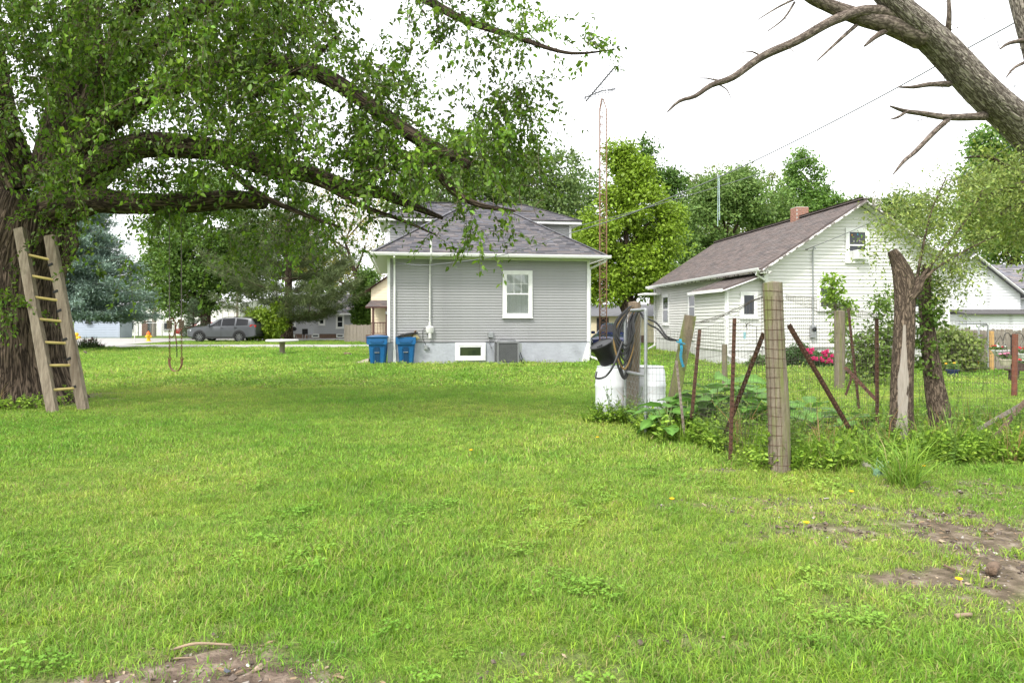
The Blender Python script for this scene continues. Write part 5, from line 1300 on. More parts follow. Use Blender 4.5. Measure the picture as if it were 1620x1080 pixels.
# low plants at the road edge
IRIS = MLEAF('iris_leaf', trans=.25)
def spiky(name, label, q, n_, h, w, base, rng, cat='plant', flower=None):
    t = thing(name, label, cat, q, 0, local=True)
    V, f, c = blades(n_, w, h, .018, rng, base, .5, 0); npmesh('leaves', V, f, IRIS, t, col=c)
    if flower:
        for i in range(flower[0]):
            mb = MB(); a = rng.random() * 6.28; r_ = w * rng.random() ** .5; mb.lathe([(.01, -.04), (.06, 0), (.05, .04), (.01, .06)], (r_ * math.cos(a), r_ * math.sin(a), h * (.6 + .4 * rng.random())), 7); mb.build('flower', flower[1], t, smooth=True)
    return t
rp_ = np.random.default_rng(40)
MAROON = M('maroon_petal', (.20, .01, .04))
spiky('iris_plant', 'spiky iris clump with maroon flowers at the lane edge', GX(141, 37.5), 170, .62, .5, (.06, .10, .035), rp_, flower=(7, MAROON))
spiky('iris_plant', 'low green iris clump without flowers at the lane edge', GX(127, 37.2), 120, .35, .5, (.08, .15, .05), rp_)
spiky('iris_plant', 'small dark iris clump beside the maroon flowers', GX(153, 37.8), 90, .3, .35, (.05, .08, .03), rp_, flower=(3, MAROON))
q = GX(121, 55); mb = MB(); mb.lathe([(.1, 0), (.1, .35), (.16, .36), (.16, .5), (.06, .58)], q, 10); mb.bb(q.x - .3, q.x + .3, q.y - .1, q.y + .1, .12, .3)
tag(mb.build('valve_cap', YEL, smooth=True), 'small yellow gas valve stand in front of the pale blue building', 'valve')

# concrete table
q = G(446.5, 560)
tb = thing('concrete_table', 'round white topped concrete pedestal table on the lawn', 'table', q)
mb = MB(); rt = 25 * q.y / F; mb.lathe([(rt * .96, .585), (rt, .60), (rt, .655), (rt * .97, .675), (.01, .68)], q, 36); mb.build('table_top', M('white_concrete', (.66, .65, .62), (.52, .51, .48), 5, rough=.8), tb, smooth=True)
mb = MB(); mb.lathe([(.23, 0), (.22, .06), (.125, .09), (.12, .52), (.20, .59)], q, 16); mb.build('pedestal', M('lichen_concrete', (.30, .27, .20), (.20, .18, .12), 6, rough=.95, bump=.4), tb, smooth=True)

# rabbit
def skin_body(name, verts, edges, radii, mat, parent, sub=2):
    me = bpy.data.meshes.new(name); o_ = ORG[parent.name]; me.from_pydata([(v[0] - o_[0], v[1] - o_[1], v[2] - o_[2]) for v in verts], edges, [])
    ob = link(me, name, mat, parent)
    sk = ob.modifiers.new('skin', 'SKIN'); sk.use_smooth_shade = True
    for i, r_ in enumerate(radii): me.skin_vertices[0].data[i].radius = (r_, r_) if not hasattr(r_, '__len__') else r_
    me.skin_vertices[0].data[0].use_root = True
    s_ = ob.modifiers.new('sub', 'SUBSURF'); s_.levels = sub; s_.render_levels = sub
    return ob
FUR = M('brown_rabbit_fur', (.24, .17, .11), (.14, .10, .065), 30, rough=.95, bump=.5, bscale=150)
q = G(550, 562); rb = thing('rabbit', 'small brown rabbit crouching on the lawn', 'rabbit', q, R(0), local=True); rb.scale = (.68, .68, .68)
skin_body('body', [(.06, 0, .10), (.16, 0, .09), (-.06, 0, .11), (-.15, 0, .115), (-.21, 0, .13), (-.26, 0, .115), (.20, 0, .06), (.12, -.07, .03), (.02, -.085, .015), (.12, .07, .03), (.02, .085, .015), (-.12, -.04, .02), (-.16, -.045, .012), (-.12, .04, .02), (-.16, .045, .012)],
          [(0, 1), (0, 2), (2, 3), (3, 4), (4, 5), (1, 6), (1, 7), (7, 8), (1, 9), (9, 10), (3, 11), (11, 12), (3, 13), (13, 14)], [.095, .085, .09, .07, .055, .035, .035, .045, .022, .045, .022, .025, .018, .025, .018], FUR, rb)
for s in (-1, 1):
    mb = MB(); mb.tube([(-.19, s * .02, .16), (-.165, s * .035, .21), (-.13, s * .04, .235)], [.014, .02, .006], 8); mb.build('ear', FUR, rb, smooth=True)
    mb = MB(); mb.lathe([(.002, -.008), (.008, 0), (.002, .008)], (-.235, s * .042, .145), 8); mb.build('eye', BLACK, rb, smooth=True)
mb = MB(); mb.lathe([(.005, -.03), (.03, 0), (.005, .03)], (.235, 0, .075), 8); mb.build('tail', M('white_fur', (.7, .68, .64)), rb, smooth=True)
# robin
q = G(135, 561); rbn = thing('bird', 'small brown bird standing on the lawn beyond the ladder', 'bird', q, 0, local=True)
skin_body('body', [(0, 0, .11), (.05, 0, .09), (-.05, 0, .145), (-.075, 0, .175), (.11, 0, .065), (.165, 0, .05)], [(0, 1), (0, 2), (2, 3), (1, 4), (4, 5)], [.042, .035, .032, .026, .014, .010], M('brown_feather', (.12, .09, .07), (.08, .06, .05), 20), rbn)
mb = MB(); mb.tube([(-.095, 0, .178), (-.12, 0, .172)], [.007, .002], 6); mb.build('beak', M('yellow_beak', (.5, .3, .05)), rbn)
for s in (-1, 1): mb = MB(); mb.tube([(.01, s * .015, .08), (.0, s * .018, .0)], .004, 5); mb.build('leg', M('brown_leg', (.12, .07, .04)), rbn)
# ------------------------------------------------------------------ trees
LEAF = MLEAF('leaf', trans=.38, rough=.45, spec=.3)
NEEDLE = MLEAF('needle', trans=.15, rough=.6, spec=.2)

def finish_tree(t, limbs, paths, radii, leafV, leafF, leafC, bark=BARK, n=12, amp=.06, step=.4, leafmat=LEAF, twigmat=TWIG, twign=3, seed=1, names=None):
    parts = []
    for i, (pts, rad) in enumerate(limbs):
        V, q, c = bark_tube(pts, rad, n if i == 0 else max(6, n * 2 // 3), step, amp, seed + i)
        npmesh('trunk' if i == 0 else 'limb', V, [q, c], bark, t, smooth=True)
    if len(paths):
        V, q = tubes_np(paths, radii, twign); npmesh('branches', V, q, twigmat, t, smooth=True)['kind'] = 'stuff'
    npmesh('crown', leafV, [leafF], leafmat, t, col=leafC)

def ball_leaves(cent, rad, n, size, wr, rng, base, var=.22, yel=.2, down=.35, hi=False, core=None, keepc=.12):
    """round clumps of leaves about every centre"""
    B = len(cent); r_ = rad * (.6 + .8 * rng.random((B, 1)))
    off = norm(rng.normal(size=(B, n, 3))) * (rng.random((B, n, 1)) ** .45) * r_[:, :, None] * np.array([1, 1, .65])
    pos = (cent[:, None] + off).reshape(-1, 3)
    ax = norm(off.reshape(-1, 3) / rad + rng.normal(size=(B * n, 3)) * .7 + np.array([0, 0, -down]))
    sz = size * (.6 + .8 * rng.random(B * n))
    V, f, k = leaf_arrays(pos, ax, sz, wr, rng, hi=hi, nrm=norm(off.reshape(-1, 3)) * .9 + np.array([0, 0, .6]) + rng.normal(size=(B * n, 3)) * .48)
    cc = leaf_cols(B * n, base, rng, var * .6, yel).reshape(B, n, 3) * (1 + rng.normal(size=(B, 1, 1)) * keepc).clip(.6, 1.5)
    return V, f, np.repeat(cc.reshape(-1, 3), k, 0)

def broad_tree(name, label, px, d, blobs, base, ncl, nleaf, lsize, seed, tr=.25, clump=.7, wr=.6, bark=BARK, trunk_top=None, group=None, shell=.5, var=.22, yel=.2, cat='tree', lean=0, arch=.1, low=None):
    rng = np.random.default_rng(seed); g = GX(px, d)
    t = thing(name, label, cat, g, 0, group)
    C, Rr = [], []; ncl = int(ncl * 1.6); lsize *= 1.12; nleaf = int(nleaf * 1.2)
    for bx_, by_, rx, ry in blobs:
        c = P(bx_, by_, d) + Vector((0, (rng.random() - .5) * rx * d / F * .6, 0)); C.append(np.array(c)); Rr.append(np.array([rx * d / F, min(rx, ry * 1.2) * d / F * .9, ry * d / F]))
    vol = np.array([r_[0] * r_[2] + .05 for r_ in Rr]); vol /= vol.sum()
    at_ = np.concatenate([blob_points(c, r_, max(3, int(ncl * v)), rng, shell) for c, r_, v in zip(C, Rr, vol)])
    at_ = at_[at_[:, 2] > (low if low is not None else .3)]
    if d > 30: at_ = at_[fbm(at_ * .6, 2, seed) > .375]      # gaps between the boughs
    top = max(c[2] for c in C) * .9 if trunk_top is None else trunk_top
    cm = np.mean(C, 0); gp = np.array(g)
    tp = [gp + np.array([0, 0, -.15]), gp + np.array([.05, 0, top * .15]), gp * .7 + np.array([cm[0], cm[1], 0]) * .3 + np.array([0, 0, top * .5]), np.array([cm[0], cm[1], top])]
    limbs = [(tp, [tr * 1.35, tr, tr * .7, tr * .2])]
    p0, r0 = resample(*limbs[0], .5); nodes, nr = [p0], [r0]
    for c, r_ in zip(C, Rr):
        k = np.argmin(np.abs(p0[:, 2] - max(c[2] - r_[2] - 1.2, top * .18))); s = p0[k]
        if np.linalg.norm(c - s) < .8: continue
        mid = (s + c) / 2 + np.array([0, 0, .08]) * np.linalg.norm(c - s) + rng.normal(size=3) * .2
        L = ([s, mid, c], [min(r0[k] * .6, tr * .5), tr * .28, tr * .08]); limbs.append(L); a, b_ = resample(*L, .5); nodes.append(a); nr.append(b_)
    paths, radii = grow(np.concatenate(nodes), np.concatenate(nr), at_, rng, arch=arch, rmax=tr * .3, rk=.014, rend=.008)
    V, f, c = ball_leaves(at_, clump, nleaf, lsize, wr, rng, base, var, yel)
    finish_tree(t, limbs, paths, radii, V, f, c, bark=bark, n=10, step=.6, seed=seed)
    return t

def conifer(name, label, px, d, h, r, base, seed, z0=.6, droop=.15, upt=.25, nwh=26, per=9, nl=34, size=.2, wr=.16, full=1.0, wide=1.0, jit=.16, sub=5, cat='tree', group=None):
    rng = np.random.default_rng(seed); g = np.array(GX(px, d))
    t = thing(name, label, cat, g, 0, group)
    limbs = [([g + [0, 0, -.1], g + [0, 0, h * .5], g + [0, 0, h]], [.05 + r * .055, .03 + r * .03, .02])]
    paths, cl = [], []
    for i in range(nwh):
        f_ = i / (nwh - 1); z = z0 + (h - z0) * f_ ** .9
        L0 = r * (1 - f_) ** .8 * wide + .15
        for j in range(max(3, int(per * (1 - f_ * .5)))):
            a = rng.random() * 6.283; L = L0 * (.72 + .42 * rng.random()); u = np.array([math.cos(a), math.sin(a), 0])
            tt = np.linspace(0, 1, 5)[:, None]
            p = g + np.array([0, 0, z]) + u * L * tt + np.array([0, 0, 1.]) * L * (-droop * 2 * tt * (1 - tt * .45) + upt * tt ** 2.2)
            p[:, :2] += rng.normal(size=(5, 2)) * .05 * L * tt
            paths.append(p)
            side = np.array([-u[1], u[0], 0])
            m = max(2, int(L * sub))
            for k in range(m):
                s = .18 + .82 * (k + rng.random()) / m; w = (1 - s) * .5 * L * .6 + .12
                q = p[0] * 0 + np.array([np.interp(s, tt[:, 0], p[:, ax_]) for ax_ in range(3)])
                cl.append(q + side * (rng.random() * 2 - 1) * w + np.array([0, 0, (rng.random() - .5) * .15]))
    paths = np.array(paths); cl = np.array(cl)
    B = len(cl); out = norm((cl - g) * np.array([1, 1, .15]))
    pos = (cl[:, None] + rng.normal(size=(B, nl, 3)) * np.array([1, 1, .55]) * jit).reshape(-1, 3)
    ax = norm(np.repeat(out, nl, 0) * .9 + rng.normal(size=(B * nl, 3)) * .55 + np.array([0, 0, upt * .6]))
    V, f, k = leaf_arrays(pos, ax, size * (.6 + .8 * rng.random(B * nl)), wr, rng, nrm=rng.normal(size=(B * nl, 3)) * .5 + np.array([0, 0, 1.]))
    c = leaf_cols(B * nl, base, rng, .2, .12).reshape(B, nl, 3) * (1 + rng.normal(size=(B, 1, 1)) * .15).clip(.6, 1.5)
    rr = np.linspace(.03 + r * .006, .008, 5)[None].repeat(len(paths), 0)
    finish_tree(t, limbs, paths, rr, V, f, np.repeat(c.reshape(-1, 3), k, 0), n=9, step=.6, leafmat=NEEDLE, seed=seed)
    return t

GREEN_D = (.10, .195, .036); GREEN_M = (.085, .165, .026); LIME = (.215, .34, .03)
conifer('blue_spruce', 'blue spruce with silvery needles behind the old shade tree', 104, 36, 10.5, 3.9, (.20, .29, .25), 101, z0=2.2, droop=.22, upt=.16, nwh=36, per=13, nl=64, size=.17, wr=.26, jit=.19, sub=5)
broad_tree('maple_tree', 'dark green maple with a low forked trunk behind the suv', 325, 58, [(318, 400, 62, 60), (262, 430, 40, 45), (385, 425, 42, 50), (300, 470, 55, 30), (350, 350, 55, 40), (270, 370, 40, 40), (240, 465, 28, 24), (320, 310, 50, 40), (395, 365, 30, 40)], GREEN_D, 760, 34, .24, 102, tr=.42, clump=.85, trunk_top=9)
conifer('pine_tree', 'broad dark pine spreading over the grey cottage', 456, 53, 12.0, 6.6, (.105, .145, .060), 103, z0=1.5, droop=-.02, upt=.34, nwh=12, per=9, nl=62, size=.34, wr=.10, jit=.20, sub=4.2, wide=1.05)
conifer('juniper_tree', 'small young conifer beside the parked suv', 306, 55.5, 3.1, 1.0, (.10, .155, .085), 104, z0=.25, droop=-.05, upt=.25, nwh=14, per=9, nl=30, size=.14, wr=.16, jit=.10, sub=5)
broad_tree('shrub', 'bright lime green bush behind the suv', 420, 50.5, [(418, 512, 26, 20), (398, 512, 16, 18), (440, 512, 16, 18), (420, 498, 18, 14), (410, 525, 26, 12), (436, 525, 16, 12), (400, 495, 8, 12), (438, 492, 8, 14)], (.19, .31, .03), 170, 26, .17, 105, tr=.06, clump=.42, cat='shrub', low=.05)
broad_tree('locust_tree', 'thin crowned locust tree with bare crooked limbs behind the cream house', 580, 62, [(560, 330, 50, 30), (520, 370, 40, 26), (580, 385, 35, 25), (500, 420, 40, 22), (545, 430, 35, 20), (590, 335, 30, 26), (520, 300, 40, 24), (560, 465, 28, 14), (470, 350, 40, 24), (600, 430, 16, 20)], (.20, .23, .06), 420, 20, .17, 106, tr=.34, clump=.75, wr=.4, trunk_top=9, shell=.2, yel=.5)
broad_tree('ivy_tree', 'dense green tree clothed in ivy beside the cream house', 578, 54, [(576, 480, 17, 34), (573, 500, 12, 22), (585, 445, 16, 20)], (.09, .18, .03), 170, 32, .2, 107, tr=.2, clump=.5)
broad_tree('backyard_tree', 'large grey green tree rising behind the grey house roof', 800, 46, [(790, 300, 60, 55), (850, 275, 45, 45), (720, 310, 60, 50), (880, 320, 40, 45), (760, 245, 50, 40), (830, 340, 60, 40), (690, 270, 45, 40), (650, 330, 45, 45), (895, 265, 25, 25), (900, 365, 25, 30)], (.135, .22, .07), 780, 32, .22, 108, tr=.4, clump=.8, trunk_top=10)
broad_tree('lime_maple', 'bright lime green maple beside the lattice tower', 990, 41, [(985, 290, 26, 40), (990, 250, 16, 28), (960, 330, 32, 38), (1020, 330, 34, 38), (985, 370, 48, 42), (1045, 375, 34, 36), (935, 390, 32, 36), (1000, 430, 50, 36), (955, 450, 36, 30), (1040, 440, 32, 32), (928, 350, 18, 25), (1010, 280, 20, 30), (972, 245, 12, 20), (1060, 340, 18, 18)], LIME, 780, 36, .18, 109, tr=.3, clump=.62, trunk_top=9, yel=.1)
broad_tree('tall_tree', 'dark pointed tree behind the lime green maple', 1030, 62, [(1022, 260, 13, 40), (1035, 300, 24, 40), (1070, 310, 18, 34), (1050, 350, 34, 45), (1078, 350, 18, 40), (1062, 285, 8, 22)], (.085, .175, .035), 330, 30, .26, 110, tr=.35, clump=.75, trunk_top=12)
broad_tree('rounded_tree', 'broad deep green tree behind the white house roof', 1165, 50, [(1150, 310, 44, 36), (1200, 325, 48, 40), (1115, 340, 38, 42), (1165, 360, 70, 40), (1230, 350, 34, 36), (1110, 390, 36, 36), (1180, 290, 36, 26), (1128, 300, 26, 24), (1060, 425, 30, 40)], (.14, .245, .065), 720, 34, .2, 111, tr=.4, clump=.75, trunk_top=8)
broad_tree('pale_tree', 'pale thin crowned tree behind the broad deep green one', 1150, 68, [(1120, 290, 36, 22), (1165, 280, 36, 18), (1205, 285, 26, 20), (1095, 310, 24, 30), (1230, 300, 26, 26), (1090, 370, 40, 50), (1250, 350, 40, 40), (1170, 350, 60, 50)], (.16, .22, .07), 260, 26, .26, 112, tr=.35, clump=.9, trunk_top=12, shell=.2)
broad_tree('pointed_tree', 'wind swept pointed green tree above the brick chimney', 1280, 62, [(1262, 270, 16, 36), (1285, 290, 20, 36), (1255, 310, 22, 34), (1300, 320, 22, 36), (1275, 340, 38, 36), (1318, 345, 20, 30)], (.125, .245, .05), 380, 30, .22, 113, tr=.3, clump=.65, trunk_top=12)
broad_tree('distant_tree', 'low yellowish tree beyond the white house ridge', 1340, 74, [(1345, 340, 30, 26), (1325, 355, 30, 24), (1390, 335, 44, 26), (1435, 330, 34, 28), (1420, 360, 50, 30), (1370, 318, 22, 14)], (.12, .20, .045), 330, 28, .26, 114, tr=.35, clump=.9, trunk_top=10)
broad_tree('corner_tree', 'tall deep green tree behind the white outbuilding', 1610, 40, [(1575, 225, 34, 32), (1620, 260, 50, 50), (1560, 285, 34, 40), (1600, 340, 60, 50), (1650, 300, 60, 60), (1565, 370, 40, 40), (1620, 410, 50, 40), (1680, 360, 60, 60), (1540, 330, 24, 30)], (.12, .24, .045), 700, 32, .2, 115, tr=.4, clump=.7, trunk_top=9)
broad_tree('distant_tree', 'pale distant tree above the metal building roof', 232, 100, [(228, 465, 22, 14), (215, 470, 14, 10), (255, 462, 20, 16), (200, 478, 16, 8)], (.13, .19, .06), 140, 24, .3, 116, tr=.3, clump=.9, trunk_top=5)
broad_tree('distant_tree', 'green tree standing behind the cottage roof', 500, 78, [(500, 420, 50, 40), (460, 400, 40, 40), (540, 450, 40, 30), (430, 370, 40, 40)], (.09, .165, .04), 330, 28, .28, 117, tr=.35, clump=.95, trunk_top=8)
broad_tree('distant_tree', 'far green tree behind the dark maple crown', 300, 84, [(250, 440, 50, 34), (310, 420, 60, 50), (380, 420, 50, 46), (215, 470, 20, 18)], (.10, .18, .04), 280, 26, .3, 118, tr=.35, clump=1.0, trunk_top=8)

broad_tree('distant_tree', 'far green tree filling the gap behind the white house ridge', 1260, 86, [(1230, 350, 50, 44), (1300, 350, 50, 44), (1360, 355, 50, 34), (1100, 380, 50, 60), (1160, 370, 60, 60), (1440, 370, 60, 40)], (.12, .21, .05), 420, 28, .32, 119, tr=.35, clump=1.0, trunk_top=8)
broad_tree('distant_tree', 'far green tree between the grey house roof and lime green maple', 900, 70, [(900, 330, 45, 60), (870, 400, 50, 60), (920, 420, 40, 60), (930, 300, 20, 30)], (.11, .20, .05), 300, 28, .28, 127, tr=.3, clump=.95, trunk_top=8)

# ------------------------------------------------------------------ the old shade tree
rt_ = np.random.default_rng(200)
base_ = np.array([(20 - CX) / F * 13.0, 13.0, 0.0])
st_ = thing('shade_tree', 'huge old furrowed shade tree spreading its leafy limbs over the lawn', 'tree', base_)
b = base_
trunk = ([b + [0, 0, -.15], b + [0, 0, .25], b + [.0, 0, .8], b + [.0, 0, 1.6], b + [.03, 0, 2.5], b + [.16, 0, 3.2], b + [.3, 0, 3.9]], [1.35, 1.06, .90, .84, .83, .88, .70])
pp = lambda *a: [np.array(P(x, y, d)) for x, y, d in a]
limbs = [
    (pp((95, 322, 12.75), (150, 316, 12.5), (200, 322, 12.3), (280, 322, 12.1), (360, 315, 11.9), (418, 318, 11.7)), [.42, .24, .19, .17, .16, .13]),
    (pp((100, 310, 12.8), (150, 270, 12.6), (220, 232, 12.3), (330, 235, 11.8), (420, 262, 11.3), (480, 273, 11), (550, 297, 10.7), (600, 305, 10.5), (650, 325, 10.2), (700, 345, 10)), [.45, .32, .22, .19, .16, .14, .12, .09, .06, .025]),
    (pp((105, 290, 12.8), (160, 200, 12.3), (260, 140, 11.6), (400, 100, 10.9), (500, 115, 10.4), (590, 170, 10), (650, 212, 9.8), (700, 240, 9.6), (742, 262, 9.5)), [.36, .24, .17, .14, .125, .11, .10, .085, .06]),
    (pp((660, 218, 9.8), (690, 270, 9.7), (720, 305, 9.6), (760, 325, 9.5), (815, 334, 9.4)), [.07, .06, .05, .04, .015]),
    (pp((150, 220, 12.4), (230, 80, 11.6), (340, 0, 10.9), (500, -50, 10.2), (640, -15, 9.6), (730, 30, 9.3), (820, 60, 9.1), (900, 84, 8.9), (975, 78, 8.8)), [.22, .15, .12, .09, .07, .05, .035, .02, .005]),
    (pp((30, 300, 12.9), (-10, 200, 12.6), (-30, 80, 12.4), (-60, -80, 12.2), (-60, -260, 12)), [.5, .4, .34, .25, .12]),
    (pp((-15, 190, 12.6), (-60, 130, 12), (-150, 120, 11), (-280, 90, 10)), [.25, .2, .15, .06]),
    (pp((90, 300, 12.9), (110, 180, 13), (130, 40, 13), (150, -120, 13.2), (160, -300, 13.4)), [.5, .38, .3, .22, .1]),
    (pp((195, 140, 12.0), (165, 80, 11.7), (140, 10, 11.4), (130, -60, 11.2)), [.085, .075, .065, .05]),
    (pp((325, 150, 11.3), (355, 80, 11.0), (390, 30, 10.8), (412, -10, 10.6), (420, -80, 10.4)), [.075, .065, .055, .05, .03]),
    (pp((405, 150, 11), (450, 130, 10.8), (490, 100, 10.6), (540, 50, 10.4)), [.06, .05, .04, .02]),
    (pp((560, 297, 10.65), (600, 275, 10.5), (650, 258, 10.3), (690, 255, 10.2)), [.06, .05, .035, .015]),
    (pp((330, 236, 11.8), (400, 300, 11.2), (470, 335, 10.8), (540, 360, 10.5)), [.06, .05, .035, .012]),
    (pp((120, 230, 12.8), (200, 40, 10.8), (300, -80, 8.9), (430, -160, 7.4)), [.22, .15, .10, .05]),
    (pp((480, 273, 11), (560, 320, 10.4), (640, 350, 10), (690, 372, 9.8)), [.05, .04, .025, .008]),
]
V, q, c = bark_tube(*trunk, n=120, step=.045, amp=.055, seed=3, fz=.85, fa=26, lump=.10)
npmesh('trunk', V, [q, c], BARK, st_, smooth=True)
nodes, nr = [resample(*trunk, .4)[0]], [np.full(len(resample(*trunk, .4)[0]), .02)]
for i, (pt, rd) in enumerate(limbs):
    big = rd[0] > .2
    V, q, c = bark_tube(pt, rd, n=30 if big else 10, step=.07 if big else .12, amp=.06 if big else .05, seed=10 + i, fz=1.2, fa=9, lump=.1)
    npmesh('limb', V, [q, c], BARK, st_, smooth=True)
    a, r_ = resample(pt, rd, .25)
    nodes.append(a); nr.append(r_)
def region(n, x0, x1, y0, y1, d0, d1, thr=.0, sc=.9, seed=1):
    x = x0 + (x1 - x0) * rt_.random(n * 3); y = y0 + (y1 - y0) * rt_.random(n * 3); d = d0 + (d1 - d0) * rt_.random(n * 3)
    p = np.stack([(x - CX) / F * d, d, EYE - (y - HY) / F * d], 1)
    k = fbm(p * sc, 2, seed) > thr
    return p[k][:n]
def inside(p, fn):
    px = p[:, 0] / p[:, 1] * F + CX; py = HY - (p[:, 2] - EYE) / p[:, 1] * F
    return p[fn(px, py)]
att = [region(2050, -120, 480, -120, 265, 8.6, 13.8, .41, .9, 1), region(150, -80, 520, -60, 200, 7.8, 9.2, .45, 1.0, 11),
       inside(region(520, 380, 650, -120, 260, 8.8, 11.8, .43, .8, 2), lambda x, y: (x < 540) | (y > 60 + (x - 540) * .5)),
       inside(region(520, 560, 860, 60, 300, 8.6, 10.6, .44, .9, 3), lambda x, y: (y > 40 + (x - 560) * .28) & (y < 278 - (x - 640).clip(0) * .06) & (x < 880 - abs(y - 210) * .3)),
       inside(region(170, 640, 940, -40, 110, 8.7, 9.4, .3, 1.0, 4), lambda x, y: np.abs(y - (14 + (x - 700) * .24)) < np.where(x > 850, 12, 45)),
       region(240, 100, 480, 245, 345, 10.8, 12.6, .42, 1.2, 5),
       inside(region(110, 150, 560, 330, 425, 10.0, 12.4, .45, 1.0, 6), lambda x, y: (y < 425 - (x - 200).clip(0) * .12) & ((x < 270) | (x > 330))),
       region(42, 500, 740, 270, 318, 9.4, 10.8, .45, 1.1, 7),
       region(26, 55, 105, 270, 365, 11.6, 12.0), region(16, 0, 34, 462, 500, 11.9, 12.1),
       region(8, 742, 785, 335, 372, 9.3, 9.5), region(6, 680, 700, 345, 372, 9.7, 9.9), region(3, 925, 950, 62, 70, 8.7, 8.9),
       region(420, -350, 620, -420, -100, 7.5, 14.5, .42, .8, 8), region(160, -420, -100, -50, 300, 9, 14, .42, .8, 9)]
att = np.concatenate(att)
ppx = att[:, 0] / att[:, 1] * F + CX; ppy = HY - (att[:, 2] - EYE) / att[:, 1] * F
att = att[~((ppx > 0) & (ppx < 55) & (ppy > 130) & (ppy < 290) & (rt_.random(len(att)) < .6))]
# leave the main limbs partly open to view
hide = np.zeros(len(att), bool); ppx = att[:, 0] / att[:, 1] * F + CX; ppy = HY - (att[:, 2] - EYE) / att[:, 1] * F
for i_ in (0, 1, 2, 3, 5):
    lp = resample(*limbs[i_], .2)[0]
    if i_ == 2: lp = lp[lp[:, 0] / lp[:, 1] * F + CX > 570]
    lx_ = lp[:, 0] / lp[:, 1] * F + CX; ly_ = HY - (lp[:, 2] - EYE) / lp[:, 1] * F
    dd_ = np.hypot(ppx[:, None] - lx_[None], (ppy[:, None] + 14) - ly_[None]); hide |= (dd_.min(1) < 22) & (att[:, 1] < lp[dd_.argmin(1), 1])
att = att[~(hide & (rt_.random(len(att)) < .55))]
paths, radii = grow(np.concatenate(nodes), np.concatenate(nr), att, rt_, K=6, arch=.06, wob=.10, rmax=.035, rk=.009, rend=.003)
pos, ax, sz = sprays(paths, rt_, 30, .62, .076, droop=.5, spread=.62, jit=.035)
V1, q1 = tubes_np(paths, radii, 4); V2, q2 = tubes_np(sprays.twigs, np.tile(np.linspace(.004, .002, 5), (len(paths), 1)), 3); V, fl = join([(V1, [q1]), (V2, [q2])]); npmesh('branches', V, fl, TWIG, st_, smooth=True)['kind'] = 'stuff'
V, f, k = leaf_arrays(pos, ax, sz, .56, rt_, hi=True)
lc = leaf_cols(len(pos), (.088, .180, .021), rt_, .25, .4).reshape(len(paths), -1, 3) * (1 + rt_.normal(size=(len(paths), 1, 1)) * .28).clip(.45, 1.9)
npmesh('crown', V, [f], LEAF, st_, col=np.repeat(lc.reshape(-1, 3), k, 0))
# bare dead twigs
a2 = np.concatenate([region(60, 560, 860, 200, 340, 9.3, 10.4), region(25, 620, 760, 0, 90, 8.9, 9.5), region(40, 80, 420, 20, 300, 9, 11.5)])
p2, r2_ = grow(np.concatenate(nodes), np.concatenate(nr), a2, rt_, K=6, arch=.02, wob=.14, rmax=.02, rk=.006, rend=.002)
V, q = tubes_np(p2, r2_ + .0015, 4); npmesh('dead_twigs', V, q, M('pale_dead_twig', (.24, .18, .13), (.15, .11, .08), 8, rough=.9), st_, smooth=True)['kind'] = 'stuff'

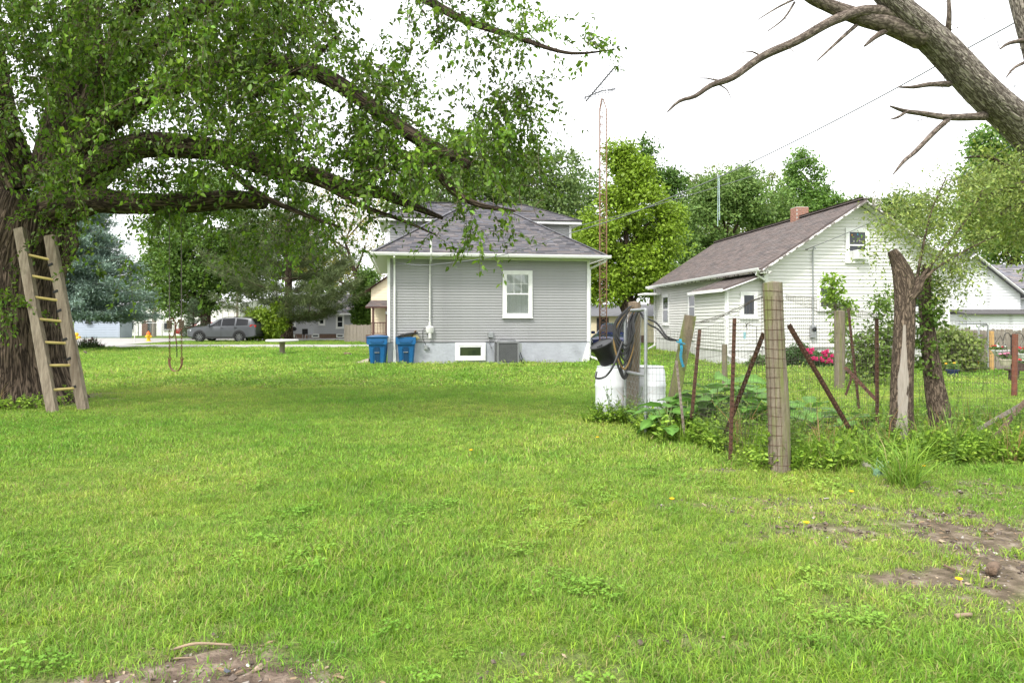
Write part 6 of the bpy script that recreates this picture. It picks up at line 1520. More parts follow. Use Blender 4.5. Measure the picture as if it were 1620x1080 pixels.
# ------------------------------------------------------------------ dead tree leaning in from the right
rd_ = np.random.default_rng(300)
DEADB = MBARK('dead_branch', (.27, .22, .185), (.07, .055, .045), 30, .3, .15, .8, .012)
dt = thing('dead_tree', 'bare grey barked dead tree leaning over the garden', 'tree', (8.6, 8.6, 0))
dl = [([np.array([8.6, 8.6, -.1]), np.array([8.5, 8.6, 1.2])] + pp((1740, 330, 8.4), (1640, 222, 8.2), (1560, 148, 8.0), (1500, 90, 7.9), (1455, 48, 7.8), (1415, 8, 7.7), (1350, -70, 7.6)), [.40, .32, .24, .19, .178, .172, .155, .13, .09]),
      (pp((1460, 58, 7.8), (1405, 40, 7.75), (1362, 30, 7.7), (1306, 8, 7.6), (1270, -12, 7.5), (1200, -60, 7.4)), [.14, .105, .09, .07, .055, .03]),
      (pp((1425, 28, 7.75), (1375, 17, 7.65), (1320, 32, 7.55), (1260, 65, 7.45), (1205, 90, 7.4), (1160, 122, 7.3), (1125, 135, 7.3), (1100, 152, 7.25), (1075, 160, 7.25), (1056, 177, 7.2)), [.085, .066, .053, .046, .041, .035, .028, .022, .017, .007]),
      (pp((1355, 40, 7.7), (1330, 62, 7.6), (1292, 97, 7.5)), [.022, .018, .006]),
      (pp((1420, 40, 7.8), (1390, 55, 7.7), (1368, 73, 7.6)), [.05, .032, .012]),
      (pp((1502, 133, 7.95), (1470, 134, 7.8), (1445, 138, 7.7), (1420, 138, 7.6)), [.04, .028, .02, .007]),
      (pp((1558, 184, 8.05), (1500, 186, 7.9), (1460, 180, 7.8), (1432, 176, 7.7), (1408, 168, 7.6)), [.055, .038, .03, .022, .008]), (pp((1435, 176, 7.7), (1420, 186, 7.65), (1408, 189, 7.6)), [.02, .015, .006]),
      (pp((1502, 187, 7.9), (1475, 212, 7.8), (1448, 240, 7.7), (1430, 255, 7.6), (1413, 276, 7.55)), [.03, .028, .024, .02, .006]),
      (pp((1500, 50, 7.9), (1502, 20, 7.8), (1500, -15, 7.8)), [.035, .025, .015]), (pp((1440, 20, 7.8), (1446, -10, 7.8)), [.02, .01]),
      (pp((1257, 4, 7.5), (1240, 30, 7.45), (1214, 50, 7.4)), [.014, .01, .005]), (pp((1265, -5, 7.5), (1230, 12, 7.4), (1198, 32, 7.35)), [.014, .01, .004]),
      (pp((1705, 300, 8.32), (1690, 240, 8.3), (1658, 140, 8.3), (1638, 70, 8.3), (1622, 20, 8.3), (1606, -40, 8.3), (1590, -140, 8.3)), [.22, .19, .16, .145, .13, .11, .06]), (pp((1634, 62, 8.3), (1598, 68, 8.2), (1582, 78, 8.15)), [.03, .02, .008]), (pp((1644, 90, 8.3), (1607, 106, 8.2), (1592, 123, 8.15)), [.025, .016, .006]),
      (pp((1160, 125, 7.3), (1140, 128, 7.3), (1118, 124, 7.3), (1100, 124, 7.3)), [.012, .01, .007, .003]), (pp((1135, 133, 7.3), (1150, 142, 7.3), (1157, 158, 7.3)), [.01, .007, .003]), (pp((1205, 90, 7.4), (1190, 82, 7.35), (1172, 84, 7.3)), [.012, .008, .003])]
for i, (pt, rd) in enumerate(dl):
    bg_ = rd[0] > .15
    V, q, c = bark_tube(pt, rd, n=72 if i == 0 else (28 if bg_ else 9), step=.035 if i == 0 else (.05 if bg_ else .08), amp=.055, seed=60 + i, fz=3.2 if i == 0 else 2.5, fa=16 if bg_ else 5, lump=.24 if i == 0 else .18)
    npmesh('trunk' if i == 0 else 'limb', V, [q, c], BARK_GREY if bg_ else DEADB, dt, smooth=True)
nd = np.concatenate([resample(p_, r_, .15)[0] for p_, r_ in dl]); ndr = np.concatenate([resample(p_, r_, .15)[1] for p_, r_ in dl])
a2 = np.concatenate([region(26, 1480, 1610, 0, 120, 7.7, 8.1), region(14, 1100, 1280, 60, 150, 7.2, 7.4), region(16, 1200, 1340, -30, 50, 7.3, 7.6), region(10, 1440, 1530, 130, 210, 7.7, 7.9), region(8, 1330, 1430, 30, 90, 7.5, 7.7), region(8, 1560, 1620, 120, 220, 7.9, 8.2)])
p2, r2_ = grow(nd, ndr, a2, rd_, K=6, arch=.05, wob=.12, rmax=.006, rk=.008, rend=.003)
V, q = tubes_np(p2, r2_, 4); npmesh('dead_twigs', V, q, TWIG, dt, smooth=True)['kind'] = 'stuff'
# ------------------------------------------------------------------ ladder against the shade tree
LADW = M('ladder_timber', (.34, .285, .215), (.16, .125, .09), 5, rough=.95, bump=.7, bscale=28, stretch=(5, 5, .5), c3=(.13, .10, .07), c3lo=.52, c3hi=.72, c3scale=1.5)
la0, la1 = P(84, 653, 11.5), P(31, 362, 11.95); lb0, lb1 = P(132, 648, 11.86), P(79, 373, 12.1)
la0.z = lb0.z = 0.0
ld = thing('ladder', 'homemade timber ladder with yellow rungs leaning on the old tree', 'ladder', (la0 + lb0) / 2)
for a, b_ in ((la0, la1), (lb0, lb1)):
    m = 9; V = []; d_ = (b_ - a); z_ = d_.normalized(); x_ = Vector((1, 0, 0)); x_ = (x_ - z_ * x_.dot(z_)).normalized(); y_ = z_.cross(x_)
    for i in range(m):
        for sx, sy in ((-1, -1), (-.55, -1.1), (.55, -1.1), (1, -1), (1, 1), (-1, 1)):
            p = a + d_ * (i / (m - 1)) + (x_ * (sx * .08 + random.uniform(-.008, .008)) + y_ * (sy * .05 + random.uniform(-.006, .006))); V.append(p)
    f = [(i * 6 + j, i * 6 + (j + 1) % 6, (i + 1) * 6 + (j + 1) % 6, (i + 1) * 6 + j) for i in range(m - 1) for j in range(6)] + [tuple(range(5, -1, -1)), tuple((m - 1) * 6 + j for j in range(6))]
    mb = MB(); mb.add(V, f); mb.build('rail', LADW, ld)
RUNG = M('yellow_rung', (.62, .50, .20), (.50, .39, .14), 8, rough=.6)
for t0 in (.145, .262, .38, .50, .625, .75, .88):
    p0, p1 = la1.lerp(la0, t0) + Vector((.05, -.02, 0)), lb1.lerp(lb0, t0 - .003) + Vector((-.05, -.02, 0)); mb = MB(); mb.tube([p0, p1], .024, 10); mb.build('rung', RUNG, ld, smooth=True)
for t0 in (.17, .325, .435, .60, .71, .87):
    p = lb1.lerp(lb0, t0); mb = MB(); mb.box(p + Vector((-.055, -.0, 0)), (.09, .125, .045), Matrix.Rotation(R(-25), 3, 'Y')); mb.build('strap', BLACK, ld, bevel=.006)

# ------------------------------------------------------------------ swing
dS = 12.08
sw = thing('swing', 'rusty chain swing with a copper brown strap seat hanging from the limb', 'swing', P(277, 587, dS))
RC = M('rusty_chain', (.20, .095, .05), (.10, .05, .03), 40, rough=.8)
CAB = M('grey_cable', (.19, .17, .15), (.12, .105, .09), 20, rough=.7)
def chain(parent, pts, link_l=.042, r=.0042, w=.014, mat=RC):
    p, _ = resample([tuple(x) for x in pts], [1] * len(pts), link_l * .8); mb = MB()
    L = np.concatenate([[0], np.cumsum(np.linalg.norm(np.diff(p, axis=0), axis=1))]); n_ = max(1, int(L[-1] / (link_l * .72)))
    for i in range(n_):
        s0 = L[-1] * i / n_; c0 = Vector([np.interp(s0 + link_l * .5, L, p[:, k_]) for k_ in range(3)]); c1 = Vector([np.interp(s0 + link_l * .5 + .004, L, p[:, k_]) for k_ in range(3)]); z_ = (c1 - c0)
        z_ = z_.normalized() if z_.length > 1e-6 else Vector((0, 0, -1))
        x_ = Vector((1, 0, 0)) if i % 2 else Vector((0, 1, 0)); x_ = (x_ - z_ * x_.dot(z_)).normalized()
        ring = [c0 + x_ * w * math.cos(a) + z_ * link_l * .5 * math.sin(a) for a in np.linspace(0, 2 * math.pi, 9)]
        mb.tube(ring, r, 4, cap=False)
    return mb.build('chain', mat, parent)
for px_ in (268.0, 287.0):
    mb = MB(); mb.tube([P(px_ + (.5 if px_ < 275 else -1), 318, dS), P(px_, 420, dS), P(px_, 507, dS)], .0085, 6); mb.build('hanger', CAB, sw)
    chain(sw, [P(px_, 505, dS), P(px_ + .3, 540, dS), P(px_ + .5, 566, dS)])
    mb = MB(); c0 = P(px_ + .5, 567, dS); mb.tube([c0 + Vector((.025 * math.cos(a), 0, .03 * math.sin(a))) for a in np.linspace(0, 2 * math.pi, 11)], .006, 6, cap=False); mb.build('ring', RC, sw)
    mb = MB(); c0 = P(px_, 508, dS)
    for i in range(5): mb.tube([c0 + Vector((.035 * math.cos(a), .03 * math.sin(a), -.03 * i + .01 * math.sin(2 * a))) for a in np.linspace(0, 2 * math.pi, 9)], .012, 5, cap=False)
    mb.build('knot', M('old_rope', (.22, .16, .11), (.15, .11, .08), 20, rough=.95), sw)
V = []; m = 17; F_ = []
for i in range(m):
    a = math.pi * i / (m - 1); c0 = P(277.8 - 9.6 * math.cos(a), 570 + 17.5 * math.sin(a) ** .8 if 0 < i < m - 1 else 568, dS)
    for w_ in (-.035, .035): V += [c0 + Vector((0, w_, 0)), c0 + Vector((-.010 * math.cos(a), w_, .010))]
for i in range(m - 1):
    b0 = i * 4; F_ += [(b0, b0 + 2, b0 + 6, b0 + 4), (b0 + 1, b0 + 5, b0 + 7, b0 + 3), (b0, b0 + 4, b0 + 5, b0 + 1), (b0 + 2, b0 + 3, b0 + 7, b0 + 6)]
mb = MB(); mb.add(V, F_); mb.build('seat', M('copper_strap', (.30, .15, .09), (.22, .105, .06), 9, rough=.7), sw, smooth=True)
mb = MB(); mb.tube([P(268, 506, dS - .02), P(273, 503, dS - .03), P(277, 509, dS - .03), P(277.5, 520, dS - .03), P(275, 531, dS - .03), P(271, 534, dS - .03), P(267.5, 532, dS - .02)], .011, 7)
mb.tube([P(287, 505, dS - .02), P(282, 508, dS - .03), P(278.5, 516, dS - .03), P(277.5, 530, dS - .03), P(279.5, 544, dS - .03)], .010, 7); mb.build('tangled_loop', RC, sw, smooth=True)
chain(sw, [P(279.5, 544, dS - .03), P(279.8, 564, dS - .03)], .034, .0035, .011, BLACK)

# ------------------------------------------------------------------ garden fence
LICH = M('mossy_post_wood', (.22, .175, .12), (.12, .095, .065), 6, rough=.95, bump=.7, bscale=25, stretch=(5, 5, .6), c3=(.16, .19, .05), c3lo=.42, c3hi=.62, c3scale=1.4)
gf = thing('garden_fence', 'ramshackle garden fence of wooden posts, rusty stakes and wire mesh', 'fence', (2.735, 7.05, 0))
def round_post(parent, pts, rad, mat, n_=20, name='wooden_post', seed=1, label=None, amp=.03):
    V, q_, c_ = bark_tube(pts, rad, n=n_, step=.08, amp=amp, seed=seed, fz=.4, fa=12, lump=.03); o = npmesh(name, V, [q_, c_], mat, parent, smooth=True)
    o.data.set_sharp_from_angle(angle=R(50))
    if label: o['label'] = label
    return o
bp_ = GX(1229, 7.05)
cornerpost = round_post(gf, [bp_ + Vector((.03, 0, -.1)), bp_ + Vector((.02, 0, .6)), bp_ + Vector((-.02, 0, 1.3)), bp_ + Vector((-.045, 0, 1.94))], [.108, .106, .098, .094], WOODPOST, 32, seed=4, label='thick round corner post with green stains and wire bands', amp=.022)
for i in range(19):     # wire wrapped round the corner post
    z = .08 + i * .0985; k = z / 1.94; cx_ = bp_.x + .03 - .075 * k; r_ = .108 - .014 * k + .004
    mb = MB(); mb.tube([(cx_ + r_ * math.cos(a), bp_.y + r_ * math.sin(a), z + .006 * math.sin(a + i)) for a in np.linspace(0, 2 * math.pi, 21)], .0022, 4, cap=False); mb.build('wire_band', RUST, cornerpost)
for a in (-2.95, -2.55, -2.1, -1.65, -1.2):
    mb = MB(); mb.tube([(bp_.x + .03 + .112 * math.cos(a), bp_.y + .112 * math.sin(a), .02), (bp_.x - .04 + .099 * math.cos(a), bp_.y + .099 * math.sin(a), 1.80)], .0018, 4, cap=False); mb.build('wire_band', RUST, cornerpost)
def flat_post(parent, a, b_, w, t, mat, name='wooden_post', label=None):
    m = 8; a, b_ = Vector(a), Vector(b_); d_ = b_ - a; z_ = d_.normalized(); x_ = Vector((1, 0, 0)); x_ = (x_ - z_ * x_.dot(z_)).normalized(); y_ = z_.cross(x_); V = []
    for i in range(m):
        for sx, sy in ((-1, -1), (-.2, -1.15), (.8, -1), (1, .9), (.1, 1.1), (-.95, 1)):
            V.append(a + d_ * (i / (m - 1)) + x_ * (sx * w / 2 + random.uniform(-.006, .006)) + y_ * (sy * t / 2 + random.uniform(-.006, .006)))
    f = [(i * 6 + j, i * 6 + (j + 1) % 6, (i + 1) * 6 + (j + 1) % 6, (i + 1) * 6 + j) for i in range(m - 1) for j in range(6)] + [tuple(range(5, -1, -1)), tuple((m - 1) * 6 + j for j in range(6))]
    mb = MB(); mb.add(V, f); o = mb.build(name, mat, parent)
    if label: o['label'] = label
    return o
base = P(1054, 650, 9.7); base.z = -.1
flat_post(gf, base, P(1093, 499, 9.6), .165, .11, LICH, label='mossy leaning flat post')
def stake(a, b_, w=.045, name='metal_stake', label=None, mat=RUST):
    a, b_ = Vector(a), Vector(b_); z_ = (b_ - a).normalized(); mb = MB()
    mb.bar(a, b_, w, .006, up=(0, 1, 0)); mb.bar(a + Vector((0, .016, 0)), b_ + Vector((0, .016, 0)), .007, .03, up=(0, 1, 0))
    m = int((b_ - a).length / .06)
    for i in range(2, m):
        mb.box(a.lerp(b_, i / m) + Vector((0, -.008, 0)), (w * .4, .012, .016), None)
    o = mb.build(name, mat, gf)
    if label: o['label'] = label
    return o
stake(P(1084, 700, 8.65), P(1070, 570, 8.7), .032, label='short grey pipe stake', mat=M('grey_rust_pipe', (.26, .23, .20), (.14, .09, .07), 20, rough=.8))
a = P(1090, 697, 8.8); stake((a.x, a.y, -.05), P(1107, 521, 8.8), .045)
a = P(1155, 729, 7.55); stake((a.x, a.y, -.05), P(1162, 503, 7.55), .042)
stake(P(1141, 703, 8.2), P(1208, 527, 7.4), .05, 'brace', 'rusty brace leaning up towards the corner post')
stake(P(1248, 514, 7.2), P(1360, 706, 8.2), .055, 'brace', 'rusty brace slanting down into the weeds')
a = P(1388, 702, 8.5); stake((a.x, a.y, -.05), P(1387, 504, 8.5), .045)
stake(P(1359, 646, 10.2), P(1342, 488, 10.2), .04)
stake(P(1386, 632, 8.6), P(1337, 581, 8.9), .045, 'brace', 'pale tipped brace behind the stakes')
stake(P(1338, 625, 9.6), P(1348, 595, 9.6), .03, 'brace')
a = P(1604.5, 626, 14.0); q = Vector((a.x, a.y, -.05)); mb = MB(); mb.tube([q, P(1606, 528, 14.0)], .055, 10); o = mb.build('metal_post', M('red_rust_pipe', (.20, .075, .045), (.12, .045, .03), 15, rough=.8), gf, smooth=True); o['label'] = 'thick rust red pipe post'
stake(P(1528, 690, 8.3), P(1640, 626, 8.4), .05, 'brace', mat=OLDWOOD)
stake(P(1545, 727, 7.7), P(1660, 588, 8.6), .06, 'brace', mat=M('brown_brace', (.17, .12, .085), (.10, .07, .05), 12, rough=.9))
for px_, y0_, d_, r_ in ((1328.5, 492, 15.6, .115), (1146.5, 545, 15.8, .06)):
    q = GX(px_, d_); round_post(gf, [q + Vector((0, 0, -.1)), q + Vector((0, 0, .7)), P(px_, y0_, d_)], [r_ * 1.03, r_, r_], WOODPOST, 16, seed=int(px_))
def fence_mesh(parent, pts, dx, dz, r, seed=0, bulge=.05, name='wire_mesh'):
    """pts: (x, y, z_top). Welded wire between them with sags and dents"""
    pts = np.array(pts, float); seg = np.linalg.norm(np.diff(pts[:, :2], axis=0), axis=1); L = np.concatenate([[0], np.cumsum(seg)])
    nv = int(L[-1] / dx); nh = int(round(pts[:, 2].mean() / dz))
    def pos(s, f_):
        x, y, zt_ = (np.interp(s, L, pts[:, k_]) for k_ in range(3))
        w = (fbm(np.stack([s * 1.3, f_ * 2.5, s * 0 + seed], 1), 3, seed) - .5) * 2
        w2 = (fbm(np.stack([s * 1.1 + 9, f_ * 2.5, s * 0 + seed], 1), 3, seed + 3) - .5) * 2
        return np.stack([x + w2 * bulge * .5, y + w * bulge * 1.4, zt_ * f_ + .01 - .05 * (fbm(np.stack([s * 1.5, f_ * 1.5, s * 0], 1), 2, seed + 7) - .3) * f_], 1)
    K = max(24, int(L[-1] / .12)); hp = np.stack([pos(np.linspace(0, L[-1], K), np.full(K, j / nh)) for j in range(nh + 1)])
    K2 = 14; vp = np.stack([pos(np.full(K2, i * L[-1] / nv), np.linspace(0, 1, K2)) for i in range(nv + 1)])
    parts = []
    V, q_ = tubes_np(hp, np.full(hp.shape[:2], r), 3); parts.append((V, [q_])); V, q_ = tubes_np(vp, np.full(vp.shape[:2], r * .9), 3); parts.append((V, [q_]))
    V, fl = join(parts); o = npmesh(name, V, fl, M('old_wire', (.17, .15, .135), (.10, .075, .06), 12, rough=.7, metallic=.3), parent); o['kind'] = 'stuff'; return o
def xy(px_, d_): q = GX(px_, d_); return (q.x, q.y)
fence_mesh(gf, [(*xy(1020, 9.5), 1.42), (*xy(1072, 9.35), 1.40), (*xy(1105, 8.7), 1.42), (*xy(1160, 7.62), 1.58), (*xy(1190, 7.3), 1.76), (*xy(1226, 7.1), 1.80)], .05, .1, .0016, 1, .05)
fence_mesh(gf, [(*xy(1232, 7.1), 1.80), (*xy(1285, 7.6), 1.80), (*xy(1388, 8.45), 1.62), (*xy(1430, 8.3), 1.6), (*xy(1500, 8.5), 1.55), (*xy(1600, 8.6), 1.5), (*xy(1720, 8.8), 1.5)], .05, .1, .0016, 2, .05)
fence_mesh(gf, [(*xy(1060, 15.4), .95), (*xy(1146, 15.8), 1.0), (*xy(1328, 15.6), 1.45), (*xy(1605, 14.05), 1.25), (*xy(1680, 13.8), 1.25)], .075, .11, .0017, 3, .06)
# bunched loose strands over the top between leaning post and corner post
mb = MB()
for i in range(7):
    j = lambda s: random.uniform(-s, s)
    mb.tube([P(1098 + j(3), 512 + j(3), 9.4), P(1130 + j(2), 505 + j(4), 8.6), P(1165 + j(2), 490 + j(4), 7.7), P(1190 + j(2), 474 + j(3), 7.35), P(1214, 468 + j(6), 7.1)], .0022, 4)
mb.build('loose_wire', MATS['old_wire'], gf)
mb = MB()
for i in range(8):
    x_ = 1245 + i * 3; mb.tube([P(1243, 466 + i * 1.0, 7.1), P(1290, 470 + i * 3, 7.6), P(1340, 486 + i * 2, 8.1), P(1390, 497 + i, 8.5)], .0018, 4)
mb.build('loose_wire', MATS['old_wire'], gf)

# hose post, gate frame, hoses
hp_ = thing('hose_post', 'wire wrapped wooden post at the garden gate', 'post', G(1000, 665))
q = GX(1000, 10.55); V0 = [q + Vector((0, 0, -.1)), q + Vector((.01, 0, .8)), q + Vector((.035, 0, 1.83))]
round_post(hp_, V0, [.105, .10, .095], M('brown_post_wood', (.27, .205, .145), (.16, .12, .085), 8, rough=.95, bump=.7, bscale=30, stretch=(5, 5, .6)), 18, seed=9)
mb = MB()
for s in (-1, 1):
    for i in range(14):
        a0 = i * 2 * math.pi / 14; pts = []
        for k_ in range(40):
            z = k_ / 39 * 1.75; a = a0 + s * z * 3.4; r_ = .106 + .006 * (k_ % 2) * s; pts.append((q.x + .02 * z + r_ * math.cos(a), q.y + r_ * math.sin(a), z))
        mb.tube(pts, .0018, 3, cap=False)
o = mb.build('chicken_wire', GALV, hp_); o['kind'] = 'stuff'
gte = thing('gate_frame', 'galvanized pipe gate frame standing open beside the hose post', 'gate', G(1021, 688))
mb = MB(); a, b_ = GX(989, 10.35), GX(1021.5, 9.35)
mb.tube([a, a + Vector((.0, 0, 1.68)), ], .022, 8); mb.tube([a + Vector((.06, -.2, 1.70)), b_ + Vector((0, 0, 1.70)), b_ + Vector((0, 0, 1.66))], .024, 8); mb.tube([b_ + Vector((0, 0, 1.70)), b_ + Vector((0, 0, 0))], .024, 8); mb.tube([a + Vector((0, 0, .78)), b_ + Vector((0, 0, .80))], .022, 8)
mb.build('frame', GALV, gte, smooth=True)
mb = MB()
for t0 in np.linspace(.05, .95, 14):
    c0 = a.lerp(b_, t0); mb.tube([c0 + Vector((0, 0, .05)), c0 + Vector((0, 0, .78))], .0016, 3)
for z in np.linspace(.08, .75, 8): mb.tube([a + Vector((0, 0, z)), b_ + Vector((0, 0, z))], .0016, 3)
o = mb.build('wire_mesh', GALV, gte); o['kind'] = 'stuff'
HOSE = M('black_hose', (.017, .017, .018), (.03, .03, .03), 12, rough=.4)
hz = thing('garden_hose', 'coiled black hose looped over the gate post', 'hose', P(990, 600, 10.3))
rh = np.random.default_rng(9)
for i in range(9):
    cx_, w_, bot, top = 988 + rh.normal() * 3, 7 + 7 * rh.random(), 545 + rh.random() * 55, 485 + rh.random() * 5
    pts = [P(1004 + rh.normal() * 2, top + 2, 10.42), P(996, top, 10.36 + .0 * i), P(cx_ - w_, (top * 2 + bot) / 3, 10.30), P(cx_ - w_ * 1.1, (top + bot * 2) / 3, 10.25), P(cx_, bot, 10.22), P(cx_ + w_, (top + bot * 2) / 3, 10.24), P(cx_ + w_ * .9, (top * 2 + bot) / 3, 10.30), P(1006 + rh.normal() * 2, top + 3, 10.40)]
    p_, _ = resample([tuple(x) for x in pts], [1] * len(pts), .06); mb = MB(); mb.tube(p_, .016, 8); mb.build('loop', HOSE if i != 4 else M('tan_hose', (.20, .13, .05)), hz, smooth=True)
p_, _ = resample([tuple(x) for x in (P(985, 540, 10.2), P(972, 575, 10.1), P(958, 595, 10.1), P(943, 598, 10.1), P(944, 588, 10.15))], [1] * 5, .05); mb = MB(); mb.tube(p_, .017, 8); mb.build('loop', HOSE, hz, smooth=True)
for k_ in range(2):
    p_, _ = resample([tuple(x) for x in (P(1010, 490, 10.4), P(1024, 503 + 8 * k_, 9.9), P(1040, 512 + 8 * k_, 9.7), P(1055, 532 + 4 * k_, 9.5), P(1070, 538, 9.5))], [1] * 5, .05); mb = MB(); mb.tube(p_, .014, 8); mb.build('tail', HOSE, hz, smooth=True)
mb = MB(); p_, _ = resample([tuple(x) for x in (P(1076, 536, 9.55), P(1078, 550, 9.5), P(1077, 565, 9.5), P(1081, 580, 9.5))], [1, 1, 1, 1], .02)
for i in range(len(p_) - 1): mb.bar(p_[i], p_[i + 1] + (p_[i + 1] - p_[i]) * .1, .035, .006, up=(0, 1, 0))
mb.bar(P(1070, 540, 9.5), P(1084, 544, 9.5), .02, .02)
tag(mb.build('blue_strap', M('turquoise_strap', (.02, .27, .42))), 'turquoise strap tied to the mossy leaning post', 'strap')
# barrels and bucket
BARW = M('white_barrel_plastic', (.74, .76, .78), (.64, .66, .68), 3, rough=.35, c3=(.45, .42, .36), c3lo=.66, c3hi=.8, c3scale=4)
def barrel(label, q, h, r):
    t = thing('plastic_barrel', label, 'barrel', q, 0, 'white plastic barrels at the garden gate', local=True)
    pr_ = [(r * .90, 0), (r * .95, .03), (r * .97, .26 * h), (r * 1.02, .30 * h), (r * .98, .34 * h), (r, .62 * h), (r * 1.03, .66 * h), (r * .99, .70 * h), (r * .95, .93 * h), (r * .90, .98 * h), (r * .88, h)]
    mb = MB(); mb.lathe(pr_, n=32); mb.build('drum', BARW, t, smooth=True)
    mb = MB(); mb.lathe([(r * .86, h + .001), (r * .90, h + .018), (r * .86, h + .025), (r * .8, h + .004)], n=32, cap=False); mb.build('rim', BARW, t, smooth=True)
    return t
q = G(966.5, 662); barrel('white plastic barrel carrying the tilted black bucket', q, .81, .248)
q2 = GX(1026, 10.9); barrel('white plastic barrel half hidden behind the gate mesh', q2, .80, .27)
bk = thing('bucket', 'black plastic bucket with lid tilted on the white barrel', 'bucket', q + Vector((-.03, -.02, .83)), local=True)
m4 = Matrix.Translation((0, 0, .06)) @ Matrix.Rotation(R(-24), 4, 'Y') @ Matrix.Rotation(R(12), 4, 'X')
def tl(mb): mb.v = [tuple(m4 @ Vector(p)) for p in mb.v]; return mb
mb = MB(); mb.lathe([(.135, 0), (.14, .01), (.172, .27), (.18, .28), (.18, .31)], n=28); tl(mb).build('pail', BLACK, bk, smooth=True)
mb = MB(); mb.lathe([(.187, .295), (.19, .335), (.175, .342), (.165, .33), (.02, .335)], n=28); tl(mb).build('lid', BLACK, bk, smooth=True)
mb = MB(); mb.box((-.05, -.1, .345), (.09, .03, .012)); tl(mb).build('latch', BLACK, bk)

# ------------------------------------------------------------------ dead stub, ivy trunk and sprouts
STUB = MBARK('stub_bark', (.27, .205, .15), (.05, .037, .028), 26, .28, .2, 1.0, .025)
rs = np.random.default_rng(410)
sb_ = thing('pollard_tree', 'topped dead trunk with a bare wood streak and feathery green sprouts', 'tree', GX(1427, 8.05))
q = np.array(GX(1427, 8.05))
tr_ = ([q + [0, 0, -.1]] + pp((1426, 680, 8.05), (1427, 600, 8.05), (1431, 500, 8.05), (1430, 445, 8.05), (1421, 415, 8.05), (1411, 397, 8.05)), [.145, .122, .113, .106, .112, .08, .05])
V, f, c = bark_tube(*tr_, n=48, step=.04, amp=.07, seed=71, fz=1.6, fa=14, lump=.06); npmesh('trunk', V, [f, c], STUB, sb_, smooth=True)
lim = [(pp((1434, 470, 8.02), (1447, 458, 8.0), (1456, 440, 8.0)), [.09, .075, .05]), (pp((1450, 455, 8.0), (1480, 425, 7.95), (1530, 395, 7.9), (1580, 370, 7.9)), [.022, .015, .010, .004]), (pp((1450, 445, 8.0), (1460, 390, 8.0), (1475, 330, 8), (1500, 275, 8)), [.02, .013, .009, .004]),
       (pp((1456, 440, 8.0), (1500, 385, 8.2), (1540, 330, 8.4), (1570, 265, 8.5)), [.022, .014, .010, .004])]
for i, (p_, r_) in enumerate(lim):
    V, f, c = bark_tube(p_, r_, n=12, step=.06, amp=.06, seed=80 + i, fz=2, fa=5); npmesh('limb', V, [f, c], STUB, sb_, smooth=True)
nd = np.concatenate([resample(p_, r_, .12)[0] for p_, r_ in lim]); ndr = np.concatenate([resample(p_, r_, .12)[1] for p_, r_ in lim])
at_ = np.concatenate([inside(region(720, 1385, 1625, 240, 470, 7.7, 8.9, .42, 1.2, 33), lambda x, y: (y > 330 - (x - 1400) * .45) & (y < np.where(x > 1530, 395, 450)) & ~((x > 1395) & (x < 1452) & (y > 375)) & ((y < 430) | (x > 1470))), region(8, 1385, 1402, 380, 430, 8.0, 8.2), region(9, 1480, 1545, 430, 475, 7.9, 8.3)])
p2, r2_ = grow(nd, ndr, at_, rs, K=5, arch=.05, rmax=.014, rk=.008, rend=.002)
V, f = tubes_np(p2, r2_, 4); npmesh('branches', V, f, TWIG, sb_, smooth=True)['kind'] = 'stuff'
pos, ax, sz = sprays(p2, rs, 30, .30, .050, droop=.25, spread=.75, jit=.06)
V, f, k = leaf_arrays(pos, ax, sz, .42, rs); npmesh('crown', V, [f], LEAF, sb_, col=np.repeat(leaf_cols(len(pos), (.21, .30, .085), rs, .25, .25), k, 0))
# pale debarked streak, a thin sheet of bare wood lying on the bark
zz_ = np.linspace(.04, 1.5, 24); Vq = []
for z in zz_:
    cpt = np.array([np.interp(z, [p[2] for p in tr_[0]], [p[j] for p in tr_[0]]) for j in range(3)]); rr_ = np.interp(z, [p[2] for p in tr_[0]], tr_[1]) * 1.10
    hw__ = (.46 - .36 * max(0, (z - .8) / .7)) * (1 - .25 * max(0, .3 - z)) * (1 + .12 * math.sin(z * 9) + .08 * math.sin(z * 23)); a_c = -2.08 + .1 * math.sin(z * 2)
    for s in np.linspace(-1, 1, 7): a = a_c + s * hw__; Vq.append(cpt + np.array([math.cos(a), math.sin(a), 0]) * rr_ * (1 - .03 * abs(s)))
ix = np.arange(24 * 7).reshape(24, 7); npmesh('bare_wood', np.array(Vq), [np.stack([ix[:-1, :-1], ix[:-1, 1:], ix[1:, 1:], ix[1:, :-1]], -1).reshape(-1, 4)], M('bare_grey_wood', (.36, .32, .275), (.25, .215, .18), 14, rough=.85, bump=.5, bscale=30, stretch=(6, 6, .4)), sb_, smooth=True)
it = thing('vine_clad_tree', 'leaning slim trunk wrapped in leafy vine beside the topped trunk', 'tree', GX(1490, 8.3))
q = np.array(GX(1490, 8.3)); tr2 = ([q + [0, 0, -.1]] + pp((1487, 660, 8.3), (1477, 600, 8.3), (1468, 530, 8.3), (1463, 470, 8.35), (1466, 420, 8.4)), [.14, .115, .10, .085, .07, .05])
V, f, c = bark_tube(*tr2, n=26, step=.06, amp=.07, seed=75, fz=1.5, fa=9, lump=.12); npmesh('trunk', V, [f, c], STUB, it, smooth=True)
nd, ndr = resample(*tr2, .1); at_ = np.concatenate([region(60, 1448, 1488, 440, 555, 8.1, 8.45), region(8, 1440, 1480, 560, 600, 8.2, 8.3)])
p2, r2_ = grow(nd, ndr * .2, at_, rs, K=4, rmax=.008); V, f = tubes_np(p2, r2_, 3); npmesh('branches', V, f, TWIG, it)['kind'] = 'stuff'
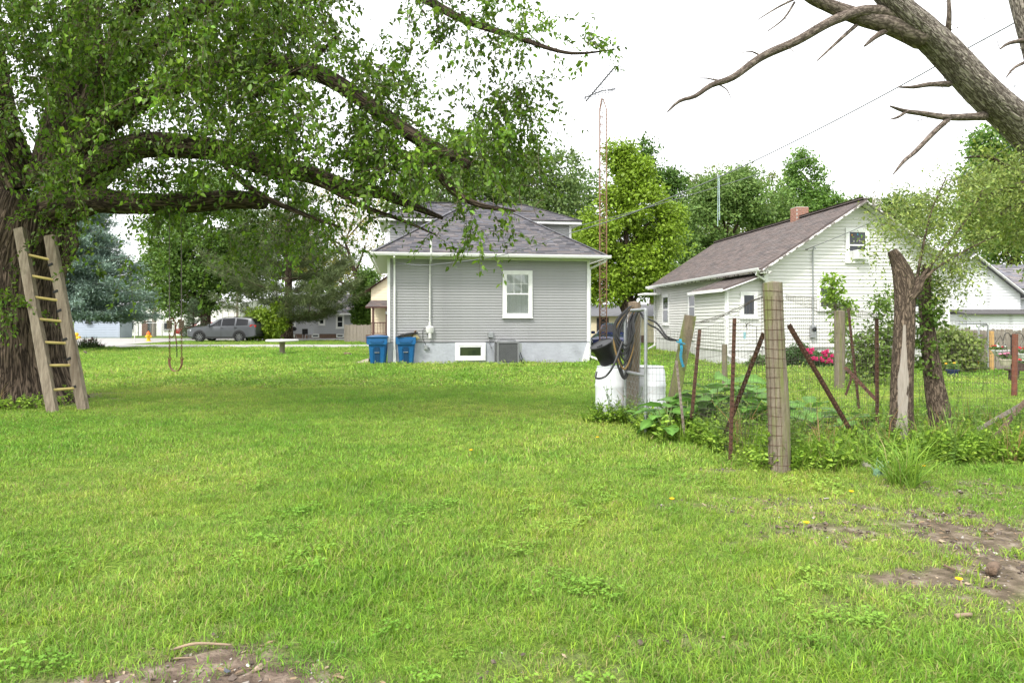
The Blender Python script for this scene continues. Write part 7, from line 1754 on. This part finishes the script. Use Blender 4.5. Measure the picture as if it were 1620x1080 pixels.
V, f, c = ball_leaves(at_, .09, 16, .05, .7, rs, (.10, .19, .03)); npmesh('crown', V, [f], LEAF, it, col=c)
# leafy limbs reaching in from a tree off to the right
rgt = thing('leafy_tree', 'yellow green tree reaching in beside the dead tree', 'tree', (8.9, 9.6, 0))
lim = [([np.array([8.9, 9.6, -.1]), np.array([8.8, 9.6, 1.5])] + pp((1760, 300, 9.4), (1720, 180, 9.3), (1700, 60, 9.2)), [.2, .17, .14, .1, .05]), (pp((1760, 300, 9.4), (1680, 290, 9.0), (1620, 293, 8.8), (1585, 303, 8.7), (1535, 320, 8.6)), [.1, .07, .055, .045, .012]), (pp((1770, 320, 9.4), (1690, 330, 9), (1620, 325, 8.7), (1580, 340, 8.6)), [.09, .06, .05, .02]), (pp((1740, 250, 9.4), (1650, 240, 9), (1620, 275, 8.9), (1590, 262, 8.8), (1560, 248, 8.7), (1525, 250, 8.7)), [.08, .05, .04, .03, .02, .006])]
for i, (p_, r_) in enumerate(lim):
    V, f, c = bark_tube(p_, r_, n=14, step=.08, amp=.06, seed=90 + i, fz=2, fa=6); npmesh('trunk' if i == 0 else 'limb', V, [f, c], STUB, rgt, smooth=True)
nd = np.concatenate([resample(p_, r_, .12)[0] for p_, r_ in lim]); ndr = np.concatenate([resample(p_, r_, .12)[1] for p_, r_ in lim])
at_ = np.concatenate([inside(region(300, 1540, 1700, 235, 430, 8.4, 9.4, .40, 1.5, 35), lambda x, y: (x > 1640) | (y < 372)), region(60, 1660, 1800, 60, 400, 8.8, 10)])
p2, r2_ = grow(nd, ndr, at_, rs, K=5, rmax=.014, rk=.008, rend=.002); V, f = tubes_np(p2, r2_, 4); npmesh('branches', V, f, TWIG, rgt, smooth=True)['kind'] = 'stuff'
pos, ax, sz = sprays(p2, rs, 22, .30, .06, droop=.3, spread=.7, jit=.05); V, f, k = leaf_arrays(pos, ax, sz, .5, rs); npmesh('crown', V, [f], LEAF, rgt, col=np.repeat(leaf_cols(len(pos), (.15, .24, .035), rs, .25, .3), k, 0))

# ------------------------------------------------------------------ shrubs and flowers beyond the fence
broad_tree('sapling', 'slender sapling with bright lime leaves by the white house', 1331, 17.0, [(1322, 470, 14, 24), (1330, 500, 14, 18), (1316, 448, 7, 12), (1338, 485, 8, 14), (1330, 530, 8, 14)], (.19, .33, .045), 52, 11, .10, 120, tr=.025, clump=.22, shell=.2, cat='sapling', trunk_top=2.2)
broad_tree('shrub', 'leafy dark stemmed shrub between the rusty stakes', 1382, 16.4, [(1385, 550, 26, 30), (1372, 575, 18, 20), (1400, 525, 20, 26), (1360, 550, 14, 20), (1400, 580, 18, 18), (1398, 480, 12, 22), (1352, 590, 12, 14), (1410, 560, 12, 20)], (.12, .21, .04), 130, 15, .085, 121, tr=.04, clump=.32, shell=.15, cat='shrub', trunk_top=1.1)
broad_tree('shrub', 'loose pale green shrub in front of the board fence', 1512, 20.3, [(1512, 555, 22, 24), (1498, 570, 16, 16), (1530, 550, 16, 20), (1522, 575, 20, 12), (1505, 535, 14, 14)], (.17, .25, .065), 110, 16, .11, 122, tr=.05, clump=.34, shell=.2, cat='shrub', low=.05)
broad_tree('shrub', 'rounded dark clipped shrub beside the pink peony', 1262, 22.9, [(1262, 572, 20, 16), (1252, 565, 11, 10), (1272, 575, 14, 12), (1262, 556, 16, 9)], (.055, .125, .035), 200, 26, .06, 123, tr=.03, clump=.16, cat='shrub', low=.03, shell=.7)
pe = broad_tree('peony', 'peony bush covered in magenta flowers by the white house', 1297, 22.6, [(1296, 572, 20, 14), (1285, 575, 12, 10), (1308, 570, 10, 10)], (.07, .15, .045), 120, 22, .09, 124, tr=.02, clump=.18, cat='flower', low=.03)
MAG = M('magenta_petal', (.62, .02, .16), (.45, .01, .10), 20, rough=.6)
for px_, py_ in ((1277, 555), (1285, 554), (1282, 559), (1286, 568), (1291, 569), (1298, 568), (1303, 559), (1308, 557), (1306, 563), (1311, 570), (1307, 573), (1314, 573), (1301, 571), (1316, 564)):
    mb = MB(); c0 = P(px_, py_, 22.25); r_ = .062 + .02 * random.random()
    for i in range(9):
        a = i * 2.4; e = .3 + .1 * i; mb.box(c0 + Vector((math.cos(a) * r_ * .5, math.sin(a) * r_ * .5, .01 * i - .02)), (r_ * 1.1, r_ * .9, .02), Matrix.Rotation(a, 3, 'Z') @ Matrix.Rotation(-e, 3, 'Y'))
    mb.build('flower', MAG, pe, bevel=.006)
broad_tree('hosta', 'low green foundation plant under the lean to window', 1200, 23.0, [(1200, 575, 12, 10)], (.10, .17, .06), 40, 18, .09, 125, tr=.015, clump=.14, cat='plant', low=.02)
YF = M('yellow_petal', (.70, .42, .01), (.6, .34, .01), 20, rough=.6)
yf_ = broad_tree('marigold_plant', 'low plant with yellow flowers at the board fence foot', 1535, 20.9, [(1535, 578, 18, 8)], (.10, .18, .04), 60, 18, .07, 126, tr=.015, clump=.14, cat='flower', low=.02)
for i in range(26):
    c0 = P(1520 + 30 * random.random(), 570 + 16 * random.random(), 20.6); mb = MB(); mb.lathe([(.01, -.02), (.045, .0), (.03, .025), (.005, .03)], c0, 7); mb.build('flower', YF, yf_, smooth=True)
def pot(name, label, px_, py_, d_, r_, h_, mat, cat='flower pot', hang=False, fl=None, zbase=None):
    q = P(px_, py_, d_); q.z = q.z if zbase is None else zbase
    t = thing(name, label, cat, q, 0, local=True)
    mb = MB(); mb.lathe([(r_ * .6, 0), (r_ * .68, .02), (r_ * .95, h_ * .85), (r_ * 1.05, h_ * .88), (r_ * 1.05, h_), (r_ * .9, h_), (r_ * .85, h_ * .9)], n=20, cap=False); mb.lathe([(r_ * .6, .001), (.01, .002)], n=20, cap=False); mb.build('pot', mat, t, smooth=True)
    mb = MB(); mb.lathe([(r_ * .88, h_ * .88), (.01, h_ * .9)], n=16, cap=False); mb.build('soil', M('potting_soil', (.05, .035, .025)), t)
    rr = np.random.default_rng(int(px_)); V, f, c = ball_leaves(np.array([[rr.normal() * r_ * .4, rr.normal() * r_ * .4, h_ + .05 + .06 * rr.random()] for _ in range(14)]), .10, 14, .055, .6, rr, (.09, .19, .04)); npmesh('leaves', V, [f], LEAF, t, col=c)
    for i in range(fl[0] if fl else 0):
        mb = MB(); mb.lathe([(.005, -.02), (.04, 0), (.03, .025), (.005, .03)], (rr.normal() * r_ * .6, rr.normal() * r_ * .5, h_ + .08 + .1 * rr.random()), 7); mb.build('flower', fl[1 + i % (len(fl) - 1)], t, smooth=True)
    if hang:
        for a in (.3, 2.4, 4.5):
            mb = MB(); mb.tube([(r_ * math.cos(a), r_ * math.sin(a), h_), (0, 0, h_ + .42)], .005, 4); mb.build('hanger', BLACK, t)
    return t
PINKF, REDF, WHF = M('pink_petal', (.65, .22, .35)), M('red_petal', (.55, .02, .03)), M('white_petal', (.75, .75, .7))
CRM = M('cream_pot', (.62, .56, .45), (.55, .49, .38), 6, rough=.6)
pot('hanging_basket', 'white hanging basket with red and pale flowers', 1583, 563, 19.5, .22, .17, WHITE, 'basket', True, (8, REDF, WHF, WHF)); pot('hanging_basket', 'cream hanging basket with pink flowers below the white one', 1591, 578, 19.2, .17, .18, CRM, 'basket', True, (9, PINKF))
pot('hanging_basket', 'white hanging basket with red flowers behind the rusty pipe post', 1621, 568, 19.0, .2, .16, WHITE, 'basket', True, (7, REDF))
pot('flower_pot', 'navy blue flower pot on the lawn before the board fence', 1507, 594, 19.0, .165, .19, M('navy_pot', (.02, .035, .11), (.015, .028, .09), 6, rough=.4), fl=(2, YF), zbase=.005)
sk = thing('shepherd_hook', 'black double hook pole holding the flower baskets', 'hook pole', GX(1600, 19.3))
q = GX(1600, 19.3); mb = MB(); mb.tube([q, q + Vector((0, 0, 1.15))], .018, 8); mb.build('pole', BLACK, sk)
for s, tx in ((-1, 1587), (1, 1621)):
    e = GX(tx, 19.3); p_, _ = resample([tuple(q + Vector((0, 0, 1.05))), tuple(q.lerp(e, .35) + Vector((0, 0, 1.2))), tuple(q.lerp(e, .8) + Vector((0, 0, 1.16))), tuple(e + Vector((0, 0, .98)))], [1] * 4, .04); mb = MB(); mb.tube(p_, .009, 6); mb.build('hook', BLACK, sk, smooth=True)
bn = thing('planter_bench', 'dark brown wooden planter bench with flowers near the board fence', 'planter', GX(1618, 17.6), 0, local=True)
DKB = M('dark_brown_stain', (.07, .04, .032), (.05, .03, .024), 6, rough=.7)
for i in range(3): mb = MB(); mb.bb(-.36, .75, -.15 + i * .11, -.05 + i * .11, .26, .30); mb.build('slat', DKB, bn)
for s in (-.22, .6): mb = MB(); mb.bb(s - .05, s + .05, -.12, .14, 0, .26); mb.build('leg', DKB, bn)
mb = MB(); mb.bb(-.2, .6, -.1, .12, .302, .45); mb.build('trough', DKB, bn)
rr = np.random.default_rng(3); V, f, c = ball_leaves(np.array([[-.15 + .7 * rr.random(), .0, .5] for _ in range(26)]), .09, 14, .05, .6, rr, (.10, .19, .05)); npmesh('leaves', V, [f], LEAF, bn, col=c)
for i in range(10): mb = MB(); mb.lathe([(.005, -.02), (.035, 0), (.005, .03)], (-.15 + .7 * rr.random(), -.06, .5 + .08 * rr.random()), 7); mb.build('flower', (WHF, YF, REDF)[i % 3], bn, smooth=True)
mb = MB(); q = GX(1483.5, 20.8); mb.box((q.x, q.y, .32), (.07, .07, .66))
tag(mb.build('turquoise_post', M('turquoise_paint', (.03, .32, .48)), bevel=.008), 'short turquoise painted post beside the pale shrub', 'post')
for px_, py_ in ((1177, 505),):
    q = P(px_, 528, 13.2); t = thing('wind_chime', 'small hanging wind spinner with a blue tube on the garden wire', 'wind chime', q); mb = MB(); mb.tube([P(1181, 512, 13.2), P(1180, 530, 13.2)], .003, 4); mb.build('cord', BLACK, t)
    mb = MB(); mb.tube([P(1178, 525, 13.2), P(1178, 536, 13.2)], .025, 8); mb.build('tube', M('pale_blue_glass', (.25, .45, .5)), t, smooth=True)
    mb = MB()
    for a in range(6): mb.bar(P(1181, 515, 13.2), P(1181, 515, 13.2) + Vector((.07 * math.cos(a), 0, .07 * math.sin(a))), .02, .004)
    mb.build('spinner', BLACK, t)
    mb = MB(); mb.tube([P(1181, 512, 13.2), P(1197, 517, 13.2), P(1197, 560, 13.2), GX(1197, 13.2)], .006, 5); mb.build('hook', BLACK, t)

# ------------------------------------------------------------------ weeds, burdock, grass clumps
WEED = MLEAF('weed_leaf', trans=.35)
rw = np.random.default_rng(500)
def weed(rng, h, nl, ls, base, wr=.5, spread=.12):
    st = []; L = []
    ns = 4
    for i in range(ns):
        a = rng.random() * 6.28; u = np.array([math.cos(a), math.sin(a), 0]); p = np.stack([u * spread * .3 * t + u * spread * t * t + np.array([0, 0, h * (.6 + .4 * rng.random())]) * t for t in np.linspace(0, 1, 5)]); st.append(p)
        for k_ in range(nl // ns):
            t = .15 + .85 * rng.random(); L.append(p[int(t * 4)] * (1 - t * 4 % 1) + p[min(4, int(t * 4) + 1)] * (t * 4 % 1))
    st = np.array(st); L = np.array(L); N = len(L)
    V1, q1 = tubes_np(st, np.full(st.shape[:2], .003), 3)
    ax = rng.normal(size=(N, 3)) * np.array([1, 1, .35]) + np.array([0, 0, .1]); V2, f2, k = leaf_arrays(L, ax, ls * (.5 + .9 * rng.random(N)), wr, rng, hi=True)
    V, fl = join([(V1, [q1]), (V2, [f2])]); c = np.concatenate([np.tile(np.array(base) * .8, (len(V1), 1)), np.repeat(leaf_cols(N, base, rng, .2, .25), k, 0)])
    return V, fl, c
wp = [proto('w', *weed(rw, .35, 44, .055, (.20, .36, .045)), WEED) for _ in range(2)] + [proto('w', *weed(rw, .22, 40, .045, (.24, .40, .06), .6), WEED) for _ in range(2)] + [proto('w', *weed(rw, .6, 40, .06, (.17, .30, .06), .28), WEED) for _ in range(2)]
wp += [proto('w', *blades(60, .09, .34, .0045, rw, (.19, .34, .045), .9, .06), WEED) for _ in range(2)] + [proto('w', *blades(40, .12, .22, .0045, rw, (.21, .36, .05), 1, .1), WEED)]
wp += [proto('w', *blades(16, .10, .55, .004, rw, (.26, .19, .10), .55, .4), WEED)]
N = 5200; x = rw.random(N) * 10 + 1.9; y = rw.random(N) * 9.2 + 6.6
k = in_poly(x, y, GARDEN); dens = np.where(y < 9.2, 1.0, np.where(y < 10.5, .45, .03)); k &= rw.random(N) < dens
x, y = x[k], y[k]
# strip at the foot of the fence and round trunks and barrels
def strip(a, b_, n_, w): t = rw.random(n_); return a[0] + (b_[0] - a[0]) * t + rw.normal(size=n_) * w, a[1] + (b_[1] - a[1]) * t + rw.normal(size=n_) * w
for a, b_, n_, w in ((xy(1010, 9.8), xy(1090, 8.8), 60, .12), (xy(1090, 8.8), xy(1229, 7.15), 80, .12), (xy(1229, 7.15), xy(1390, 7.5), 120, .14), (xy(1390, 7.5), xy(1540, 7.7), 120, .16), (xy(1540, 7.7), xy(1700, 7.9), 80, .2), (xy(945, 10.4), xy(1000, 10.3), 50, .1), (xy(-40, 11.9), xy(70, 12.0), 34, .16), (xy(70, 12.1), xy(125, 13.4), 12, .15)):
    u, v = strip(a, b_, n_, w); x, y = np.concatenate([x, u]), np.concatenate([y, v])
N = len(x); idx = rw.choice(len(wp), N, p=[.165, .165, .2, .2, .05, .05, .05, .05, .05, .02]); idx = np.where((y > 10) & (idx > 5) & (idx < 9), idx - 4, idx)
scatter('weeds', np.stack([x, y, np.zeros(N)], 1), rots(N, rw, .12), .55 + .6 * rw.random(N), idx, wp, 'tangled green weeds filling the fenced garden plot', 'weeds')
# burdock: every big leaf is its own part
def big_leaf(rng):
    V, f = [], []; m = 9
    for i in range(m):
        t = i / (m - 1); w = .5 * math.sin(math.pi * min(1, t * .86 + .16)) ** .75 * (1 if t < .98 else .2) * .82; zc = .10 * math.sin(t * 2.4) - .25 * t * t
        for s in (-1, -.5, 0, .5, 1): V.append((t - .14 * abs(s) * (1 - t) * (t < .2), s * w, zc + .06 * abs(s) + .025 * math.sin(i * 2.3 + s * 5) * abs(s) + rng.normal() * .006))
    for i in range(m - 1):
        for j in range(4): f.append((i * 5 + j, i * 5 + j + 1, i * 5 + j + 6, i * 5 + j + 5))
    me = bpy.data.meshes.new('leaf'); me.from_pydata(V, [], f); me.polygons.foreach_set('use_smooth', [True] * len(f)); c = np.ones((len(V), 4), np.float32); c[:, :3] = np.array((.115, .245, .045)) * (.85 + .4 * rng.random()); c[2::5, :3] *= 1.45
    a = me.color_attributes.new('Col', 'FLOAT_COLOR', 'POINT'); a.data.foreach_set('color', c.ravel()); me.materials.append(MLEAF('burdock_leaf', trans=.3, rough=.55)); return me
LV = [big_leaf(rw) for _ in range(5)]
STK = M('pale_stalk', (.22, .28, .10), (.18, .22, .09), 8)
def burdock(label, q, n_, s, rng):
    t = thing('burdock_plant', label, 'plant', q, 0, 'burdock plants inside the garden fence', local=True)
    n_ = int(n_ * 1.6)
    for i in range(n_):
        a = i * 2.4 + rng.normal() * .3; el = .25 + .75 * (i / n_) + rng.normal() * .08; h = s * (.35 + .75 * i / n_); r_ = s * (.55 - .35 * i / n_)
        tip = Vector((math.cos(a) * r_, math.sin(a) * r_, h)); mb = MB(); mb.tube([(0, 0, 0), tuple(tip * .5 + Vector((0, 0, .1 * s))), tuple(tip)], [.012 * s * 2, .009 * s * 2, .006 * s * 2], 6)
        o = link(LV[i % 5], 'leaf', None, t); o.location = tip; sc_ = s * (.5 + .3 * rng.random()); o.scale = (sc_, sc_, sc_); o.rotation_euler = (rng.normal() * .2, .25 - el * .5 + rng.normal() * .15, a)
        mb.build('stalk', STK, t, smooth=True)
for i, (lab, px_, d_, n_, s) in enumerate((('burdock with broad leaves at the foot of the gate frame', 1052, 9.0, 9, .42), ('burdock beside the short grey pipe stake', 1088, 9.3, 8, .45), ('large burdock between the mossy post and rusty brace', 1130, 9.6, 10, .58), ('large burdock behind the rusty brace', 1180, 9.4, 10, .58), ('burdock close behind the thick corner post', 1215, 8.9, 8, .5), ('burdock beside the thick corner post under the slanting brace', 1285, 9.2, 8, .42), ('small burdock near the gate barrel', 1022, 9.9, 6, .3), ('burdock in the middle of the garden plot', 1160, 11.2, 9, .55), ('small burdock between the slanting brace and topped trunk', 1345, 8.6, 7, .36))):
    burdock(lab, GX(px_, d_), n_, s, rw)
for lab, px_, py_, n_, h in (('long bladed grass clump in front of the topped trunk', 1430, 765, 190, .46), ('tall dark grass clump at the foot of the vine wrapped trunk', 1492, 725, 150, .5), ('grass clump between corner post and topped trunk', 1365, 738, 110, .4), ('grass clump just beside the thick corner post', 1290, 735, 90, .3)):
    q = G(px_, py_); t = thing('grass_clump', lab, 'grass clump', q, 0, 'long grass clumps along the garden fence', local=True)
    V, f, c = blades(n_, .13, h, .0055, rw, (.17, .32, .05), 1.0, .05); npmesh('blades', V, f, WEED, t, col=c)
spiky('dock_plant', 'pale blue leaved weed in front of the topped trunk', G(1395, 752), 16, .16, .08, (.14, .25, .16), rw)
# small plants on the dirt and lawn
DANDY = ['yellow dandelion in the bright grass below the thick corner post', 'yellow dandelion at the edge of the wood chips', 'yellow dandelion close to the grass clump by the fence', 'yellow dandelion under the vine wrapped trunk', 'yellow dandelion alone in open lawn before the grey house', 'yellow dandelion inside the weedy garden plot', 'yellow dandelion in front of the white barrel', 'tiny dandelion in the lawn before the rusty stakes']
for i, (px_, py_) in enumerate(((1276, 829), (1517, 922), (1347, 778), (1461, 735), (745, 709), (1300, 690), (945, 688), (1063, 790))):
    d_ = gd(py_ + 10); q = GX(px_, d_); t = thing('dandelion', DANDY[i], 'flower', q, 0, 'dandelions dotted over the lawn', local=True)
    s = 1 if py_ > 760 else .9; mb = MB(); mb.tube([(0, 0, -.01), (.005, 0, .055 * s)], .0025, 5); mb.build('stem', STK, t)
    mb = MB()
    for k_ in range(14): a = k_ * 2.4; mb.box((.010 * math.cos(a), .010 * math.sin(a), .06 * s), (.022, .007, .004), Matrix.Rotation(a, 3, 'Z') @ Matrix.Rotation(-.5, 3, 'Y'))
    mb.build('flower_head', M('dandelion_yellow', (.85, .52, .005), (.75, .42, .005), 10), t)
def stick(name, label, pts, r_, mat, cat='stick', n_=8):
    V, f, c = bark_tube([np.array(p) for p in pts], r_, n=n_, step=.03, amp=.08, seed=len(label), fz=5, fa=4); o = npmesh(name, V, [f, c], mat, None, smooth=True); return tag(o, label, cat)
LOGM = M('rotten_log', (.22, .15, .10), (.10, .07, .05), 12, rough=.95, bump=.9, bscale=60)
g1_ = G(1568, 912); g2_ = g1_ + Vector((.09, .10, 0)); stick('log', 'short rotten log chunk lying on the wood chips', [tuple(g1_ + Vector((0, 0, .035))), tuple(g1_.lerp(g2_, .5) + Vector((0, 0, .04))), tuple(g2_ + Vector((.01, 0, .035)))], [.030, .032, .026], LOGM, 'log', 16)
STM = M('pale_stick', (.30, .22, .15), (.2, .15, .1), 14, rough=.9)
stick('stick', 'pale curved stick lying on the bare soil patch', [tuple(G(272, 1034) + Vector((0, 0, .02))), tuple(G(310, 1029) + Vector((0, 0, .035))), tuple(G(366, 1026) + Vector((0, 0, .02)))], [.006, .007, .005], STM)
stick('stick', 'thin twig lying flat on the bare soil patch', [tuple(G(275, 1046) + Vector((0, 0, .015))), tuple(G(306, 1044) + Vector((0, 0, .015)))], [.004, .003], STM)
stick('stick', 'grey stick at the edge of the wood chips', [tuple(G(1512, 980) + Vector((0, 0, .02))), tuple(G(1537, 977) + Vector((0, 0, .02)))], [.012, .009], STM)
stick('stick', 'dark twig among the gravel and grass', [tuple(G(1494, 899) + Vector((0, 0, .02))), tuple(G(1510, 906) + Vector((0, 0, .02)))], [.009, .006], LOGM)
def stone(label, px_, py_, r_, c):
    rr = np.random.default_rng(int(px_)); o = chip_proto(rr, r_, c, .7); HID.objects.unlink(o); COL.objects.link(o); o.name = 'stone'; o.location = G(px_, py_) + Vector((0, 0, r_ * .4)); tag(o, label, 'stone')
stone('tan clod of earth on the bare soil patch', 404, 1060, .03, (.34, .26, .19)); stone('dark blue grey stone on the bare soil patch', 360, 1062, .018, (.10, .11, .13)); stone('small white stone on the bare soil patch', 393, 1052, .009, (.75, .74, .72)); stone('grey rock under the long grass clump', 1372, 740, .07, (.38, .35, .30))

# ------------------------------------------------------------------ lattice towers, wires
def tower(name, label, q, h, w, mat, top):
    t = thing(name, label, 'tower', q, R(20), local=True)
    L = [Vector((w * .58 * math.cos(a), w * .58 * math.sin(a), 0)) for a in (R(90), R(210), R(330))]; hb = h - top
    for p in L: mb = MB(); mb.tube([p, p + Vector((0, 0, hb)), Vector((p.x * .2, p.y * .2, h - top * .35))], .024, 6); mb.build('leg', mat, t)
    mb = MB(); n_ = int(hb / .34)
    for i in range(n_):
        z = .2 + i * .34
        for k_ in range(3): a, b_ = L[k_], L[(k_ + 1) % 3]; mb.tube([a + Vector((0, 0, z)), b_ + Vector((0, 0, z + .17))], .011, 4, cap=False); mb.tube([b_ + Vector((0, 0, z + .17)), a + Vector((0, 0, z + .34))], .009, 4, cap=False)
    o = mb.build('lattice_brace', mat, t)
    mb = MB(); mb.tube([(0, 0, h - top * 1.6), (0, 0, h + .45)], .025, 8); mb.build('mast', GALV, t)
    return t
TWM = M('tower_rust', (.24, .135, .085), (.17, .09, .055), 3, rough=.8); AER = M('dull_aerial_metal', (.10, .10, .11), (.07, .07, .08), 9, rough=.7)
q = GX(952.5, 30); tw = tower('antenna_tower', 'tall rust brown lattice tower with a television aerial', q, 11.55, .34, TWM, .75)
an = thing('television_aerial', 'long rod television aerial on top of the lattice tower', 'antenna', q + Vector((0, 0, 11.6)))
p0, p1 = P(927, 164, 32.7), P(974, 107, 28.2); p0.z = p1.z = 12.05; mb = MB(); mb.tube([p0, p1], .034, 6); mb.build('boom', AER, an)
dr = (p1 - p0).normalized(); pe_ = Vector((dr.y, -dr.x, 0))
for i in range(15):
    c0 = p0.lerp(p1, i / 14); L = (1.3 - .05 * i) if i < 8 else .35 + .03 * (i % 3); mb = MB(); mb.tube([c0 - pe_ * L, c0 + pe_ * L], .013, 4); mb.build('rod', AER, an)
m0 = q + Vector((0, 0, 11.62)); mb = MB(); mb.tube([m0 + Vector((-.75, .3, -.2)), m0 + Vector((0, 0, .02)), m0 + Vector((.55, -.2, .02))], .026, 6); mb.build('boom', AER, an)
for i in range(9): c0 = m0 + Vector((-.7 + i * .14, .28 - i * .05, -.15 + min(.15, i * .03))); mb = MB(); mb.tube([c0 + Vector((0, 0, -.14)), c0 + Vector((0, 0, .14))], .012, 4); mb.build('rod', AER, an)
tower('antenna_tower', 'slim pale lattice tower far behind the white house ridge', GX(1386, 64), 18.2, .62, M('pale_tower', (.55, .48, .44), (.45, .39, .36), 3, rough=.6), 1.9)
WIRE = M('grey_wire', (.16, .165, .18), (.12, .125, .135), 20, rough=.6)
def wire(label, pts, r_, name='power_line'):
    p_, _ = resample([tuple(P(*a)) for a in pts], [1] * len(pts), .5); mb = MB(); mb.tube(p_, r_, 6); return tag(mb.build(name, WIRE, smooth=True), label, 'wire')
wire('thick twisted service wire from the grey house wall across the sky', [(626, 416, 24.35), (652, 418.5, 24.1), (681, 419, 23.8), (761, 409.5, 22.9), (818, 397.5, 22.3), (890, 373, 21.4), (980, 344.5, 20.3), (1057, 314, 19.3), (1165, 268, 17.9), (1290, 207, 16.4), (1421, 138, 14.9), (1530, 77, 13.7), (1620, 28, 12.8), (1760, -55, 11.5)], .014)
wire('thin straight wire running high above the white house', [(681, 409, 24.0), (787, 386, 23.0), (933, 353, 22.0), (1060, 318, 21), (1214, 271, 19.8), (1350, 224, 18.6), (1478, 183, 17.5), (1620, 131, 16.2), (1760, 80, 15)], .009)
wire('drop wire from the white house gable mast', [(1275, 395, 24.1), (1300, 385, 23.4), (1344, 367, 22.4), (1417, 333, 20.8), (1500, 290, 19), (1590, 236, 17.2), (1700, 165, 15.4)], .010)
wg_ = thing('wire_tags', 'two pale strips dangling from the service wire', 'tag', P(1137, 360, 18.3))
for dx_, y1_ in ((-1.5, 358), (1.5, 348)):
    mb = MB(); mb.bar(P(1137 + dx_ * .6, 278, 18.25), P(1137 + dx_, y1_, 18.25), .014, .005, up=(0, 1, 0)); mb.build('strip', M('pale_blue_strip', (.50, .62, .66)), wg_)
mb = MB(); c0 = P(1137, 279, 18.27); mb.tube([c0 + Vector((.04 * math.cos(a), 0, .04 * math.sin(a))) for a in np.linspace(0, 6.283, 9)], .01, 5, cap=False); mb.build('loop', GALV, wg_)
